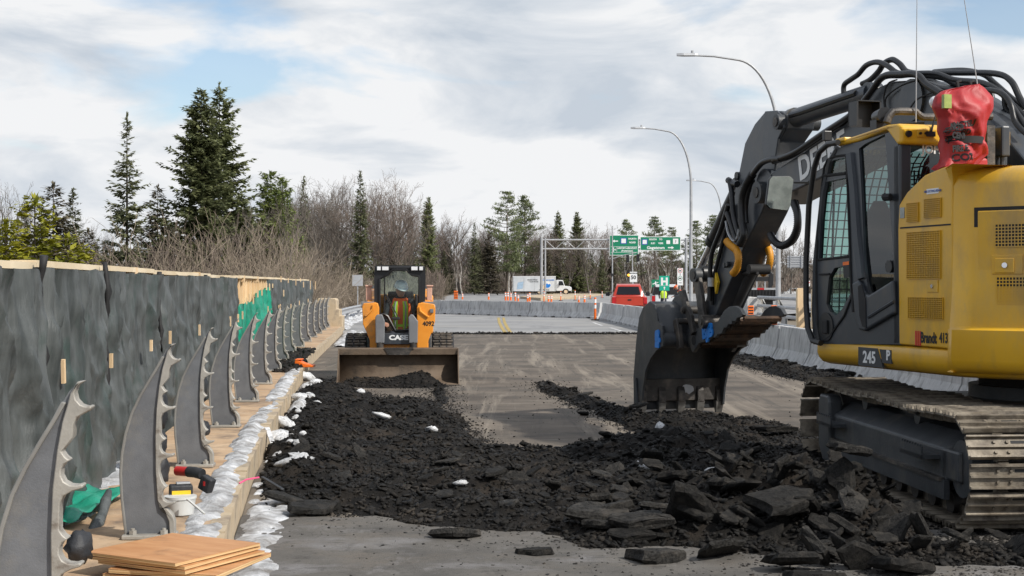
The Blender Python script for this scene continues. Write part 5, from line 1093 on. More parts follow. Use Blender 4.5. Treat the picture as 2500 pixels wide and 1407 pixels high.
# bucket linkage
def plate(pp, X0, X1, name, mat='worn_dark', bev=.008): return hpart(MB().prism(polyX(pp, X0), 'x', X0, X1), name, mat, smooth=None, bevel=bev)
boss(1694, 672, -.30, .30, .085, "link_pin", 'worn_dark', .6); boss(1712, 668, -.20, .20, .10, "link_sleeve", 'black_paint')
for X in (-.27, .22): plate([(1687, 668), (1697, 660), (1704, 668), (1712, 720), (1719, 780), (1714, 792), (1706, 786), (1698, 720)], X, X+.05, "tipping_link", 'worn_steel')
plate([(1655, 712), (1666, 708), (1676, 745), (1686, 770), (1692, 812), (1686, 820), (1680, 790), (1668, 755)], -.33, -.28, "bucket_link", 'worn_steel'); plate([(1655, 712), (1666, 708), (1676, 745), (1686, 770), (1692, 812), (1686, 820), (1680, 790), (1668, 755)], .28, .33, "bucket_link", 'worn_steel')
boss(1711, 786, -.36, .36, .085, "stick_pin", 'worn_steel', .5); boss(1655, 785, -.40, .40, .04, "cross_pin", 'worn_steel'); boss(1665, 757, -.36, .36, .05, "cross_pin", 'worn_steel', .6)
plate([(1643, 782), (1650, 778), (1655, 800), (1660, 850), (1652, 856), (1648, 840)], -.42, -.36, "hook_bar", 'worn_steel')
plate([(1640, 735), (1648, 722), (1664, 718), (1672, 735), (1676, 775), (1690, 800), (1700, 830), (1690, 850), (1665, 845), (1650, 800)], -.26, -.20, "coupler_plate", 'worn_dark'); plate([(1640, 735), (1648, 722), (1664, 718), (1672, 735), (1676, 775), (1690, 800), (1700, 830), (1690, 850), (1665, 845), (1650, 800)], .20, .26, "coupler_plate", 'worn_dark')
# bucket
BW = .60
sidep = [(1553, 1000), (1547, 985), (1546, 920), (1553, 830), (1560, 775), (1570, 750), (1586, 736), (1598, 744), (1604, 765), (1606, 785), (1617, 796), (1618, 846), (1603, 856), (1588, 876), (1576, 905), (1569, 950), (1566, 992)]
sp_yz = polyX(sidep, -BW)
for X in (-BW, BW-.03): hpart(MB().prism(sp_yz, 'x', X, X+.03), "bucket_side", 'worn_dark', smooth=None, bevel=.006)
shell = polyX([(1556, 1000), (1549, 960), (1548, 900), (1553, 830), (1560, 778), (1571, 752), (1586, 739), (1598, 748), (1606, 775), (1612, 800), (1614, 830), (1611, 842)], -BW)
hpart(MB().sheet([(x, y, z) for y, z in shell for x in np.linspace(-BW+.01, BW-.01, 6)], 6, len(shell)), "bucket_shell", 'worn_dark', smooth=50, solid=.03)
yl, zl = HX(1560, 985, -BW); lipy = yl+.02
hpart(MB().box(-BW+.01, BW-.01, lipy-.02, lipy+.03, .175, .47), "bucket_lip", 'worn_steel', smooth=None, bevel=.008)
tn = [HX(1612, 812, -BW), HX(1612, 835, -BW)]; hpart(MB().cyl((-BW+.01, tn[0][0], tn[1][1]+.02), (BW-.01, tn[0][0], tn[1][1]+.02), .10, n=20), "torque_tube", 'worn_dark')
plate([(1546, 930), (1551, 922), (1556, 1000), (1549, 992)], -BW-.03, -BW-.001, "side_cutter", 'worn_dark')
rr = random.Random(8); ring = [(.10+.11*math.cos(a)*rr.uniform(.7, 1.15), .33+.065*math.sin(a)*rr.uniform(.7, 1.2)) for a in np.linspace(0, 2*math.pi, 14, endpoint=False)]
hpart(MB().prism(ring, 'y', lipy-.0235, lipy-.0205), "bare_metal_patch", 'galvanised', smooth=None)
for k in range(5):
    x = -BW+.045+k*(2*BW-.09)/4; t = MB(); t.prism([(lipy-.060, .31), (lipy-.02, .37), (lipy+.03, .31), (lipy+.035, .15), (lipy-.068, .15)], 'x', x-.05, x+.05)
    a = hpart(t, "tooth_adapter", 'worn_steel', smooth=None, bevel=.012); t = MB(); t.loft([[(x-sx, lipy-sy, z), (x+sx, lipy-sy, z), (x+sx, lipy+sy*.7, z), (x-sx, lipy+sy*.7, z)] for z, sx, sy in ((.0, .044, .020), (.08, .052, .048), (.165, .056, .064))]); t.build("tooth", 'tooth_steel', a, smooth=None, bevel=.008)
    MB().cyl((x, lipy-.072, .19), (x, lipy-.055, .19), .026, n=12).build("tooth_pin", 'worn_steel', a)
def blue_logo(u, v, X, size, vert=False):
    y, z = HX(u, v, X); d = Vector(HX(u+20, v-(6 if not vert else 0), X))-Vector((y, z)); d.normalize()
    xd = (0, d.x, d.y) if not vert else (0, 0, 1); up = (0, 0, 1) if not vert else (0, 1, 0)
    o = lettering("BJB", size, 'logo_blue', exc, (X, y, z), xd, up, depth=.012, bold=.014); o.rotation_euler = (0, 0, TH)
blue_logo(1728, 810, -.285, .22); blue_logo(1606, 828, -BW-.004, .16, True)
# thumb: two toothed plates with a rusty web between
def c6(pp): return [(1640+x/5.025, 600+y/5.025) for x, y in pp]
th_px = c6([(125, 1150), (160, 1050), (205, 1030), (240, 1068), (290, 1052), (330, 1010), (565, 925), (640, 800), (700, 750), (770, 740), (830, 772), (872, 845), (855, 872), (800, 888), (780, 930), (740, 925), (735, 965), (690, 965), (670, 1010), (640, 1005), (610, 1080), (560, 1090), (530, 1130), (480, 1130), (440, 1165), (330, 1200), (285, 1270), (255, 1312), (232, 1270), (215, 1205), (175, 1185), (140, 1225), (120, 1200)])
TX0, TX1 = -.28, .30
for X in (TX0, TX1-.05): hpart(MB().prism(polyX(th_px, TX0), 'x', X, X+.05), "thumb_plate", 'worn_dark', smooth=None, bevel=.006)
tw = polyX(c6([(330, 1180), (440, 1140), (600, 1050), (700, 950), (800, 880), (850, 850)]), TX0)
hpart(MB().sheet([(x, y+.05, z-.04) for y, z in tw[:-1] for x in (TX0+.05, 0, TX1-.05)], 3, len(tw)-1), "thumb_web", 'rusty_steel', smooth=None, solid=.03)
for k in range(7):
    t = k/6; p = Vector(tw[0]).lerp(Vector(tw[-1]), t) if k in (0, 6) else Vector(tw[min(5, int(t*5.99))]); hpart(MB().obox(((TX0+TX1)/2, p.x+.03, p.y-.05), (TX1-TX0-.1, .05, .05), Matrix.Rotation(.6, 3, 'X')), "thumb_rib", 'rusty_steel', smooth=None)
y, z = HX(*c6([(270, 1165)])[0], TX0); hpart(MB().cyl((TX0-.004, y, z), (TX0+.01, y, z), .06, n=16), "thumb_hole", 'rubber')
# ---- hoses and pipes
def hose(pp, r, name, X=-.30, mat='black_paint', n=8, rib=False):
    pts = [Vector((X if len(p) < 3 else p[2], *HX(p[0], p[1], X if len(p) < 3 else p[2]))) for p in pp]
    out = []                                    # Catmull-Rom through the points
    for i in range(len(pts)-1):
        a, b, c, d = pts[max(i-1, 0)], pts[i], pts[i+1], pts[min(i+2, len(pts)-1)]
        st = 6 if not rib else max(6, int((c-b).length/.012))
        for k in range(st):
            t = k/st; out.append(.5*((2*b)+(c-a)*t+(2*a-5*b+4*c-d)*t*t+(3*b-a-3*c+d)*t**3))
    out.append(pts[-1])
    rr = [r*(1.12 if i % 2 else .9) for i in range(len(out))] if rib else r
    return hpart(MB().tube(out, rr, n), name, mat, smooth=60 if not rib else 180)
hose([(2060, 232), (2061, 208), (2078, 194), (2095, 182), (2115, 160), (2140, 152), (2165, 160), (2190, 178), (2215, 180)], .028, "hydraulic_hose", -.10)
hose([(2105, 205), (2125, 195), (2145, 175), (2158, 156), (2178, 146), (2196, 156), (2212, 174), (2235, 180)], .030, "hydraulic_hose", -.02)
for k, dx in enumerate((0, .07, .14)): hose([(1888, 392+k*3), (1940, 372+k*4), (2010, 325+k*5), (2080, 278+k*4), (2120, 232+k*4), (2155, 187+k*3), (2200, 181+k*3), (2238, 182+k*2), (2262, 205+k*4), (2298, 228+k*4)], .030 if k < 2 else .02, "hydraulic_pipe", -.30+dx)
for k, (r, X, pp) in enumerate(((.026, -.12, [(2225, 180), (2285, 180), (2330, 195), (2400, 203), (2450, 232), (2478, 270), (2510, 320)]), (.028, 0.0, [(2235, 182), (2300, 190), (2340, 208), (2420, 210), (2470, 255), (2520, 300)]), (.030, .10, [(2240, 188), (2275, 200), (2320, 212), (2400, 216), (2450, 232), (2500, 300)]),
                            (.026, .16, [(2280, 176), (2350, 172), (2400, 182), (2430, 205), (2470, 240), (2500, 262)]), (.028, .05, [(2280, 178), (2340, 178), (2430, 180), (2468, 198), (2490, 240), (2510, 270)]), (.024, -.18, [(2240, 192), (2290, 215), (2350, 222), (2430, 222), (2465, 250), (2480, 300), (2520, 340)]),
                            (.024, .2, [(2420, 225), (2428, 260), (2445, 285)]), (.024, .1, [(2452, 235), (2456, 265), (2480, 290)]), (.026, .0, [(2440, 295), (2480, 325), (2510, 345)]), (.026, .05, [(2470, 290), (2490, 310), (2510, 320)]))):
    hose(pp, r, "hydraulic_pipe" if k < 3 else "hydraulic_hose", X)
for pp in ([(2160, 268), (2158, 235), (2168, 205), (2190, 195)], [(2163, 270), (2164, 238), (2200, 210), (2240, 196)], [(2222, 265), (2240, 242), (2280, 225)]): hose(pp, .008, "thin_cable", -.26, 'rubber', 5)
hose([(1905, 388), (1880, 390), (1858, 400), (1838, 425)], .034, "hydraulic_pipe", -.30)
hose([(1838, 425), (1820, 455), (1811, 490), (1812, 540), (1816, 575), (1806, 598)], .045, "corrugated_hose", -.28, 'black_paint', 9, True)
hose([(1838, 440), (1826, 470), (1820, 510), (1822, 545)], .03, "hydraulic_hose", -.24)
hose([(1936, 492), (1946, 520), (1946, 555), (1934, 585), (1912, 600), (1893, 592), (1880, 572)], .040, "corrugated_hose", -.20, 'black_paint', 9, True)
hose([(1945, 490), (1952, 525), (1951, 565), (1935, 594), (1910, 602), (1895, 598)], .02, "hydraulic_hose", -.05)
hose([(1781, 440), (1786, 470), (1790, 520), (1798, 555), (1805, 575)], .032, "hydraulic_hose", -.26); hose([(1778, 440), (1790, 448), (1800, 450)], .04, "hose_elbow", -.24)
hose([(1774, 520), (1782, 540), (1792, 570), (1800, 590)], .03, "hydraulic_hose", -.27); hose([(1772, 540), (1778, 570), (1790, 588), (1800, 580), (1804, 560)], .014, "thin_cable", -.28, 'galvanised', 5)
hose([(1778, 500), (1760, 560), (1738, 620), (1733, 680), (1732, 735)], .03, "hydraulic_hose", -.25); hose([(1790, 500), (1752, 640), (1740, 700), (1738, 745)], .026, "hydraulic_pipe", -.20)
hose([(1774, 588), (1784, 600), (1798, 612), (1803, 632), (1799, 655), (1790, 668)], .042, "orange_hose", -.30, 'hose_orange', 10, True)
hose([(1869, 598), (1878, 612), (1880, 635), (1874, 656), (1862, 668)], .042, "orange_hose", .16, 'hose_orange', 10, True)
hose([(1790, 668), (1815, 668), (1850, 667)], .018, "hose_crossing", -.05, 'rubber')
bx = HX(1750, 690, SX0-.03); hpart(MB().prism([(bx[0]-.07, bx[1]), (bx[0], bx[1]-.14), (bx[0]+.04, bx[1]), (bx[0], bx[1]+.12)], 'x', SX0-.05, SX0-.02), "yellow_tag", 'tool_yellow', smooth=None); hpart(MB().cyl((SX0-.08, bx[0]+.06, bx[1]-.05), (SX0-.08, bx[0]+.06, bx[1]+.06), .04, n=12), "work_valve", 'galvanised')
boss(1797, 430, SX0-.02, SX1, .05, "hose_clamp", 'black_paint')
for (u, v) in ((1766, 648), (1773, 645)): boss(u, v, SX0-.05, SX0, .03, "stop_block", 'worn_dark')
# ---- red cover bag with straps
bagp = [(2280, 262), (2284, 236), (2300, 222), (2326, 216), (2340, 214), (2352, 210), (2384, 206), (2400, 216), (2422, 240), (2420, 272), (2404, 300), (2400, 330), (2402, 380), (2376, 398), (2370, 405), (2345, 400), (2340, 408), (2318, 414), (2292, 412), (2300, 395), (2298, 340), (2292, 290)]
Yb = -.30; bag = [HY(u, v, Yb) for u, v in bagp]; cxb = sum(p[0] for p in bag)/len(bag)
zmin, zmax = min(p[1] for p in bag), max(p[1] for p in bag); rings = []; nz = 52; na = 72
def width_at(z):
    xs = []
    for i in range(len(bag)):
        a, b = bag[i], bag[(i+1) % len(bag)]
        if (a[1]-z)*(b[1]-z) <= 0 and a[1] != b[1]: xs.append(a[0]+(b[0]-a[0])*(z-a[1])/(b[1]-a[1]))
    return (min(xs), max(xs)) if len(xs) > 1 else (cxb-.02, cxb+.02)
for j in range(nz):
    z = zmin+.004+(zmax-zmin-.008)*j/(nz-1); a, b = width_at(z); ring = []; t = j/(nz-1)
    dep = .13*(1 if t < .75 else max(.25, 1-(t-.75)*2.6))*(1-.25*math.exp(-((t-.36)/.05)**2))
    for i in range(na):
        q = 2*math.pi*i/na; fold = 1+.20*math.sin(q*5+3*math.sin(z*9))*(.35+.65*(1-t))+.9*(1-abs(2*float(fbm(np.array([3+1.5*math.cos(q)+z*3.5]), np.array([3+1.5*math.sin(q)+z*2.2]), 3)[0])-1)-.75)+.25*(float(fbm(np.array([q*2.2]), np.array([z*7]), 3)[0])-.5)
        ring.append(((a+b)/2+(b-a)/2*math.cos(q)*min(1.05, .93+.07*fold), Yb+dep*math.sin(q)*fold, z+.012*math.sin(q*4)*(t < .1)))
    rings.append(ring)
cover = hpart(MB().loft(rings), "red_cover", 'bag_red', smooth=50)
def bagtext(s, u, v, size, yo=-.165, rot=0.0, sx=.8):
    x, z = HY(u, v, Yb+yo); o = lettering(s, size, 'sign_black', cover, (x, Yb+yo-.15, z), (math.cos(rot), 0, math.sin(rot)), (0, 0, 1), depth=0, bold=.003, sx=sx)
    w = o.modifiers.new("wrap", 'SHRINKWRAP'); w.wrap_method = 'PROJECT'; w.target = cover; w.use_project_y = True; w.use_positive_direction = True; w.offset = .005
for s, u, v, sz, rot in (("NCTEU", 2315, 316, .062, -.06), ("CEND", 2316, 337, .062, -.06), ("INCTEU", 2362, 302, .060, .12), ("CLEID", 2360, 322, .060, .1), ("FIRE", 2311, 368, .066, .1), ("FILE", 2354, 362, .066, .1), ("COR.", 2360, 384, .075, .05)): bagtext(s, u, v, sz, -.17, rot)
x, z = HY(2316, 248, Yb-.14); MB().box(x-.035, x+.03, Yb-.135, Yb-.10, z-.05, z+.055).build("bag_window", 'window_film', cover, smooth=None)
x, z = HY(2352, 345, Yb); MB().cyl((cxb, Yb, z-.03), (cxb, Yb, z+.025), .165, n=24, caps=False).build("bag_strap", 'rubber', cover)
for u in (2340, 2372): x, z = HY(u, 208, Yb); MB().tube([(x, Yb, z-.04), (x-.01, Yb, z+.02), (x+.02, Yb, z+.035)], .014, 6).build("bag_loop", 'rubber', cover)
hpart(MB().box(HY(2310, 400, Yb)[0], HY(2400, 400, Yb)[0], Yb-.07, Yb+.08, 2.45, HY(2350, 405, Yb)[1]+.06), "extinguisher_box", 'bag_red', smooth=None, bevel=.02)
x, z = HY(2284, 250, Yb+.1); hpart(MB().ball((x, Yb+.1, z), .05), "beacon", 'lamp_glass')
# ================================================================== TRACKED SKID STEER
SD = R(3.5); S0 = Vector((-2.064, 26.15, 0))
sk = thing("skid_steer", "orange and black tracked skid steer loader with wide brown bucket facing the camera", "skid steer", S0, SD)
def SP(u, v, yl):
    Yw = S0.y+yl*math.cos(SD); xw = (u-UC)*Yw/F
    xl_ = (xw-S0.x+yl*math.sin(SD))/math.cos(SD); Yw = S0.y+xl_*math.sin(SD)+yl*math.cos(SD)
    return ((u-UC)*Yw/F-S0.x+yl*math.sin(SD))/math.cos(SD), H-(v-VH)*Yw/F
def kp(mb, name, mat, parent=None, **k): return mb.build(name, mat, parent or sk, **k)
def fplate(pp, y0, y1, name, mat, parent=None, **k): return kp(MB().prism([SP(u, v, y0) for u, v in pp], 'y', y0, y1), name, mat, parent, **k)
# bucket
BWk = 1.035; prof = [(-1.76, .012), (-1.30, .016), (-1.14, .04), (-1.04, .12), (-1.00, .25), (-1.01, .40), (-1.06, .52), (-1.13, .60)]
kp(MB().sheet([(x, y, z) for y, z in prof for x in (-BWk, -.35, .35, BWk)], 4, len(prof)), "bucket_shell", 'bucket_brown', smooth=50, solid=.018)
kp(MB().prism([(-1.16, .50), (-1.13, .50), (-1.06, .60), (-1.06, .625), (-1.16, .605)], 'x', -BWk, BWk), "bucket_rim", 'bucket_brown', smooth=None, bevel=.006)
side = [(-1.76, .0), (-1.30, .0), (-1.10, .03), (-1.0, .12), (-.97, .28), (-.99, .45), (-1.05, .60), (-1.17, .615), (-1.26, .50), (-1.52, .20)]
for x in (-BWk-.02, BWk): kp(MB().prism(side, 'x', x, x+.02), "bucket_side", 'bucket_brown', smooth=None, bevel=.004)
kp(MB().box(-BWk-.02, BWk+.02, -1.80, -1.62, -.002, .016), "cutting_edge", 'worn_steel', smooth=None)
st = MB()
for i in range(9): st.prism([(-.22+i*.055, .60), (-.17+i*.055, .60), (-.195+i*.055, .635)], 'y', -1.18, -1.04)
st.prism([(-.26, .625), (.26, .625), (.18, .50), (-.18, .50)], 'y', -1.175, -1.162); kp(st, "bucket_step", 'worn_steel', smooth=None)
# rubber tracks
def rub(s):
    ox = s*.79; path = []
    for (y, z) in ((-.62, .30), (-.58, .16), (-.40, .04), (-.2, .02), (.6, .02), (1.05, .03), (1.25, .12), (1.34, .28), (1.33, .45), (1.2, .60), (1.0, .68), (.6, .76), (.2, .80), (-.1, .72), (-.35, .58), (-.54, .44)): path.append((y, z))
    mb = MB(); n = len(path); a = [(x, y, z) for y, z in path+[path[0]] for x in (ox-.2, ox+.2)]; mb.sheet(a, 2, n+1); t = kp(mb, "rubber_track", 'rubber', smooth=50, solid=.03)
    lg = MB(); P2 = [Vector((0, y, z)) for y, z in path+[path[0]]]; cen = Vector((0, .35, .38)); seg = []
    for i in range(n):
        d = P2[i+1]-P2[i]; k = max(1, int(d.length/.085))
        for j in range(k): seg.append((P2[i]+d*(j/k), d.normalized()))
    for i, (p, d) in enumerate(seg):
        nrm = Vector((0, -d.z, d.y)); 
        if nrm.dot(p-cen) < 0: nrm = -nrm
        m = Matrix(((1, 0, 0), d, nrm)).transposed(); o = .0 if i % 2 else .025
        for x0 in (-.13+o, 0.0+o, .13-o): lg.obox(p+nrm*.026+Vector((ox+x0, 0, 0)), (.10, .045, .03), m)
    lg.build("tread_lugs", 'track_mud', t, smooth=None)
    kp(MB().prism([(-.35, .22), (1.1, .2), (1.1, .42), (.3, .58), (-.25, .42)], 'x', ox-.12, ox+.12), "track_frame", 'worn_dark', smooth=None, bevel=.02)
    for y in (-.35, .05, .4, .75, 1.1): kp(MB().cyl((ox-.17, y, .14), (ox+.17, y, .14), .10, n=16), "track_wheel", 'worn_steel')
    kp(MB().cyl((ox-.17, .25, .62), (ox+.17, .25, .62), .13, n=16), "drive_sprocket", 'worn_steel')
M('track_mud', (0.045, 0.040, 0.034), 0.9, col2=(0.12, 0.10, 0.08), scale=6)
for s in (-1, 1): rub(s)
kp(MB().box(-.57, .57, -.60, 1.40, .22, .80), "chassis", 'worn_dark', smooth=None, bevel=.03); kp(MB().box(-.62, .62, .75, 1.55, .8, 1.55), "engine_hood", 'case_orange', smooth=None, bevel=.05)
# loader arms
YA = -.80
armL = [(884, 748), (887, 741), (912, 739), (922, 741), (925, 752), (925, 852), (903, 853), (903, 832), (895, 812), (886, 792)]; armR = [(1018, 752), (1021, 741), (1034, 739), (1060, 743), (1063, 752), (1062, 785), (1055, 808), (1046, 832), (1044, 853), (1018, 852)]
for pp in (armL, armR):
    a = fplate(pp, YA, YA+.26, "loader_arm", 'case_orange', smooth=None, bevel=.012)
    x0 = sum(SP(u, v, YA)[0] for u, v in pp[:5])/5
    kp(MB().prism([(-.62, 1.30), (-.45, 1.42), (.2, 1.62), (1.2, 1.66), (1.35, 1.55), (1.3, 1.36), (.2, 1.38), (-.4, 1.16), (-.56, 1.05)], 'x', x0-.09, x0+.09), "lift_beam", 'case_orange', smooth=None, bevel=.02)
    kp(MB().prism([(.95, .7), (1.4, .7), (1.35, 1.7), (1.15, 1.72), (.98, 1.5)], 'x', x0-.06, x0+.06), "rear_tower", 'worn_dark', smooth=None, bevel=.02)
for us in ((893, 907), (1042, 1055)):
    (xa, za), (xb, zb_) = SP(us[0], 735, -.30), SP(us[1], 699, -.30)
    k_ = kp(MB().box(xa, xb, -.34, -.24, za, zb_), "arm_cover", 'faded_sunlit_pink', smooth=None, bevel=.012); MB().box(xa-.01, xb+.02, -.36, -.20, zb_-.01, zb_+.02).build("cover_cap", 'faded_sunlit_pink', k_, smooth=None, bevel=.01)
    c = kp(MB().box(xa-.07, xb+.06, -.66, -.56, za-.10, za-.01), "coupler_block", 'case_grey', smooth=None, bevel=.01)
    for i in range(3): x = xa-.05+i*(xb-xa+.08)/2; MB().cyl((x, -.75, za-.09), (x, -.64, za-.09), .03, n=12).build("coupler", 'galvanised', c)
for u, s in ((928, -1), (1009, 1)):
    x, z0 = SP(u, 838, -.92); _, z1 = SP(u, 768, -.92); w = .085
    cv = kp(MB().prism([(x-w*.9, z0), (x+w*.9, z0), (x+w, z1-.12), (x+w*.25*(-s)+w*.2, z1), (x-w*.6, z1), (x-w, z1-.05)], 'y', -.99, -.86), "cylinder_guard", 'case_grey', smooth=None, bevel=.015)
    kp(MB().cyl((x, -.93, z0-.10), (x, -.93, z0+.02), .062, n=16), "tilt_cylinder", 'worn_steel'); kp(MB().cyl((x, -1.0, .52), (x, -.93, z0-.08), .030, n=12), "cylinder_rod", 'chrome')
p = [SP(u, v, -.82) for u, v in ((1024, 750), (1026, 760), (1036, 768), (1046, 775))]; kp(MB().tube([(x, -.82, z) for x, z in p], .02, 6), "arm_hose", 'case_orange'); p = [SP(u, v, -.82) for u, v in ((911, 745), (910, 755), (900, 765), (892, 772))]; kp(MB().tube([(x, -.82, z) for x, z in p], .02, 6), "arm_hose", 'case_orange')
fplate([(903, 838), (1046, 838), (1046, 862), (903, 862)], -.78, -.62, "cross_member", 'case_orange', smooth=None, bevel=.01)
fplate([(936, 814), (1003, 814), (1001, 841), (937, 841)], -.86, -.79, "front_plate", 'deere_dark', smooth=None, bevel=.008)
x, z = SP(973, 825, -.865); lettering("CASE", .115, 'sign_white', sk, (x, -.863, z), (1, 0, 0), (0, 0, 1), depth=.002, bold=.006, sx=1.25)
x, z = SP(1046, 791, -.81); lettering("4092", .115, 'sign_black', sk, (x, YA-.003, z), (1, 0, 0), (0, 0, 1), depth=.001, bold=.003, sx=.9)
x, z = SP(1054, 760, -.82); kp(MB().box(x-.03, x+.03, -.84, -.80, z-.03, z+.04), "work_socket", 'case_grey', smooth=None, bevel=.006)
# cab
YC = -.42
def c7(pp): return [(880+x/6.395, 640+y/6.395) for x, y in pp]
outer = c7([(222, 110), (232, 60), (300, 52), (470, 50), (760, 52), (985, 62), (1012, 78), (1018, 300), (1000, 900), (985, 1200), (250, 1200), (215, 900), (215, 300)])
gl = c7([(300, 262), (372, 225), (440, 195), (480, 145), (520, 122), (720, 122), (758, 165), (800, 200), (905, 218), (922, 245), (915, 780), (880, 815), (835, 835), (800, 1060), (545, 1068), (430, 850), (385, 820), (300, 800)])
import bmesh
def ringplate(outer, holes, y, t, name, mat):
    bm = bmesh.new()
    for lp in [outer]+holes:
        vs_ = [bm.verts.new((SP(u, v, y)[0], y, SP(u, v, y)[1])) for u, v in lp]
        for i in range(len(vs_)): bm.edges.new((vs_[i], vs_[(i+1) % len(vs_)]))
    bmesh.ops.triangle_fill(bm, edges=bm.edges[:], use_beauty=True, normal=(0, -1, 0)); me = bpy.data.meshes.new(name); bm.to_mesh(me); bm.free(); finish(me, mat)
    o = obj(name, me, sk); s = o.modifiers.new("solid", 'SOLIDIFY'); s.thickness = t; s.offset = 0; return o
low1 = c7([(355, 870), (415, 890), (510, 1075), (360, 1075)]); low2 = c7([(840, 1075), (850, 900), (880, 870), (960, 860), (960, 1075)])
ringplate(outer, [gl, low1], YC, .07, "cab_front", 'black_paint')
kp(MB().add([(SP(u, v, YC)[0], YC-.02, SP(u, v, YC)[1]) for u, v in gl], [tuple(range(len(gl)))]), "cab_door", 'skid_glass', smooth=None)
kp(MB().add([(SP(u, v, YC)[0], YC-.015, SP(u, v, YC)[1]) for u, v in low1], [tuple(range(len(low1)))]), "corner_window", 'dark_glass', smooth=None)
dg_ = [(SP(u, v, YC)[0], YC-.05, SP(u, v, YC)[1]) for u, v in gl]; kp(MB().tube(dg_+[dg_[0]], .022, 6), "door_frame", 'black_paint')
p = [SP(u, v, YC) for u, v in c7([(300, 262), (302, 800)])]; kp(MB().box(SP(*c7([(376, 500)])[0], YC)[0]-.012, SP(*c7([(376, 500)])[0], YC)[0]+.012, YC-.04, YC-.015, p[1][1], p[0][1]+.03), "side_mullion", 'black_paint', smooth=None)
(xa, zt_), (xb, _) = SP(916, 650, YC), SP(1037, 650, YC)
kp(MB().box(xa+.01, xb-.01, YC-.06, .62, zt_-.06, zt_), "cab_roof", 'black_paint', smooth=None, bevel=.02)
for x in (xa+.03, xb-.03):                       # side frames
    kp(MB().box(x-.02, x+.02, .50, .60, .8, zt_-.05), "rear_post", 'black_paint', smooth=None); kp(MB().box(x-.02, x+.02, YC, .6, .8, 1.10), "side_panel", 'black_paint', smooth=None)
    sm = MB()
    for i in range(9): sm.box(x-.004, x+.004, YC+.08+i*.1, YC+.088+i*.1, 1.1, zt_-.06)
    for i in range(9): sm.box(x-.0045, x+.0045, YC, .55, 1.12+i*.1, 1.128+i*.1)
    kp(sm, "side_screen", 'black_paint', smooth=None)
kp(MB().box(xa+.05, xb-.05, .56, .60, .8, 1.2), "back_wall", 'seat_black', smooth=None); kp(MB().add([(xa+.05, .58, 1.2), (xb-.05, .58, 1.2), (xb-.05, .58, zt_-.06), (xa+.05, .58, zt_-.06)], [(0, 1, 2, 3)]), "rear_window", 'skid_glass', smooth=None)
for cx0, cx1 in ((262, 318), (340, 440), (795, 892), (920, 975)):
    (x0, z0), (x1, z1) = SP(*c7([(cx0, 128)])[0], YC-.06), SP(*c7([(cx1, 72)])[0], YC-.06); h = kp(MB().box(x0-.012, x1+.012, YC-.10, YC, z0-.012, z1+.012), "roof_lamp", 'black_paint', smooth=None, bevel=.008); MB().box(x0, x1, YC-.106, YC-.1005, z0, z1).build("lamp_lens", 'lamp_glass', h, smooth=None)
hx_, hz_ = SP(*c7([(865, 650)])[0], YC); kp(MB().tube([(hx_, YC-.04, hz_-.16), (hx_+.01, YC-.09, hz_-.12), (hx_+.01, YC-.09, hz_+.12), (hx_, YC-.04, hz_+.15)], .024, 8), "door_handle", 'rubber')
for q in ([(380, 490), (560, 880)], [(400, 500), (600, 880)]):
    p = [SP(u, v, YC) for u, v in c7(q)]; kp(MB().tube([(x, YC-.05, z) for x, z in p], .009, 6), "wiper_arm", 'rubber')
p = [SP(u, v, YC) for u, v in c7([(375, 215), (385, 500)])]; kp(MB().tube([(x, YC-.045, z) for x, z in p], .008, 5), "wiper_blade", 'rubber'); p = SP(*c7([(565, 885)])[0], YC); kp(MB().box(p[0]-.09, p[0]+.06, YC-.07, YC-.02, p[1]-.02, p[1]+.03), "wiper_motor", 'rubber', smooth=None, bevel=.01)
se = MB(); xc = (xa+xb)/2; se.box(xc-.26, xc+.26, -.05, .42, .80, 1.0); se.obox((xc, .40, 1.30), (.48, .12, .62)); kp(se, "driver_seat", 'seat_black', smooth=None, bevel=.03)
wp = sk.matrix_basis @ Vector((xc+.04, .20, .38))
wp = Matrix.Translation(S0) @ Matrix.Rotation(SD, 4, 'Z') @ Vector((xc, -.08, .20))
person("person", J_OP, "operator in white hard hat and orange and lime vest seated in the skid steer cab", wp, SD, 'hardhat_white', 'vest_orange', 1.06)
# ================================================================== BARRIERS, CONES, LAMPS, RIGHT RAILING
def ground_y(v, z0=0.0):                               # depth at which the far road passes photo row v
    lo, hi = 52.0, 235.0
    for _ in range(40):
        m = (lo+hi)/2
        if H-(v-VH)*m/F > far_z(0, m): lo = m
        else: hi = m
    return (lo+hi)/2
BL = 2.98
def barrier_mesh():
    half = [(.30, .0), (.30, .075), (.255, .13), (.15, .33), (.115, .60), (.085, .80), (.075, .815)]
    ring = lambda y, zb_: [(x, y, max(z, zb_)) for x, z in half]+[(-x, y, max(z, zb_)) for x, z in half[::-1]]
    e = .0; ys = [(-BL/2, 0), (-.95, 0), (-.949, .07), (-.62, .07), (-.619, 0), (.62, 0), (.621, .07), (.95, .07), (.951, 0), (BL/2, 0)]
    mb = MB(); mb.loft([ring(y, zb_) for y, zb_ in ys]); return mb.mesh("concrete_barrier", 'concrete')
bar_me = barrier_mesh()
GB = "precast concrete barriers closing the work zone"
def barrier(x, y, ang, label):
    o = obj("concrete_barrier", bar_me, None, (x+random.gauss(0, .01), y, 0 if y < 50 else far_z(x, y)+.01), (random.gauss(0, .004), random.gauss(0, .006), ang+random.gauss(0, .006)))
    m = o.modifiers.new("bevel", 'BEVEL'); m.width = .012; m.segments = 1; m.limit_method = 'ANGLE'; return tag(o, label, "barrier", GB)
A, B = Vector((4.55, 72.2)), Vector((-9.0, 91.5)); d = (B-A).normalized(); n = int((B-A).length/3.03)
ordn = ["first", "second", "third", "fourth", "fifth", "sixth", "seventh", "eighth", "ninth"]
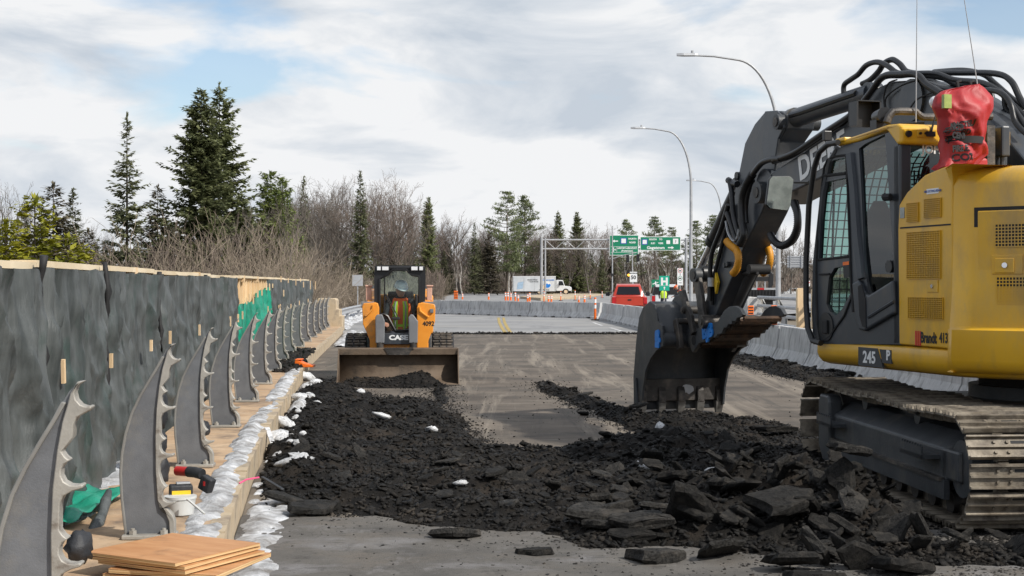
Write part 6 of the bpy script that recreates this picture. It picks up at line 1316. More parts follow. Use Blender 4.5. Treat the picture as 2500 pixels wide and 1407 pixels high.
for k in range(n):
    c = A+d*(1.5+k*3.03); lab = (ordn[k] if k < 9 else "last")+" barrier of the far row, counted from its corner near the red pickup" if k < 5 else "far row barrier mostly hidden by the skid steer"
    barrier(c.x, c.y, math.atan2(-d.x, d.y), lab)
y = 71.2; k = 0; pts = []
while y > 6:
    x = float(xr(y-1.5)); dx = float(xr(y-1.5+.5)-xr(y-1.5-.5)); pts.append((x, y-1.5, math.atan2(-dx, 1.0))); y -= 3.02
for k, (x, yy, a) in enumerate(pts):
    lab = ORD[k]+" barrier of the right hand row, counted from the far corner" if 0 < k < 15 and yy > 36 or (k > 0 and k < 15 and yy < 29) else ("barrier at the far corner of the right hand row beside the red pickup" if k == 0 else "barrier of the right hand row between the far corner and the bucket" if yy > 42 else "barrier of the right hand row seen between bucket and thumb tips" if yy > 36 else
           "barrier carrying the orange striped marker" if yy > 32.4 else "barrier just beyond the excavator cab front" if yy > 29 else  (ORD+["sixteenth", "seventeenth", "eighteenth", "nineteenth", "twentieth", "twenty-first", "twenty-second", "twenty-third"])[k]+" barrier from the far corner, behind the excavator")
    barrier(x, yy, a, lab)
# tall delineators and stubby tubes
def tube_marker(u, vt, vb, label, base=True, wide=.055, z=None, y=None):
    y = y or ground_y(vb); zg = far_z(0, y)+.01 if z is None else z; h = (vb-vt)*y/F; x = (u-UC)*y/F
    root = thing("delineator", label, "traffic post", (x, y, zg), 0, "orange traffic posts beyond the barriers")
    MB().cyl((0, 0, .03), (0, 0, h), wide, wide*.85, 12).build("tube", 'safety_orange', root)
    for t0, t1 in ((.52, .68), (.76, .92)): MB().cyl((0, 0, h*t0), (0, 0, h*t1), wide*1.04, wide*1.0, 12).build("white_band", 'reflective_white', root)
    if base: MB().cyl((0, 0, 0), (0, 0, .05), .20, .18, 8).build("rubber_base", 'rubber', root)
    return root
CN = [(1129, 718, 732, 0), (1193, 716, 733, 0), (1234, 714, 735, 0), (1240, 714, 735, 0), (1247, 716, 735, 0), (1258, 714, 736, 0), (1265, 721, 737, 0), (1288, 719, 738, 0), (1293, 715, 737, 0), (1328, 711, 738, 1), (1339, 722, 739, 0), (1346, 722, 739, 0), (1369, 712, 735, 1),
      (1404, 709, 734, 1), (1413, 723, 741, 0), (1427, 721, 741, 0), (1441, 710, 731, 1), (1470, 711, 728, 1)]
lab = ["stubby orange post third from the left beyond the far barriers", "lone orange post above the middle of the far barrier row", "leftmost post of the cluster before the box truck", "second post of the cluster before the box truck", "third post of the cluster before the box truck", "tall post right of the cluster under the truck rear",
       "stubby post under the middle of the box truck", "post left of the pair by the truck's tan door", "right post of the pair by the truck's tan door", "tall orange post on rubber base under the gantry leg", "left stubby white post right of the gantry leg", "right stubby white post right of the gantry leg", "tall post below the truck cab", "tall post right of the truck cab",
       "stubby post on the far road near the red pickup, left one", "stubby post on the far road near the red pickup, right one", "tall distant post just left of the red pickup", "tall distant post half hidden by the red pickup mirror"]
for (u, a, b, t), l in zip(CN, lab): tube_marker(u, a, b, l, bool(t), .05 if t else .085)
tube_marker(1453, 731, 787, "nearest orange and white post standing before the far barrier corner", True, .06, y=68.5, z=.07)
tube_marker(1496, 730, 760, "orange and white post beside the rear wheel of the red pickup", True, .08, y=73, z=.07)
def striped_panel(u, vt, vb, w, y, z, label):
    x = (u-UC)*y/F; h = (vb-vt)*y/F; root = thing("striped_marker", label, "traffic marker", (x, y, z), 0)
    MB().box(-w/2, w/2, -.02, .02, 0, h).build("panel", 'safety_orange', root, smooth=None, bevel=.01)
    for i in range(4): MB().box(-w/2+.012, w/2-.012, -.024, -.0205, h*(.10+.225*i), h*(.20+.225*i)).build("black_stripe", 'sign_black', root, smooth=None)
    MB().box(-w/2-.05, w/2+.05, -.1, .1, -.03, .0).build("foot", 'rubber', root, smooth=None)
striped_panel(1890, 752, 799, .135, 32.6, .83, "orange marker with black stripes standing on the barrier by the cab")
yq = ground_y(731); striped_panel(1113, 710, 730, .42, yq, far_z(-5, yq)+.03, "orange panel with black stripes at the left of the far road")
yq = 40.0; striped_panel(1833, 745, 775, .16, yq, .82, "orange striped marker peeking out above the thumb tip")
p = P(1873, 782, 33.3); crumple("sand_bag", (p.x, 33.3, .88), (.10, .16, .09), 'snow', "white plastic bag lying on top of the barrier", "bag", 3)
# ---- lamp posts
def lamp(u, y, ztop, arm, label, r=.085):
    x = (u-UC)*y/F; zg = float(gz(x, y)); root = thing("street_lamp", label, "street lamp", (x, y, zg), 0, "curved street lamps along the road"); zt = ztop-zg
    path = [(0, 0, 0), (0, 0, zt*.70)]+[(-arm*.52*(1-math.cos(a)), 0, zt*.70+zt*.285*math.sin(a)) for a in np.linspace(.12, 1.5, 14)]+[(-arm*.78, 0, zt*.997), (-arm, 0, zt)]
    rr = [r, r*.72]+[r*.62-.25*r*i/14 for i in range(14)]+[r*.36, r*.34]; MB().tube(path, rr, 12).build("pole", 'galvanised', root)
    MB().loft([[(-arm+.08+q, s*w, zt+h_) for s, h_ in ((-1, -.02), (1, -.02), (.6, .07), (-.6, .07))] for q, w in ((0.0, .05), (-.12, .12), (-.5, .14), (-.72, .05))]).build("luminaire", 'galvanised', root, smooth=None, bevel=.01)
    MB().cyl((-arm-.12, 0, zt+.06), (-arm-.12, 0, zt+.16), .045, n=10).build("photocell", 'galvanised', root); MB().cyl((0, 0, 0), (0, 0, .5), r*1.5, r*1.3, 12).build("base", 'galvanised', root)
lamp(1900, 47.5, 9.42, 2.75, "tallest curved street lamp rising behind the excavator stick", .095); lamp(1687, 69.4, 9.42, 2.3, "second curved street lamp left of the excavator stick", .095); lamp(1762, 103.7, 9.42, 1.95, "third smaller street lamp just left of the stick", .09); lamp(1692, 280, 8.8, -2.6, "tiny distant street lamp before the pines right of the gantry", .09)
# ---- right hand railing with four pipes
XRR = 8.12
p2 = None
for k, y in enumerate((46.6, 43.6, 40.6, 37.6, 34.6, 31.6, 28.6, 25.6, 22.6)):
    o = copy_tree(proto); o.location = (XRR, y, .27); o.rotation_euler = (0, 0, R(180)); o.scale = (1, 1, .97)
    tag(o, "right side railing post number "+ORD[k]+" from the concrete block" if k < 3 else "right side railing post hidden behind the excavator", "railing post", "posts of the right side railing")
for zc, n_ in ((.27+.97*.272, "lowest"), (.27+.97*.552, "second lowest"), (.27+.97*.832, "second highest"), (.27+.97*1.11, "highest")):
    tag(MB().cyl((XRR-.0, 46.9, zc), (XRR-.0, 8, zc), .052, n=14).build("rail_pipe", 'galvanised', None), n_+" grey rail pipe of the right side railing", "rail pipe", "pipes of the right side railing")
tag(obj("right_sidewalk", MB().box(-.6, 1.0, 6, 47.4, -.6, .265).mesh("right_sidewalk", 'concrete'), None, (XRR, 0, 0)), kind="structure")
o = MB().prism([(-.32, 0), (.32, 0), (.32, .85), (.22, 1.08), (-.24, 1.12), (-.32, 1.0)], 'y', 0, .9).build("end_pillar", 'concrete', None, smooth=None, bevel=.03); o.location = (XRR-.05, 46.95, .25); tag(o, "grey concrete end block where the right side railing begins", "pillar")
for k, (u0, u1, y, zt, l) in enumerate(((1947, 1966, 38.4, 1.66, "pale upright plywood board left of the cab handrail"), (1984, 2002, 38.0, 1.66, "pale upright plywood board right of the cab handrail"))):
    x0, x1 = (u0-UC)*y/F, (u1-UC)*y/F; root = thing("formwork_board", l, "board", ((x0+x1)/2, y, 0)); w = (x1-x0)
    MB().box(-w/2, w/2, 0, .03, .26, zt).build("plywood", 'lumber', root, smooth=None); MB().box(-w/2-.02, -w/2+.03, .031, .12, .26, zt-.03).build("stud", 'lumber_top', root, smooth=None)
M('sign_blue_pale', (0.35, 0.48, 0.62), .5)
# ================================================================== VEHICLES, SIGNS BEYOND THE BARRIERS
def wheel(root, x, y, r, w, name="wheel"):
    o = MB().cyl((x-w/2, y, r), (x+w/2, y, r), r, n=24).build(name, 'rubber', root); s = -1 if x < 0 else 1
    MB().cyl((x+s*w*.5, y, r), (x+s*(w*.5+.012), y, r), r*.62, n=18).build("rim", 'galvanised', o); return o
def pickup(label, u, y, paint, cap=False, zg=.0, rz_=0.0):
    root = thing("pickup_truck", label, "pickup", ((u-UC)*y/F, y, zg), rz_); hw = .93
    sec = lambda yy, w, z0, z1: [(-w, yy, z0), (w, yy, z0), (w+.03, yy, (z0+z1)/2), (w-.02, yy, z1), (-w+.02, yy, z1), (-w-.03, yy, (z0+z1)/2)]
    MB().loft([sec(0.03, hw-.05, .48, 1.10), sec(.15, hw-.02, .45, 1.12), sec(1.6, hw, .42, 1.12), sec(3.9, hw, .42, 1.14), sec(4.9, hw-.04, .45, 1.10), sec(5.3, hw-.14, .5, .95)]).build("body", paint, root, 40, bevel=.03)
    MB().loft([[(-w, yy, z) for w, z in ((hw-.06, 1.10), (hw-.29, zt))]+[(w, yy, z) for w, z in ((hw-.29, zt), (hw-.06, 1.10))] for yy, zt in ((1.75, 1.10), (1.92, 1.70), (2.2, 1.79), (3.0, 1.79), (3.3, 1.72), (4.0, 1.13))]).build("cab", paint, root, 40, bevel=.03)
    g = MB(); g.add([(-.66, 1.78, 1.20), (.66, 1.78, 1.20), (.55, 1.905, 1.64), (-.55, 1.905, 1.64)], [(0, 1, 2, 3)]); g.v = [(x, y_-.035, z) for x, y_, z in g.v]; g.build("rear_window", 'car_glass_dark', root, smooth=None)
    for s in (-1, 1):
        MB().add([(s*(hw-.035), 1.9, 1.2), (s*(hw-.035), 3.6, 1.2), (s*(hw-.17), 3.1, 1.66), (s*(hw-.17), 2.0, 1.66)], [(0, 1, 2, 3)]).build("side_window", 'car_glass_dark', root, smooth=None)
        MB().box(s*(hw-.10)-.10, s*(hw-.10)+.10, -.045, .06, .72, 1.07).build("tail_lamp", 'tail_red', root, smooth=None, bevel=.02)
        m = MB().box(s*(hw+.18)-.11, s*(hw+.18)+.11, 3.1, 3.22, 1.12, 1.33).build("mirror", 'black_paint', root, smooth=None, bevel=.03); MB().box(min(s*hw, s*(hw+.1)), max(s*hw, s*(hw+.1)), 3.13, 3.18, 1.18, 1.23).build("mirror_arm", 'black_paint', m, smooth=None)
        for yy in (1.15, 4.45): wheel(root, s*(hw-.12), yy, .37, .24)
    t = MB().box(-.72, .72, -.03, .035, .62, 1.12).build("tailgate", paint, root, smooth=None, bevel=.02); MB().box(-.10, .10, -.05, -.031, .90, .97).build("gate_handle", 'black_paint', t, smooth=None, bevel=.01); MB().box(-.74, .74, -.04, .03, 1.085, 1.125).build("gate_spoiler", paint, t, smooth=None, bevel=.012)
    b = MB().box(-.90, .90, -.14, .05, .42, .60).build("rear_bumper", 'bumper_dark', root, smooth=None, bevel=.03); MB().box(-.16, .16, -.148, -.141, .47, .60).build("number_plate", 'sign_white', b, smooth=None)
    if cap:
        MB().loft([[(-w, yy, z) for w, z in ((hw-.05, 1.12), (hw-.18, 1.72))]+[(w, yy, z) for w, z in ((hw-.18, 1.72), (hw-.05, 1.12))] for yy in (.0, 1.7)]).build("bed_cap", 'black_paint', root, 40, bevel=.03)
        MB().box(-.7, .7, -.05, -.01, 1.62, 1.74).build("cap_hatch", paint, root, smooth=None)
    return root
glass('car_glass_dark', (0.05, 0.06, 0.065), 0.10)
pickup("red pickup truck seen from behind beyond the concrete barriers", 1537, 75.5, 'car_red', zg=.06, rz_=R(-3))
pickup("white service pickup with dark open cap behind the green H sign", 1628, 89, 'car_white', True, .05, R(-4))
w1 = P(1652, 0, 84); person("person", J_W1, "bending worker in orange hard hat and orange vest behind the excavator bucket", (w1.x+.35, 84, .06), 0, 'hardhat_orange', 'vest_orange')
w2 = P(1620, 0, 85.5); person("person", J_W2, "worker in lime vest standing at the back of the white pickup", (w2.x, 85.5, .0), 0, 'hardhat_orange', 'vest_lime')
# box truck
yT = 205.0; zT = far_z(5, yT)+.012; k = yT/F; L_ = (1395-1252)*k
tr = thing("box_truck", "white delivery box truck with blue round logo driving behind the traffic posts", "truck", ((1252-UC)*k, yT, zT)); bl = (1356-1252)*k; ht = (721-676)*k
MB().box(0, bl, -1.2, 1.2, .50, ht).build("cargo_box", 'truck_panel', tr, smooth=None, bevel=.03); MB().box(-.02, bl+.02, -1.22, 1.22, ht-.14, ht+.02).build("roof_trim", 'car_white', tr, smooth=None)
for i in range(5): x = bl*(.02+.24*i); MB().box(x-.02, x+.02, -1.215, -1.2, .5, ht-.14).build("door_post", 'galvanised', tr, smooth=None)
c0 = bl+.08; c1 = L_
MB().prism([(c0, .55), (c1-.1, .55), (c1, .7), (c1-.02, 1.05), (c1-.25, 1.20), (c1-1.0, 1.28), (c1-1.22, 2.0), (c1-1.4, 2.12), (c0, 2.12)], 'y', -1.05, 1.05).build("truck_cab", 'car_white', tr, smooth=None, bevel=.06)
MB().prism([(c0+.35, 1.35), (c1-1.1, 1.35), (c1-1.33, 1.95), (c0+.38, 1.95)], 'y', -1.062, -1.052).build("side_window", 'car_glass_dark', tr, smooth=None); MB().box(c0+.5, c0+.62, -1.35, -1.15, 1.35, 1.85).build("mirror", 'black_paint', tr, smooth=None)
for x in (c1-.85, bl*.62): 
    o = MB().cyl((x, -1.1, .45), (x, -.85, .45), .45, n=22).build("wheel", 'rubber', tr); MB().cyl((x, -1.115, .45), (x, -1.1, .45), .26, n=16).build("rim", 'tan_box', o)
MB().box(.2, c1-.5, -.5, .5, .42, .62).build("chassis", 'black_paint', tr, smooth=None); MB().box(c1-.06, c1+.03, -.95, .95, .45, .68).build("bumper", 'galvanised', tr, smooth=None)
MB().box((1318-1252)*k, (1334-1252)*k, -1.222, -1.216, .75, 1.45).build("tan_print", 'tan_box', tr, smooth=None)
lx = (1336-1252)*k; MB().cyl((lx, -1.225, 1.45), (lx, -1.216, 1.45), .50, n=28).build("logo_disc", 'sign_white', tr, smooth=None); MB().prism([(lx+.46*math.cos(a), 1.45+.46*math.sin(a)) for a in np.linspace(R(180), R(360), 14)]+[(lx+.30, 1.58), (lx+.12, 1.48), (lx-.05, 1.66), (lx-.25, 1.50)], 'y', -1.23, -1.226).build("logo_wave", 'logo_blue', tr, smooth=None)
for s, u, z, sz, m in (("Bottled Water", 1300, 2.15, .24, 'sign_black'), ("+ Cooler Rentals", 1302, 1.88, .20, 'sign_black'), ("SPRING WATER", 1338, 2.10, .24, 'logo_blue'), ("www.Water.ca", 1328, .72, .24, 'sign_black')): lettering(s, sz, m, tr, ((u-1252)*k, -1.225, z), (1, 0, 0), (0, 0, 1), depth=.002, bold=.006)
MB().add([((1262-1252)*k, -1.22, .8), ((1276-1252)*k, -1.22, .9), ((1278-1252)*k, -1.22, 1.9), ((1264-1252)*k, -1.22, 1.75)], [(0, 1, 2, 3)]).build("blue_print", 'sign_blue_pale', tr, smooth=None)
# small white SUV
def suv(u, y, zg, label, flip=1):
    root = thing("parked_suv", label, "car", ((u-UC)*y/F, y, zg)); prof = [(-2.05, .35), (-2.0, .75), (-1.9, .95), (-1.1, 1.03), (-.45, 1.58), (1.55, 1.62), (1.95, 1.15), (2.02, .7), (2.0, .35)]
    MB().prism([(x*flip, z) for x, z in prof], 'y', -.88, .88).build("body", 'car_white', root, smooth=None, bevel=.09, seg=3)
    for w in ([(-.95, 1.06), (-.42, 1.5), (.35, 1.53), (.35, 1.06)], [(.42, 1.06), (.42, 1.53), (1.45, 1.55), (1.7, 1.12)]): MB().prism([(x*flip, z) for x, z in w], 'y', -.892, -.884).build("side_window", 'car_glass_dark', root, smooth=None)
    for x in (-1.3, 1.3):
        o = MB().cyl((x*flip, -.9, .33), (x*flip, -.66, .33), .33, n=22).build("wheel", 'rubber', root); MB().cyl((x*flip, -.915, .33), (x*flip, -.9, .33), .23, n=16).build("rim", 'galvanised', o)
    MB().box(-2.03*flip-.02, -2.03*flip+.02, -.8, -.5, .75, .9).build("headlamp", 'lamp_glass', root, smooth=None)
suv(1938, 240, -.15, "small white car on the far road behind the right railing")
# black dump trailer with striped tail
y = 62.0; x = (1862-UC)*y/F; k = y/F; root = thing("dump_trailer", "black dump truck box with red and white tail stripe behind the stick", "truck", (x, y, 0))
w = 34*k; z1 = H-(703-VH)*k; z0 = H-(735-VH)*k
MB().box(-w, w, 0, 3.6, z0, z1).build("dump_box", 'black_paint', root, smooth=None, bevel=.02)
for i in range(9): xx = -w+.06+(2*w-.12)*i/8; MB().box(xx-.02, xx+.02, -.05, -.001, z0, z1-.12).build("rib", 'black_paint', root, smooth=None)
MB().box(-w, w, -.03, -.001, z1-.09, z1).build("tail_rail", 'galvanised', root, smooth=None); s_ = MB(); s_.box(-w*.4, w*.1, -.036, -.031, z1-.085, z1-.005); s_.build("red_stripe", 'tail_red', root, smooth=None)
zc = H-(683-VH)*k; MB().box(-w*.9, w*.75, .4, .5, zc-.06, zc+.12).build("tarp_bar", 'black_paint', root, smooth=None); 
for xx in (-w*.75, w*.70): MB().prism([(xx-.10, zc-.35), (xx+.02, zc-.38), (xx+.12, zc-.2), (xx+.12, zc+.25), (xx+.02, zc+.36), (xx-.08, zc+.2)], 'y', .38, .55).build("tarp_arm", 'black_paint', root, smooth=None, bevel=.03)
for xx in (-w*.3, w*.3): MB().box(xx-.03, xx+.03, .42, .48, z1, zc).build("strut", 'galvanised', root, smooth=None)
for s in (-1, 1):
    for yy in (1.0, 2.2): wheel(root, s*(w-.15), yy, .48, .26)
MB().box(-w*.8, w*.8, .2, 3.4, .55, z0).build("chassis", 'black_paint', root, smooth=None); MB().box(-w, w, -.06, 0, .62, .74).build("rear_bumper", 'bumper_dark', root, smooth=None)
# ---- overhead gantry with two green signs
yG = 190.0; k = yG/F; gx0, gx1 = (1322-UC)*k, (1675-UC)*k; zg = far_z(10, yG); zt = H-(586-VH)*k; zl = H-(608-VH)*k
gt = thing("sign_gantry", "grey truss gantry spanning the far road and carrying two green signs", "gantry", (0, yG, 0))
for gx in (gx0, gx1):
    for o_ in (0, .5): MB().cyl((gx+o_, 0, zg-.3), (gx+o_, 0, zt+.25), .19 if o_ == 0 else .12, n=12).build("gantry_leg", 'galvanised', gt)
    for i in range(8): z = zg+.4+i*.85; MB().tube([(gx, 0, z), (gx+.5, 0, z+.4)], .04, 5).build("leg_brace", 'galvanised', gt)
for z in (zt, zl): MB().cyl((gx0, 0, z), (gx1+.5, 0, z), .12, n=10).build("chord", 'galvanised', gt)
nb = 14
for i in range(nb): a = gx0+.5+(gx1-gx0-.5)*i/nb; b = gx0+.5+(gx1-gx0-.5)*(i+1)/nb; MB().tube([(a, 0, zl if i % 2 else zt), (b, 0, zt if i % 2 else zl)], .05, 5).build("truss_web", 'galvanised', gt)
def green_sign(u0, u1, v0, v1, label):
    yS = yG-.35; k = yS/F; w = (u1-u0)*k; h = (v1-v0)*k; cx = ((u0+u1)/2-UC)*k; cz = H-((v0+v1)/2-VH)*k
    r = thing("road_sign", label, "sign", (cx, yS, cz)); MB().box(-w/2, w/2, 0, .05, -h/2, h/2).build("border", 'sign_white', r, smooth=None, bevel=.02); MB().box(-w/2+.07, w/2-.07, -.006, .0, -h/2+.07, h/2-.07).build("panel", 'sign_green', r, smooth=None)
    px = k
    def txt(s, u, v, size, bold=.012, sx=1.0): lettering(s, size, 'sign_white', r, ((u-UC)*k-cx, -.010, H-(v-VH)*k-cz), (1, 0, 0), (0, 0, 1), depth=.003, bold=bold, sx=sx)
    def box(u0, u1, v0, v1, m, o=.010, nm="shield"): MB().box((u0-UC)*k-cx, (u1-UC)*k-cx, -o-.004, -o+.002, H-(v1-VH)*k-cz, H-(v0-VH)*k-cz).build(nm, m, r, smooth=None)
    def arrow(u, v, L2, s): a = L2*k; x0, z0 = (u-UC)*k-cx, H-(v-VH)*k-cz; MB().prism([(x0+s*q*a, z0+q2*a) for q, q2 in ((.5, 0), (.1, .25), (.1, .09), (-.5, .09), (-.5, -.09), (.1, -.09), (.1, -.25))], 'y', -.016, -.008).build("arrow", 'sign_white', r, smooth=None)
    return txt, box, arrow, r
txt, box, arrow, r = green_sign(1488, 1559, 574, 624, "taller green overhead sign with airport panel and arrow pointing left")
arrow(1502, 589, 14, -1); box(1515, 1530, 581, 596, 'sign_blue'); box(1517, 1528, 583, 594, 'sign_white', .016); txt("102", 1522.5, 588.5, .34); txt("NORTH", 1544, 583.5, .30); txt("NORD", 1544, 592.5, .30)
box(1491.5, 1556, 602.2, 602.9, 'sign_white', nm="rule"); box(1491.5, 1556, 616, 616.7, 'sign_white', nm="rule"); box(1505.5, 1506.1, 602.5, 616.5, 'sign_white', nm="rule"); txt("AIRPORT-AÉROPORT", 1531, 606.5, .30, .010, .92); txt("(Fredericton)", 1531, 612.8, .28)
box(1493, 1504, 609, 610.5, 'sign_white', nm="plane_body"); box(1497, 1499, 604.5, 615, 'sign_white', nm="plane_wing"); box(1502, 1503.5, 607.5, 612, 'sign_white', nm="plane_tail")
txt, box, arrow, r = green_sign(1563, 1662, 578, 612, "wider green overhead sign reading Gagetown with arrow pointing right")
box(1567, 1581, 584, 598, 'sign_blue'); box(1569, 1579, 586, 596, 'sign_white', .016); txt("102", 1574, 591, .34); txt("SOUTH", 1594, 585, .30); txt("SUD", 1594, 594.5, .30); txt("TO", 1613, 585, .30); txt("VERS", 1613, 594.5, .30)
box(1627, 1636, 587, 596, 'sign_white'); txt("2", 1631.5, 591.5, .3); box(1643, 1656, 583, 596, 'sign_white'); lettering("7", .42, 'sign_black', r, ((1649.5-UC)*(yG-.35)/F-((1563+1662)/2-UC)*(yG-.35)/F, -.02, .05+.33*.55), (1, 0, 0), (0, 0, 1), depth=.002, bold=.01)
txt("Gagetown", 1601, 605.3, .52, .016, 1.1); arrow(1638, 605, 15, 1)
# ---- small signs
def post_sign(u, v0, v1, w_px, y, label, mats, zg=None):
    k = y/F; x = (u-UC)*k; zg = float(gz(x, y)) if zg is None else zg; r = thing("road_sign", label, "sign", (x, y, zg)); zc = H-((v0+v1)/2-VH)*k-zg; h = (v1-v0)*k; w = w_px*k
    MB().box(-w/2, w/2, 0, .02, zc-h/2, zc+h/2).build("sign_plate", mats, r, smooth=None, bevel=.005); MB().cyl((0, .05, 0), (0, .05, zc+h*.3), .035, n=8).build("post", 'galvanised', r); return r, zc, w, h, k
r, zc, w, h, k = post_sign(1546.5, 664, 689, 18, 110, "white speed limit sign reading MAXIMUM 50 behind the red pickup", 'sign_white'); lettering("50", .40, 'sign_black', r, (0, -.004, zc-.05), (1, 0, 0), (0, 0, 1), bold=.012); lettering("MAXIMUM", .13, 'sign_black', r, (0, -.004, zc+.28), (1, 0, 0), (0, 0, 1), bold=.004)
r, zc, w, h, k = post_sign(1622, 674, 710, 24.5, 80, "bright teal hospital sign with a large white H", 'sign_teal'); lettering("H", .56, 'sign_white', r, (0, -.004, zc+.08), (1, 0, 0), (0, 0, 1), bold=.03); MB().prism([(0, zc-.18), (.07, zc-.26), (.025, zc-.26), (.025, zc-.36), (-.025, zc-.36), (-.025, zc-.26), (-.07, zc-.26)], 'y', -.006, -.001).build("arrow", 'sign_white', r, smooth=None); MB().box(-w/2+.03, w/2-.03, -.004, -.001, zc-.14, zc-.13).build("rule", 'sign_white', r, smooth=None)
r, zc, w, h, k = post_sign(1600, 683, 702, 19, 100, "small green airport sign half hidden by the H sign", 'sign_green'); MB().prism([(-.22, zc-.02), (.2, zc+.10), (.22, zc+.06), (-.18, zc-.07)], 'y', -.006, -.001).build("plane_body", 'sign_white', r, smooth=None); MB().prism([(-.05, zc+.02), (.0, zc+.16), (.05, zc+.16), (.07, zc-.14), (.02, zc-.14)], 'y', -.007, -.002).build("plane_wing", 'sign_white', r, smooth=None)
r, zc, w, h, k = post_sign(1660.5, 655, 697, 14, 112, "tall white sign stack with no-trucks and truck-route symbols", 'sign_white')
for dz, m in ((.47, 'sign_red'), (-.12, 'sign_green')):
    MB().cyl((0, -.004, zc+dz), (0, -.001, zc+dz), .18, n=24).build("ring", m, r, smooth=None); MB().cyl((0, -.008, zc+dz), (0, -.0045, zc+dz), .145, n=24).build("disc", 'sign_white', r, smooth=None); MB().box(-.09, .09, -.011, -.0085, zc+dz-.05, zc+dz+.04).build("truck_symbol", 'sign_black', r, smooth=None)
MB().box(-.02, .02, -.004, -.001, zc+.10, zc+.26).build("arrow", 'sign_black', r, smooth=None); MB().box(-.12, .12, -.004, -.001, zc-.50, zc-.46).build("arrow", 'sign_black', r, smooth=None)
r, zc, w, h, k = post_sign(1973, 686, 699, 9, 215, "tiny red and white yield sign behind the right railing", 'sign_white'); MB().prism([(-.3, zc+.25), (.3, zc+.25), (0, zc-.28)], 'y', -.006, -.001).build("triangle", 'sign_red', r, smooth=None); MB().prism([(-.15, zc+.17), (.15, zc+.17), (0, zc-.10)], 'y', -.010, -.0065).build("triangle_core", 'sign_white', r, smooth=None)
y = 190.0; k = y/F; root = thing("road_sign", "grey lattice back of a large overhead sign behind the lamp pole", "sign", ((1945-UC)*k, y, 0)); za, zb2 = H-(625-VH)*k, H-(654-VH)*k
MB().box(-23*k, 20*k, 0, .05, zb2, za).build("sign_plate", 'sign_back', root, smooth=None)
for i in range(5): z = zb2+(za-zb2)*(i+.5)/5; MB().box(-23*k, 20*k, -.08, -.001, z-.03, z+.03).build("stringer", 'galvanised', root, smooth=None)
for i, xx in enumerate((-15*k, 12*k)): MB().box(xx-.06, xx+.06, -.16, -.081, zb2-.1, za+.1).build("upright", 'galvanised', root, smooth=None)
for z in (H-(631-VH)*k, H-(644-VH)*k): MB().cyl((-1.5, .1, z), (20, .1, z), .05, n=6).build("chord", 'galvanised', root)
MB().cyl((20, .1, -1), (20, .1, za+.2), .2, n=10).build("mast", 'galvanised', root)
# traffic signals on thin masts
y = 170.0; k = y/F; root = thing("traffic_signal", "thin signal mast with dark signal heads behind the red pickup", "traffic light", ((1495-UC)*k, y, far_z(10, y)))
zt = H-(560-VH)*k; MB().cyl((0, 0, 0), (0, 0, zt), .09, .06, 10).build("mast", 'galvanised', root); z1, z2 = H-(640-VH)*k, H-(625-VH)*k; MB().tube([(0, 0, z1), (30*k, 0, (z1+z2)/2+.1), (60*k, 0, z2)], .05, 6).build("mast_arm", 'galvanised', root)
for uu, vv in ((1532, 640), (1557, 638), (1494, 679)): xx, zz = (uu-1495)*k, H-(vv-VH)*k; h_ = MB().box(xx-.18, xx+.18, -.3, -.1, zz-.45 if vv < 660 else zz-.15, zz+.45 if vv < 660 else zz+.15).build("signal_head", 'sign_black', root, smooth=None, bevel=.03)
xx, zz = (1534.5-1495)*k, H-(680-VH)*k; MB().cyl((xx, -.32, zz), (xx, -.28, zz), .16, n=14).build("amber_light", 'amber_lamp', root); MB().box(xx-.2, xx+.2, -.27, -.1, zz-.22, zz+.6).build("signal_head", 'sign_black', root, smooth=None, bevel=.03)
y = 165.0; k = y/F; root = thing("signal_pole", "plain thin steel pole below the taller green sign", "pole", ((1544-UC)*k, y, far_z(10, y))); MB().cyl((0, 0, 0), (0, 0, H-(618-VH)*k), .09, .06, 10).build("mast", 'galvanised', root); MB().cyl((0, 0, 0), (0, 0, .4), .16, .14, 10).build("base", 'galvanised', root)
# ================================================================== TREES
M('bark', (0.085, 0.065, 0.050), 0.95, col2=(0.16, 0.135, 0.11), scale=4); M('bark_grey', (0.075, 0.065, 0.056), 0.95, col2=(0.15, 0.132, 0.115), scale=3, rnd=.18); M('birch_bark', (0.50, 0.47, 0.43), 0.8, col2=(0.66, 0.63, 0.59), scale=3, dirt=((0.08, 0.07, 0.06), .2, 5))
M('twig_grey', (0.115, 0.098, 0.083), 0.95, col2=(0.20, 0.175, 0.15), scale=.6, rnd=.2); M('twig_red', (0.110, 0.084, 0.070), 0.95, col2=(0.185, 0.148, 0.124), scale=.6, rnd=.2); M('twig_tan', (0.185, 0.148, 0.110), 0.95, col2=(0.33, 0.272, 0.21), scale=1.2, rnd=.15)
M('spruce_green', (0.105, 0.130, 0.058), 0.7, col2=(0.28, 0.30, 0.14), scale=1.3, rnd=.2, transl=.35); M('spruce_dark', (0.080, 0.096, 0.050), 0.75, col2=(0.215, 0.222, 0.112), scale=1.2, rnd=.2, transl=.32); M('spruce_brown', (0.075, 0.068, 0.042), 0.85, col2=(0.165, 0.145, 0.095), scale=1.2, rnd=.2, transl=.18)
M('pine_green', (0.075, 0.100, 0.044), 0.75, col2=(0.22, 0.25, 0.115), scale=1.0, rnd=.15, transl=.22); M('fir_bright', (0.085, 0.120, 0.028), 0.75, col2=(0.22, 0.265, 0.070), scale=1.1, rnd=.1, transl=.25); M('fir_yellow', (0.14, 0.16, 0.012), 0.7, col2=(0.38, 0.36, 0.030), scale=1.3, transl=.25)
def unit(v): return v/np.maximum(np.linalg.norm(v, axis=-1, keepdims=True), 1e-9)
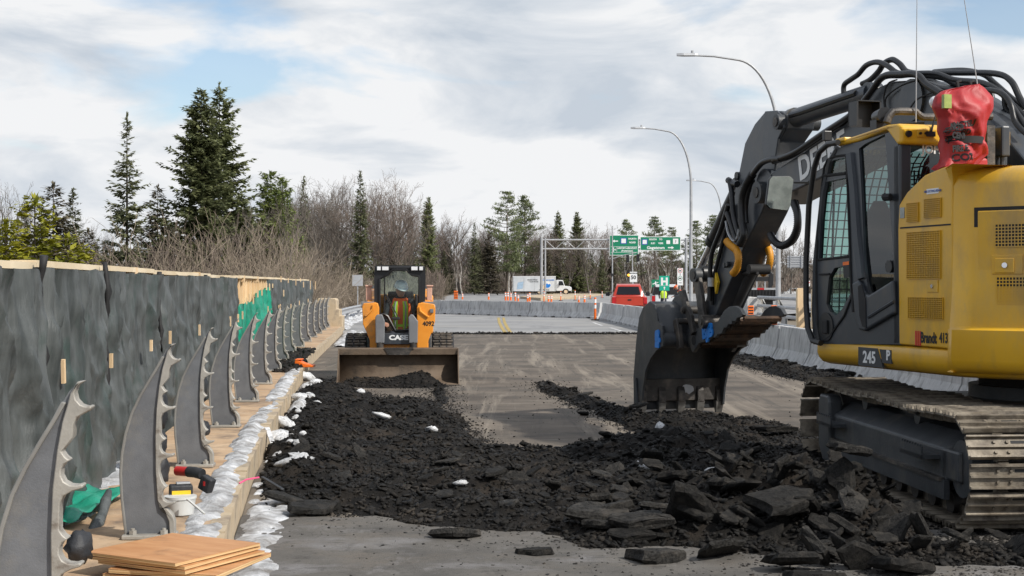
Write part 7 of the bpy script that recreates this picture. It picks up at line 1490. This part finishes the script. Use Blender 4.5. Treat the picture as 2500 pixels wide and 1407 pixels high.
def diamonds(base, d, wdir, ln, wd):
    """leaf-like four-sided blades: base point, direction, width direction, length, width"""
    n = len(base); d = unit(d); w = unit(wdir-d*np.sum(wdir*d, 1, keepdims=True)); ln = ln[:, None]; wd = wd[:, None]
    v = np.stack([base, base+d*ln*.45+w*wd, base+d*ln, base+d*ln*.45-w*wd], 1).reshape(-1, 3); return v, np.arange(4*n).reshape(n, 4)
def tubes_np(segs, sides=3):
    """segs: (p0, p1, r0, r1) rows -> prism tubes"""
    s = np.array(segs, float); p0, p1, r0, r1 = s[:, 0:3], s[:, 3:6], s[:, 6:7], s[:, 7:8]; d = unit(p1-p0)
    ref = np.where(np.abs(d[:, 2:3]) > .9, np.array([[1., 0, 0]]), np.array([[0, 0, 1.]])); a = unit(np.cross(d, ref)); b = np.cross(d, a); vs = []
    for p, r_ in ((p0, r0), (p1, r1)):
        for k in range(sides): t = 2*math.pi*k/sides; vs.append(p+(a*math.cos(t)+b*math.sin(t))*r_)
    v = np.stack(vs, 1); n = len(s); o = np.arange(n)[:, None]*2*sides; fs = np.concatenate([o+np.array([[k, (k+1) % sides, sides+(k+1) % sides, sides+k]]) for k in range(sides)], 0)
    return v.reshape(-1, 3), fs
def conifer(seed, h, half, mat, name, whorl=.34, nb=6, power=.85, droop=.25, density=1.0, up=.15, bare=.06, lean=0.0, gap=0.0, twl=.42):
    r = np.random.default_rng(seed); segs = []; B, D, Wd, LN, WW = [], [], [], [], []; z = h*bare
    px = 0.0
    while z < h*.985:
        t = z/h; L_ = half*((1-t)**power)*r.uniform(.72, 1.12)+.10
        if r.random() < gap: L_ *= .35
        n = max(3, int(nb*(.6+.5*r.random())*(1 if t < .8 else .7)))
        for k in range(n):
            a = 2*math.pi*(k+r.random())/n; l = L_*r.uniform(.6, 1.12)*(1+lean*math.cos(a)); z0 = z+r.uniform(-.5, .5)*whorl
            dirh = np.array([math.cos(a), math.sin(a), 0]); m = max(3, int(l/.18)); prev = np.array([0, 0, z0])
            for i in range(1, m+1):
                q = i/m; zz = z0+l*(up*(1-t)*0+(.35*t)*q-droop*(1-t)*q*(1.25-.55*q)+.10*q*q)
                p = dirh*l*q+np.array([0, 0, zz]); p[:2] += r.normal(0, .02, 2); 
                if i == m or i % 3 == 0: segs.append((*prev, *p, .018*(1-q)+.008, .006)); prev = p
                if q < .12: continue
                side = np.array([-dirh[1], dirh[0], 0]); cnt = max(1, int(round(density*2.2)))
                for s in (-1, 1):
                    for c in range(cnt):
                        if r.random() < .12: continue
                        B.append(p+r.normal(0, .03, 3)); D.append(dirh*r.uniform(.35, .9)+side*s*r.uniform(.4, 1.0)+np.array([0, 0, r.normal(-.10, .28)])); Wd.append(np.cross(D[-1], [0, 0, 1])+r.normal(0, .35, 3)); ln = twl*(1.15-.55*q)*r.uniform(.6, 1.25)*min(1, .45+l/2); LN.append(ln); WW.append(ln*r.uniform(.16, .30))
            B.append(p); D.append(dirh+np.array([0, 0, .15])); Wd.append(side); LN.append(twl*.8); WW.append(twl*.16)
        z += whorl*(1.15-.6*t)*r.uniform(.8, 1.2)
    for k in range(14): B.append(np.array([0, 0, h*(.955+.003*k)])); a = r.uniform(0, 6.28); D.append(np.array([math.cos(a)*.45, math.sin(a)*.45, .9])); Wd.append(np.array([-math.sin(a), math.cos(a), 0])); LN.append(twl*.6); WW.append(twl*.12)
    v, f = diamonds(np.array(B), np.array(D), np.array(Wd), np.array(LN), np.array(WW)); crown = npmesh("crown", v, f, mat)
    zz = np.linspace(-3, h, 9); segs += [(0, 0, zz[i], 0, 0, zz[i+1], max(.02, h*.011*(1-max(zz[i], 0)/h)+.01), max(.02, h*.011*(1-zz[i+1]/h)+.008)) for i in range(8)]
    tv, tf = tubes_np(segs, 4); return crown, npmesh("trunk", tv, tf, 'bark')
def pine(seed, h, half, mat):
    r = np.random.default_rng(seed); segs = []; B, D, Wd, LN, WW = [], [], [], [], []; z = h*.22
    while z < h*.98:
        t = z/h; L_ = half*(1.0-.75*abs(t-.42)**1.2*1.4 if t > .42 else .75+.3*t)*r.uniform(.6, 1.15); L_ *= (1 if t < .75 else max(.22, (1-t)*3.4))
        for k in range(r.integers(3, 6)):
            a = r.uniform(0, 6.28); l = L_*r.uniform(.55, 1.15); dirh = np.array([math.cos(a), math.sin(a), 0]); m = max(4, int(l/.28)); prev = np.array([0, 0, z]); side = np.array([-dirh[1], dirh[0], 0])
            for i in range(1, m+1):
                q = i/m; p = dirh*l*q+np.array([0, 0, z+l*(-.02*q+.22*q*q+.3*(t-.5)*q)]); segs.append((*prev, *p, .05*(1-q)+.012, .05*(1-q)+.006)); prev = p
                if q > .35:
                    for c in range(int(5+6*q)):
                        o = p+side*r.normal(0, .28+.22*q)+dirh*r.normal(0, .15)+np.array([0, 0, r.normal(.05, .09)])
                        for e in range(2): B.append(o); D.append(r.normal(0, .7, 3)+dirh*.5+np.array([0, 0, .45])); Wd.append(r.normal(0, 1, 3)); ln = r.uniform(.22, .46); LN.append(ln); WW.append(ln*.17)
        z += h*.035*r.uniform(.7, 1.4)
    v, f = diamonds(np.array(B), np.array(D), np.array(Wd), np.array(LN), np.array(WW)); crown = npmesh("crown", v, f, mat)
    zz = np.linspace(-3, h*.97, 9); segs += [(0, 0, zz[i], 0, 0, zz[i+1], .02+h*.013*(1-max(zz[i], 0)/h), .02+h*.013*(1-zz[i+1]/h)) for i in range(8)]
    tv, tf = tubes_np(segs, 4); return crown, npmesh("trunk", tv, tf, 'bark')
def bare_tree(seed, h, spread, stems=1, trunk_mat='bark_grey', twig_mat='twig_grey', up=.55, fine=1.0, start=.22, tw=.014):
    r = np.random.default_rng(seed); big, small = [], []
    def grow(p, d, l, rad, lev):
        n = 4 if lev < 2 else 3; q = p.copy(); dd = d.copy(); kids = []
        for i in range(n):
            dd = unit(dd+r.normal(0, .10+.05*lev, 3)+np.array([0, 0, .06*up])); p2 = q+dd*l/n; ra, rb = rad*(1-i/n*.65), rad*(1-(i+1)/n*.65)
            (big if lev < 2 else small).append((*q, *p2, max(ra, tw), max(rb, tw*.8))); q = p2
            if lev < 4: kids.append((p2.copy(), dd.copy(), i))
        if lev >= 4: return
        cnt = [9, 5, 4, 3][lev]*fine
        for p2, dd, i in kids:
            if lev == 0 and i == 0 and start > .2: continue
            for c in range(int(cnt/ n+r.random()*1.4)):
                a = r.normal(0, 1, 3); a = unit(a-dd*np.dot(a, dd)); nd = unit(dd*(.75 if lev else .8)+a*spread*r.uniform(.6, 1.2)+np.array([0, 0, up*.45])); grow(p2, nd, l*r.uniform(.42, .68)*(1-.06*i), rad*.45, lev+1)
    for s in range(stems):
        a = r.uniform(0, 6.28); d = unit(np.array([math.cos(a)*.28*(stems > 1), math.sin(a)*.28*(stems > 1), 1.0])+r.normal(0, .04, 3)); grow(np.array([r.normal(0, .1)*(stems > 1), r.normal(0, .1)*(stems > 1), -1.0]), d, h*.72, h*.017/(1 if stems == 1 else 1.5), 0)
    tv, tf = tubes_np(big, 5); cv, cf = tubes_np(small, 3); zmax = cv[:, 2].max(); k = h/zmax; return npmesh("crown", cv*np.array([k, k, k]), cf, twig_mat), npmesh("trunk", tv*k, tf, trunk_mat)
def shrub(seed, h, w, mat, stems=26):
    r = np.random.default_rng(seed); s = []; st = []
    for k in range(stems):
        p = np.array([0, 0, -.6]); d = unit(np.array([r.normal(0, .30), r.normal(0, .30), 1.0])); l = h*r.uniform(.6, 1.05); n = 7
        for i in range(n):
            p2 = p+d*l/n; d = unit(d+r.normal(0, .09, 3)); st.append((*p, *p2, .010*(1-i/n)+.005, .010*(1-(i+1)/n)+.004)); p = p2
            if i > 0:
                for c in range(5):
                    q = p.copy(); e = unit(d+r.normal(0, .55, 3)+np.array([0, 0, .15])); m = l*r.uniform(.10, .24)
                    for j in range(3): q2 = q+e*m/3*1.4; s.append((*q, *q2, .0048, .0036)); e = unit(e+r.normal(0, .18, 3)+np.array([0, 0, .1])); q = q2
    cv, cf = tubes_np(s, 3); tv, tf = tubes_np(st, 4); return npmesh("crown", cv, cf, mat), npmesh("stems", tv, tf, mat)
def plant(kind, meshes, u, y, vtop, h0, label, cat, group=None, rot=None, wide=1.0, zoff=0.0, x=None):
    """stand a tree so that its tip reaches photo row vtop at depth y"""
    x = (u-UC)*y/F if x is None else x; zg = float(gz(x, y))-.05+zoff; h = H-(vtop-VH)*y/F-zg; s = h/h0
    root = thing(kind, label, cat, (x, y, zg), random.uniform(0, 6.28) if rot is None else rot, group); root.scale = (s*wide, s*wide, s)
    obj("crown", meshes[0], root); obj("stems" if kind.endswith("shrub") else "trunk", meshes[1], root); return root
SPA = conifer(1, 18, 4.0, 'spruce_dark', "a", .42, 6, 1.05, .06, .9, gap=.22, twl=.60)          # sparse, upturned
SPB = conifer(2, 20, 4.4, 'spruce_green', "b", .36, 8, .66, .28, 1.4, twl=.66, lean=-.2)
SPC = conifer(3, 20, 4.0, 'spruce_green', "c", .38, 7, .72, .32, 1.2, twl=.66, lean=.2)
SPD = conifer(4, 14, 2.6, 'spruce_dark', "d", .34, 7, .85, .22, 1.1, twl=.55)
SPE = conifer(5, 12, 2.9, 'spruce_brown', "e", .34, 7, .72, .15, 1.1, twl=.58)
FIR = conifer(6, 9, 2.6, 'fir_bright', "f", .28, 7, .55, .02, 1.2, twl=.50); FIY = conifer(7, 5, 2.1, 'fir_yellow', "g", .22, 7, .75, .02, 1.2, twl=.36)
PIA = pine(11, 17, 4.2, 'pine_green'); PIB = pine(12, 16, 4.0, 'pine_green')
BT = [bare_tree(20, 15, .50), bare_tree(21, 15, .42, 1, 'bark_grey', 'twig_red', .7), bare_tree(22, 14, .55, 2, 'bark_grey', 'twig_grey', .6), bare_tree(23, 16, .62, 3, 'bark_grey', 'twig_red', .5, 1.1), bare_tree(24, 13, .35, 1, 'bark_grey', 'twig_grey', .8)]
BI = [bare_tree(30, 12, .34, 1, 'birch_bark', 'twig_red', .8, .8), bare_tree(31, 12, .38, 2, 'birch_bark', 'twig_red', .7, .8)]
SH = [shrub(40, 3.4, 2.2, 'twig_tan', 24), shrub(41, 3.6, 2.6, 'twig_tan', 30), shrub(42, 3.0, 2.4, 'twig_red', 26)]
# the trees one can single out
plant("spruce_tree", SPA, 310, 100, 278, 18, "slender dark spruce with ragged crown left of the twin tall spruces", "tree", rot=0)
plant("spruce_tree", SPB, 492, 104, 220, 20, "tall dense spruce on the left of the twin pair", "tree", rot=0); plant("spruce_tree", SPC, 536, 110, 204, 20, "tallest spruce, right one of the twin pair", "tree", rot=0)
plant("fir_tree", FIR, 660, 118, 422, 9, "bright green bushy fir right of the tall spruces", "tree", wide=.8); plant("fir_tree", FIR, 690, 122, 438, 9, "second bright green fir behind the bushy one", "tree", wide=.7)
plant("fir_tree", FIY, 85, 50, 484, 5, "yellow-green young fir at the left edge above the tarp wall", "tree"); plant("fir_tree", FIY, 165, 51, 580, 5, "low yellow-green fir right of the taller yellow one", "tree", wide=1.2); plant("fir_tree", FIY, 15, 49, 545, 5, "yellow-green fir touching the picture's left edge", "tree")
plant("spruce_tree", SPE, 130, 92, 448, 12, "brownish spruce behind the yellow-green firs", "tree", wide=1.2); plant("spruce_tree", SPD, 178, 96, 462, 14, "dark spruce right of the brownish one", "tree", wide=1.1); plant("spruce_tree", SPD, 60, 98, 500, 14, "dark spruce half hidden at far left", "tree")
plant("spruce_tree", SPE, 385, 112, 455, 12, "low spruce between the slender and the twin spruces", "tree"); plant("spruce_tree", SPC, 590, 108, 470, 20, "drooping spruce at the foot of the twin pair", "tree", wide=1.3)
plant("spruce_tree", SPD, 742, 150, 432, 14, "narrow dark spruce among the bare trees, left one", "tree", wide=.7); plant("spruce_tree", SPD, 880, 152, 418, 14, "narrow dark spruce inside the fan-shaped bare tree", "tree", wide=.75)
plant("spruce_tree", SPB, 1046, 190, 482, 20, "pointed spruce standing clear right of the skid steer cab", "tree", wide=.75, rot=1); plant("spruce_tree", SPD, 1158, 205, 545, 14, "small pointed spruce left of the pines", "tree", wide=.8)
plant("pine_tree", PIA, 1238, 218, 460, 17, "tall layered pine, left one of the pine pair", "tree", rot=.5); plant("pine_tree", PIB, 1282, 226, 476, 16, "broad pine, right one of the pine pair", "tree", rot=2)
plant("spruce_tree", SPC, 1362, 232, 515, 20, "spruce left of the pair above the box truck cab", "tree", wide=.9); plant("spruce_tree", SPB, 1408, 234, 518, 20, "spruce right of the pair above the box truck cab", "tree", wide=.85, rot=2)
for u, v, y, l in ((1530, 535, 245, "pine behind the taller green sign"), (1598, 528, 250, "pine behind the wider green sign"), (1700, 545, 240, "pine right of the second lamp post"), (1742, 524, 245, "pine just left of the excavator stick"), (1640, 560, 255, "low pine between sign gantry and lamp post")): plant("pine_tree", PIB if u % 4 else PIA, u, y, v, 16, l, "tree")
plant("bare_tree", BT[3], 905, 165, 412, 16, "large fan-shaped bare tree behind the skid steer", "tree", rot=.4); plant("bare_tree", BT[3], 960, 172, 436, 16, "spreading bare tree right of the fan-shaped one", "tree", rot=2.2); plant("bare_tree", BT[2], 838, 168, 425, 14, "bare tree left of the fan-shaped one", "tree")
plant("bare_tree", BT[0], 36, 96, 436, 15, "pale bare tree at the picture's left edge", "tree", wide=.8)
# groups that nothing tells apart
rr = random.Random(21)
NUM = ORD+["sixteenth", "seventeenth", "eighteenth", "nineteenth", "twentieth", "twenty-first", "twenty-second", "twenty-third", "twenty-fourth", "twenty-fifth"]
def many(kind, protos, hs, spots, label, group, cat="tree", w=(.8, 1.15)):
    for k, (u, y, v) in enumerate(sorted(spots)): i = rr.randrange(len(protos)); plant(kind, protos[i], u, y, v, hs[i], "the "+NUM[k]+" from the left: "+label, cat, group, None, rr.uniform(*w))
many("bare_tree", BT, [15, 15, 14, 16, 13], [(u+rr.gauss(0, 6), rr.uniform(170, 205), v+rr.gauss(0, 8)) for u, v in ((715, 450), (735, 460), (600, 500), (625, 505), (645, 490), (690, 470), (705, 480), (762, 430), (785, 440), (808, 438), (860, 430), (925, 445), (985, 470), (1000, 500))], "bare tree in the grey stand behind the skid steer", "bare trees of the middle stand")
many("bare_tree", BT, [15, 15, 14, 16, 13], [(u+rr.gauss(0, 8), rr.uniform(215, 245), v+rr.gauss(0, 14)) for u, v in [(1070+27*k, 540) for k in range(6)]+[(1200, 560), (1320, 560), (1340, 570), (1390, 575), (1440, 555), (1465, 560), (1490, 560)]], "bare tree in the woods behind the box truck", "bare trees behind the far road")
many("bare_tree", BT, [15, 15, 14, 16, 13], [(u+rr.gauss(0, 5), rr.uniform(225, 260), v+rr.gauss(0, 16)) for u, v in [(1770+17*k, 575) for k in range(14)]], "bare tree in the woods behind the right railing", "bare trees right of the stick")
many("birch_tree", BI, [12, 12], [(u+rr.gauss(0, 3), rr.uniform(232, 250), v) for u, v in ((1560, 600), (1572, 590), (1588, 605), (1600, 595), (1612, 600), (1630, 590), (1645, 605), (1530, 610))], "white-trunked birch below the overhead signs", "birches below the gantry")
many("birch_tree", BI, [12, 12], [(1120, 215, 600), (1132, 212, 590), (1155, 220, 590), (1240, 222, 580), (1250, 224, 570)], "white-trunked birch behind the far barriers", "birches behind the far barriers")
many("spruce_tree", [SPD, SPE], [14, 12], [(u+rr.gauss(0, 8), rr.uniform(195, 240), v+rr.gauss(0, 16)) for u, v in ((720, 560), (760, 585), (800, 560), (845, 570), (925, 560), (955, 545), (985, 540), (1010, 580), (1080, 600), (1110, 590), (1200, 590), (1330, 600), (1180, 610), (1460, 600), (1500, 610), (1385, 620))], "dark spruce filling the lower woods", "understorey spruces", w=(.9, 1.4))
many("spruce_tree", [SPD, SPE], [14, 12], [(u, rr.uniform(88, 120), v) for u, v in ((215, 560), (262, 590), (345, 560), (420, 560), (450, 590), (570, 560), (630, 560), (5, 540))], "dark low spruce behind the tan shrubs", "low spruces left", w=(1.1, 1.6))
many("bare_shrub", SH, [3.4, 3.6, 3.0], [(u+rr.gauss(0, 6), rr.uniform(58, 80), v+22+rr.gauss(0, 16)) for u, v in ((255, 610), (285, 590), (320, 585), (355, 590), (385, 555), (410, 545), (440, 560), (475, 575), (510, 590), (560, 570), (590, 545), (620, 535), (650, 540), (680, 545), (705, 555), (730, 575), (205, 630), (150, 620), (110, 600), (60, 590), (25, 600))], "tan leafless shrub rising above the tarp wall", "bare shrubs behind the tarp wall", "shrub", (.9, 1.3))
many("bare_shrub", SH, [3.4, 3.6, 3.0], [(u, rr.uniform(95, 150), v) for u, v in ((745, 640), (770, 650), (800, 640), (830, 660), (860, 655), (900, 650), (1045, 650), (1075, 660), (1010, 640))], "leafless shrub at the edge of the middle stand", "bare shrubs behind the skid steer", "shrub", (.9, 1.4))
many("bare_tree", BT, [15, 15, 14, 16, 13], [(u+rr.gauss(0, 5), rr.uniform(105, 135), v+rr.gauss(0, 10)) for u, v in ((8, 470), (62, 470), (110, 500), (205, 520), (235, 540), (262, 560), (420, 530), (600, 480), (640, 500), (700, 470), (725, 480), (750, 470))], "bare tree among the left evergreens above the tarp wall", "bare trees among the left evergreens")
many("bare_tree", BT, [15, 15, 14, 16, 13], [(u+rr.gauss(0, 8), rr.uniform(245, 272), v+rr.gauss(0, 14)) for u, v in [(705+34*k, 545) for k in range(24)]], "bare tree in the farthest row of the woods", "bare trees of the farthest row")
many("spruce_tree", [SPD, SPE], [14, 12], [(u+rr.gauss(0, 8), rr.uniform(246, 270), v+rr.gauss(0, 14)) for u, v in [(720+52*k, 600) for k in range(16)]], "spruce in the farthest row of the woods", "spruces of the farthest row", w=(1.0, 1.6))
# dense undergrowth closing the woods: one mass of stems and twigs
def thicket(name, n, u0, u1, y0, y1, zt, mat, label, seed, w=.03):
    r = np.random.default_rng(seed); y = r.uniform(y0, y1, n); u = r.uniform(u0, u1, n); x = (u-UC)*y/F; zg = gz(x, y); h = zt*r.random(n)**.6*(.5+.9*fbm(x*.12+seed, y*.0+seed, 3)); z0 = zg+h*r.random(n)*.5
    d = np.stack([r.normal(0, .45, n), r.normal(0, .4, n), np.ones(n)], 1); base = np.stack([x, y, z0], 1); wd = np.stack([np.ones(n), np.zeros(n), np.zeros(n)], 1)+r.normal(0, .2, (n, 3)); v, f = diamonds(base, d, wd, np.minimum(h*.5, r.uniform(.4, 1.8, n)), r.uniform(.5, 1.4, n)*w)
    return tag(obj(name, npmesh(name, v, f, mat)), label, "undergrowth", kind="stuff")
thicket("undergrowth", 34000, 690, 2050, 240, 275, 11.0, 'twig_grey', "dense grey undergrowth closing the far woods", 1, .055); thicket("undergrowth", 16000, 690, 2050, 236, 260, 5.0, 'twig_red', "reddish brushwood along the far wood edge", 2, .05)
thicket("undergrowth", 9000, 690, 1080, 150, 215, 5.0, 'twig_red', "reddish brushwood under the middle stand of trees", 3, .04); thicket("undergrowth", 3500, -80, 760, 84, 125, 4.5, 'twig_tan', "tan brushwood under the left trees", 4, .03); thicket("undergrowth", 2500, 650, 1000, 95, 150, 2.4, 'twig_tan', "dry brush on the left verge beyond the guardrail", 5, .03)
thicket("evergreen_undergrowth", 15000, 600, 2100, 262, 305, 10.5, 'spruce_brown', "dark evergreen mass deep in the woods", 6, .35); thicket("evergreen_undergrowth", 5000, -150, 760, 122, 150, 9.0, 'spruce_brown', "brownish evergreen mass behind the left trees", 7, .30)
